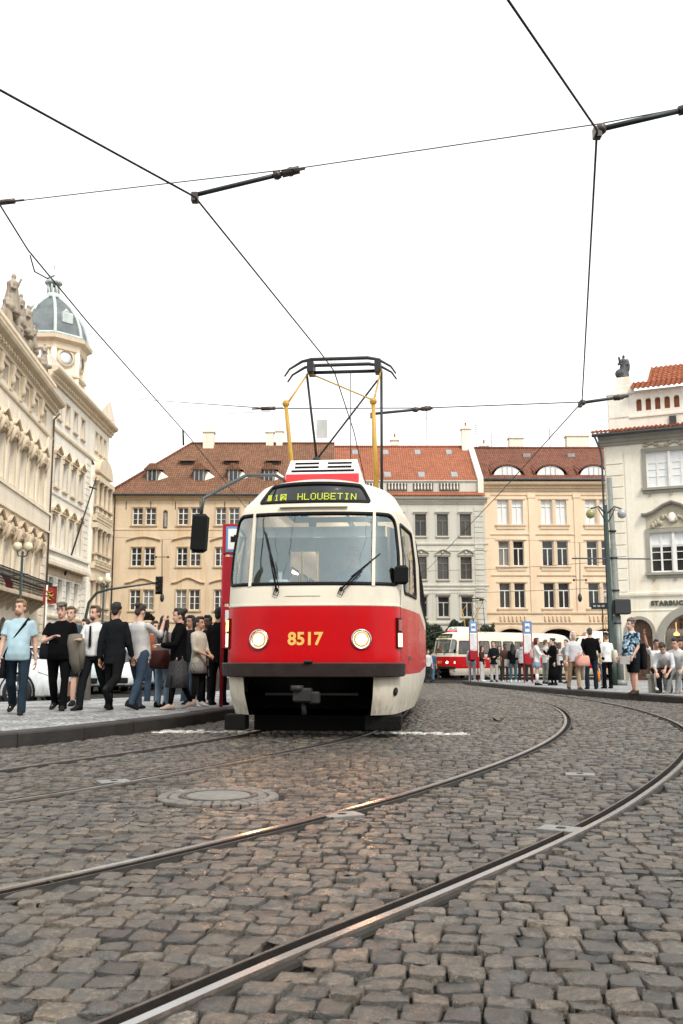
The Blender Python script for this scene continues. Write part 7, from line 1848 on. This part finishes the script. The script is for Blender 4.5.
# ---- tall poles in front of the coffee shop
def pole_right():
    Y = 35.0; x = PX(620, Y); g0 = zg(Y) + PV
    g = empty('tram_pole', (x, Y, g0), 0, 'tall grey-green steel pole with a black box, in front of the coffee shop house', 'pole')
    lean = -.012
    m = MB(); m.tube([(0, 0, 0), (lean * 2.5, 0, 2.5), (lean * 2.5, 0, 2.5), (lean * 5, 0, 5), (lean * 5, 0, 5), (-.10, 0, 7.65)], [.135, .135, .12, .12, .10, .10], 14); m.lathe([(.24, 0), (.24, .12), (.17, .2)], n=14); m.build('shaft', pm('pole_green', (.20, .215, .195), .5, .2, .4, .2, 6), g)
    m = MB(); m.box(-.18, -.38, 2.55, .38, .1, 3.1, .04); m.build('control_box', pm('box_black', (.018, .022, .022), .5), g)
    for z in (2.2, 3.4, 4.6, 5.6): q = MB(); q.lathe([(.13, 0), (.145, .01), (.145, .06), (.13, .07)], (lean * z, 0, z), 14); q.build('strap', M_arm, g)
    q = MB(); q.tube([(-1.6, .0, 4.62), (1.3, 0, 4.60)], .03, 6); q.build('cross_bar', M_span, g)
    g2 = empty('street_lamp', (x - .26, Y - .1, g0), 0, 'dark green lamp post with globe lamps on brackets, left of the tall pole', 'street lamp')
    m = MB(); m.tube([(0, 0, 0), (0, 0, 1.2), (0, 0, 1.2), (-.04, 0, 6.6)], [.12, .11, .085, .06], 12); m.build('post', pm('lamp_green', (.025, .045, .038), .5), g2)
    for sx in (-.62, .55):
        q = MB(); q.tube([(-.03, 0, 6.25), (sx * .5, 0, 6.55), (sx, 0, 6.45)], .03, 6); q.tube([(-.03, 0, 5.9), (sx * .3, 0, 6.2), (sx * .55, 0, 6.5)], .02, 6); q.build('bracket', M_arm, g2)
        q = MB(); q.lathe([(.05, .18), (.13, .13), (.175, 0), (.13, -.13), (.0, -.18)], (sx, 0, 6.27), 14); gl = q.build('globe', pm('globe_amber', (.30, .27, .11), .2) if sx < 0 else pm('globe_grey', (.32, .34, .34), .15), g2)
    q = MB(); q.box(-1.35, -.05, .9 + 1.35, -.55, .0, 1.1 + 1.35); 
pole_right()
def sign_small():
    Y = 60.0; p = PY(599, 606, Y); g = empty('street_sign', (p.x, Y, zg(Y)), 0, 'small dark blue sign on a thin post before the arcade, left of the pole', 'sign')
    h = p.z - zg(Y); m = MB(); m.tube([(.2, 0, 0), (.2, 0, h + .2)], .04, 6); m.build('post', M_arm, g); m = MB(); m.box(-.5, -.04, h - .2, .5, .0, h + .2, .01); s = m.build('panel', pm('sign_blue', (.03, .06, .10), .4), g)
    for i in range(3): q = MB(); q.box(-.38 + i * .27, -.046, h - .06, -.2 + i * .27, -.041, h + .06); q.build('mark', M_white, s)
sign_small()
# ---- street lamps with two globes on the left
def globe_lamp(px, ytop, Y, label):
    x = PX(px, Y); top = PY(px, ytop, Y).z; g = empty('street_lamp', (x, Y, zg(Y)), 0, label, 'street lamp', 'double globe street lamps'); h = top - zg(Y)
    m = MB(); m.tube([(0, 0, 0), (0, 0, .9), (0, 0, .9), (0, 0, h - .3)], [.13, .12, .08, .055], 10); m.lathe([(.2, 0), (.2, .2), (.13, .35)], n=10); m.build('post', pm('lamp_green', (.025, .045, .038), .5), g)
    for s in (-1, 1):
        q = MB(); q.tube([(0, 0, h - .55), (s * .2, 0, h - .5), (s * .25, 0, h - .3)], .028, 6); q.build('bracket', M_arm, g); q = MB(); q.lathe([(.05, -.23), (.16, -.17), (.225, 0), (.16, .17), (.0, .23)], (s * .25, 0, h - .08), 14); q.build('globe', pm('globe_milk', (.66, .58, .42), .3), g)
globe_lamp(17, 545, 44.0, 'dark green street lamp with two milky globes, at the left edge')
globe_lamp(101, 579, 60.0, 'street lamp with two milky globes near the left corner house bay')
# ---- hanging banner and red cloth
def banner():
    Y = 50.0; p = PY(50, 595.5, Y); g = empty('banner_pole', (PX(43.5, Y), Y, zg(Y)), 0, 'square red banner with a golden ornament on a pale pole, left street', 'banner')
    x0 = p.x - g.location.x; z = p.z - zg(Y); m = MB(); m.tube([(0, 0, 0), (0, 0, z + .55)], .05, 8); m.build('pole', P_white, g); m = MB(); m.tube([(0, 0, z + .46), (x0 + .42, 0, z + .46)], .025, 6); m.build('rod', M_arm, g)
    m = MB(); A = [(x0 - .37 + .74 * i / 8, .03 * math.sin(i * 1.3), z + .44) for i in range(9)]; B = [(a, b * 1.6, z - .42) for a, b, c in A]; C = [(a, b + .012, c) for a, b, c in A]; D = [(a, b + .012, c) for a, b, c in B]
    m.add(A + B + C + D, [(i, i + 1, 10 + i, 9 + i) for i in range(8)] + [(18 + i, 19 + i, 28 + i, 27 + i) for i in range(8)], True); f = m.build('cloth', cloth('bannerred', (.30, .045, .035)), g)
    m = MB(); rr = random.Random(4)
    m.tube([(x0 - .18, -.06, z + .25), (x0 - .02, -.07, z + .12), (x0 + .12, -.06, z + .2), (x0 + .2, -.06, z + .02), (x0 + .0, -.07, z - .02), (x0 - .1, -.07, z - .18), (x0 + .1, -.06, z - .25)], .035, 5); m.tube([(x0 - .2, -.06, z - .02), (x0 - .02, -.07, z + .05), (x0 + .2, -.06, z - .16)], .03, 5); m.build('ornament', M_gilt, f)
    Y = 47.0; p = PY(24, 575, Y); g = empty('flag', p, 0, 'dark red flag drooping from a slanting pole over the iron balcony', 'flag')
    m = MB(); m.tube([(-1.15, .4, -.05), (.2, 0, .05)], .035, 6); m.build('pole', M_arm, g)
    m = MB(); rings = []
    for t in np.linspace(0, 1, 8): rings.append([(-.9 + .22 * math.sin(t * 2) - .2 * c, .2 + .05 * math.sin(t * 9 + c * 4), -.02 - t * .85 - .15 * c * t) for c in (-.5, 0, .5, 1.2)])
    m.stack(rings, False, True, closed=False); m.build('cloth', cloth('flagred', (.20, .02, .03)), g)
banner()
# ---- traffic signal on a curved mast
def signal():
    Y = 49.0; x = PX(84, Y); g0 = zg(Y); top = PY(110, 591, Y).z - g0; end = PX(153, Y) - x
    g = empty('traffic_signal', (x, Y, g0), 0, 'traffic signal on a long curved dark mast over the left crowd', 'traffic signal')
    m = MB(); m.tube([(0, 0, 0), (0, 0, top - 1.3), (.12, 0, top - .6), (.5, 0, top - .1), (1.1, 0, top + .08), (end, 0, top + .42)], [.10, .08, .075, .07, .06, .045], 8); m.build('mast', pm('mast_dark', (.03, .045, .045), .5), g)
    m = MB(); zc = top + .30; m.box(end + .03, -.12, zc - .40, end + .31, .12, zc + .40, .03); hd = m.build('signal_head', M_black, g)
    for i in range(3):
        q = MB(); q.T = Matrix.Translation((end + .17, -.12, zc + .25 - i * .25)) @ Matrix.Rotation(R(90), 4, 'X'); q.lathe([(.0, 0), (.08, .0), (.10, .0), (.105, .12), (.095, .12), (.08, .02), (0, .02)], n=12); q.build('lens', pm('signal_lens', (.03, .03, .03), .3), hd)
    m = MB(); m.box(end - .02, .13, zc - .46, end + .36, .15, zc + .46); m.build('backboard', M_black, g)
signal()
# ---- red stop post beside the tram
M_stopred = pm('stop_red', (.34, .008, .02), .4, 0, .4, .1); M_paper = pm('timetable_paper', (.62, .63, .63), .6); M_bluesign = pm('stop_blue', (.10, .26, .50), .4)
def stop_post(px, Y, label, w, htop, base, full=True, rz=0, group='tram stop posts'):
    x = PX(px, Y); g = empty('tram_stop_sign', (x, Y, zg(Y) + base), rz, label, 'stop sign', group)
    m = MB(); h = htop
    for sx in (0, w): m.tube([(sx, 0, 0), (sx, 0, h)], .03 if full else .025, 8)
    m.build('post', M_stopred, g)
    m = MB(); m.box(.0, -.05, h - .52, w, .03, h, .012); s = m.build('panel', M_stopred if full else M_bluesign, g)
    m = MB(); m.box(.04, -.056, h - .48, w - .04, -.051, h - .05); m.build('border', M_bluesign, s); m = MB(); m.box(.075, -.062, h - .44, w - .075, -.057, h - .09); m.build('face', M_white, s)
    m = MB(); cx, cz = w / 2, h - .27; k = w / .5; m.box(cx - .12 * k, -.068, cz - .045, cx + .12 * k, -.063, cz + .05); m.box(cx - .06 * k, -.068, cz + .05, cx + .06 * k, -.063, cz + .075); m.build('tram_symbol', M_black if full else M_bluesign, s)
    if full:
        m = MB(); m.box(.0, -.035, h - 1.35, w, .03, h - .56, .01); m.build('column_panel', M_stopred, g)
        m = MB(); m.box(.0, -.05, .95, w, .04, h - 1.4, .01); c = m.build('timetable_case', M_stopred, g)
        for z0, z1, x0, x1 in ((h - 1.66, h - 1.46, .05, w - .05), (h - 1.98, h - 1.72, .06, w - .06), (1.0, h - 2.04, .05, w - .05)):
            q = MB(); q.box(x0, -.056, z0, x1, -.051, z1); q.build('timetable', M_paper, c)
    else:
        m = MB(); m.box(.02, -.04, h - 1.30, w - .02, .02, h - .56, .01); m.build('timetable', M_paper, g); m = MB(); m.box(.02, -.04, h - 1.75, w - .02, .02, h - 1.34, .01); m.build('column_panel', M_stopred, g)
    return g
stop_post(221.5, 16.0, 'red tram stop post with white and blue sign and timetables, beside the tram', .46, 3.05, PV)
stop_post(470, 44.5, 'far tram stop post with a white panel, before the far tram front', .36, 2.75, PV, False)
stop_post(524, 40.0, 'far tram stop post with a pale blue panel, among the island crowd', .34, 2.55, PV, False)

# ---- far tram: the same kind of car, with a trailer car behind
def far_tram(loc, rz, label):
    c = copy_tree(tram); c.location = loc; c.rotation_euler = (0, 0, rz); c['label'] = label; c['group'] = 'trams in the square'
    for o in list(c.children):
        if o.type == 'LIGHT': bpy.data.objects.remove(o)
    return c
tram['group'] = 'trams in the square'
Yt = 66.0; xt = PX(440, Yt)
def drop_lights(): pass
ft = far_tram(Vector((xt, Yt, zg(Yt))), R(-50), 'far red and cream tram waiting behind the island crowd, its front visible')
dv = Vector((math.sin(R(50)), math.cos(R(50)), 0)) * 14.4
# the second car of the pair bends away along the street in front of the arcade
f2 = far_tram(Vector((xt + dv.x, Yt + dv.y, zg(Yt + 6) - .02)), R(-86), 'second car of the far tram, before the orange arcade')
f2.location.y = min(f2.location.y, 76.5)

# ---- parked cars
M_tyre = pm('tyre', (.012, .012, .012), .8); M_alloy = pm('alloy_rim', (.45, .46, .47), .35, .8); M_carglass = pm('car_glass', (.02, .025, .028), .06, 0, .6)
M_carlamp = pm('car_lamp', (.62, .65, .67), .12, 0, .6); M_tail = pm('tail_lamp', (.28, .01, .01), .2)
def make_car(loc, rz, paint, label, group='cars parked along the left street'):
    g = empty('parked_car', loc, rz, label, 'car', group); L, Wd = 4.1, .86     # nose towards -y
    def sec(y, zb, zt, w, wt): return [(-w, y, zb), (-w * 1.0, y, zb + (zt - zb) * .55), (-wt, y, zt), (wt, y, zt), (w, y, zb + (zt - zb) * .55), (w, y, zb)]
    m = MB(); S_ = [(-2.05, .30, .50, .60, .52), (-1.98, .24, .66, .74, .64), (-1.75, .22, .78, .82, .70), (-1.2, .22, .92, .86, .76), (-.75, .22, .98, .86, .78), (.6, .22, 1.00, .86, .79), (1.5, .22, 1.02, .86, .78), (1.95, .24, 1.0, .82, .72), (2.05, .32, .92, .70, .6)]
    m.stack([sec(*q) for q in S_]); me = m.mesh('body', paint)
    me = evalmods(me, [('BEVEL', dict(width=.05, segments=2, limit_method='ANGLE', angle_limit=R(35)))]); me.polygons.foreach_set('use_smooth', [True] * len(me.polygons)); link('body', me, g)
    m = MB(); m.stack([[(-w, y, z) for y, z, w in ((-.85, .97, .76), (-.05, 1.43, .58), (1.2, 1.47, .57), (1.95, 1.0, .70))], [(w, y, z) for y, z, w in ((-.85, .97, .76), (-.05, 1.43, .58), (1.2, 1.47, .57), (1.95, 1.0, .70))]], True, False); m.build('windows', M_carglass, g)
    m = MB(); m.stack([[(-.60, -.12, 1.43), (-.585, .3, 1.475), (-.585, 1.0, 1.485), (-.60, 1.32, 1.43)], [(.60, -.12, 1.43), (.585, .3, 1.475), (.585, 1.0, 1.485), (.60, 1.32, 1.43)], ], True, False)
    for s in (-1, 1):
        m.tube([(s * .77, -.86, .98), (s * .60, -.06, 1.44)], .03, 6); m.tube([(s * .74, .62, .99), (s * .60, .58, 1.45)], .035, 6); m.tube([(s * .71, 1.93, 1.0), (s * .59, 1.22, 1.47)], .05, 6)
    m.build('roof', paint, g)
    for s in (-1, 1):
        for y in (-1.28, 1.28):
            T = Matrix.Translation((s * .80, y, .32)) @ Matrix.Rotation(R(90) * s, 4, 'Y')
            m = MB(); m.T = T; m.lathe([(.38, -.12), (.39, .062), (.36, .066), (.355, -.1)], n=22, cap=False); m.build('wheel_arch', M_black, g)
            m = MB(); m.T = T; m.lathe([(.21, -.1), (.30, -.1), (.32, -.06), (.32, .05), (.29, .085), (.21, .08)], n=24, cap=False); w = m.build('wheel', M_tyre, g)
            m = MB(); m.T = T; m.lathe([(.215, .07), (.20, .082), (.19, .05)], n=24, cap=False); m.lathe([(0, .085), (.05, .08), (.05, .04), (0, .04)], n=12)
            for q in range(7):
                a = 2 * math.pi * q / 7; m.tube([(.03 * math.cos(a), .03 * math.sin(a), .065), (.2 * math.cos(a), .2 * math.sin(a), .07)], .026, 5)
            m.build('rim', M_alloy, w)
        m = MB(); m.stack([[(s * .44, -2.02, .62), (s * .70, -1.96, .62), (s * .78, -1.70, .72), (s * .74, -1.66, .80), (s * .50, -1.93, .76)], [(s * .44, -1.9, .62), (s * .66, -1.85, .62), (s * .7, -1.6, .72), (s * .68, -1.6, .78), (s * .50, -1.8, .74)]], True, False); m.build('headlight', M_carlamp, g)
        m = MB(); m.box(min(s * .60, s * .80), 1.93, .68, max(s * .60, s * .80), 2.03, .95, .02); m.build('tail_light', M_tail, g)
        m = MB(); m.tube([(s * .80, -.62, 1.0), (s * .92, -.62, 1.03)], .025, 5); m.ell((s * .97, -.60, 1.05), (.10, .06, .075), 8, 6); m.build('wing_mirror', paint, g)
        m = MB(); m.box(min(s * .845, s * .87), .05, .80, max(s * .845, s * .87), .25, .83); m.build('door_handle', M_black, g)
    m = MB(); m.box(-.45, -2.08, .34, .45, -2.0, .50, .02); m.build('grille', M_black, g); m = MB(); m.box(-.26, -2.095, .52, .26, -2.04, .62); m.build('number_plate', M_white, g)
    return g
P_carwhite = carpaint('car_white', (.66, .69, .70), .25); P_carsilver = carpaint('car_silver', (.42, .46, .49), .25); P_carblack = carpaint('car_dark', (.03, .032, .035), .25)
def carat(px, Y, rz, paint, label):
    return make_car(Vector((PX(px, Y), Y, zg(Y) - .03)), R(rz), paint, label)
carat(-16, 20.2, 78, P_carwhite, 'white car at the very left edge, only its rear wheel side in view')
carat(40, 31.5, 24, P_carwhite, 'white parked car between the man in pale blue and the flat-capped man')
carat(72, 30.5, 24, P_carsilver, 'silver parked car behind the flat-capped man')
carat(106, 31.5, 20, P_carwhite, 'white parked car behind the man in the black suit')
carat(138, 36, 12, P_carsilver, 'silver parked car behind the photographer with the camera')
carat(170, 40, 8, P_carblack, 'dark parked car behind the woman in the long skirt')

# ---- dark hedge behind the far tram
def hedge():
    rr = np.random.default_rng(5); g = empty('hedge', (PX(452, 74), 74, zg(74)), 0, 'dark green leafy hedge behind the far tram, before the grey house', 'hedge')
    m = MB(); 
    for q in range(7): m.tube([(-3.3 + q * 1.05, .2, 0), (-3.2 + q * 1.05, .3, 1.4), (-3.4 + q * 1.1, .1, 2.6)], [.07, .05, .02], 6)
    m.build('stem', pm('hedge_wood', (.05, .035, .025), .9), g)
    N = 24000; V = []; F = []
    for i in range(N):
        x = rr.uniform(-3.8, 3.8); top = 4.1 + .35 * math.sin(x * 2.1) + .25 * math.sin(x * 5.3 + 1); z = top * rr.random() ** .75; y = rr.normal(0, .45) * (1.1 - .4 * z / top)
        if abs(x) > 3.3 and z > 2.6: continue
        c = Vector((x, y, z)); a = Vector(rr.normal(0, 1, 3)).normalized(); b = a.orthogonal().normalized(); s = rr.uniform(.06, .13); n0 = len(V)
        V += [c - a * s, c + b * s * .5, c + a * s, c - b * s * .5]; F.append((n0, n0 + 1, n0 + 2, n0 + 3))
    m = MB(); m.add(V, F)
    t = NT('hedge_leaf'); k = t.ramp(t.noise(t.coord(), 2.2, 4), [(.3, (.010, .020, .008)), (.7, (.028, .046, .018))]); t.principled(k, .6, 0, .3); m.build('foliage', t.m, g, recalc=False)
hedge()
for ts in _TMP: bpy.data.scenes.remove(ts)
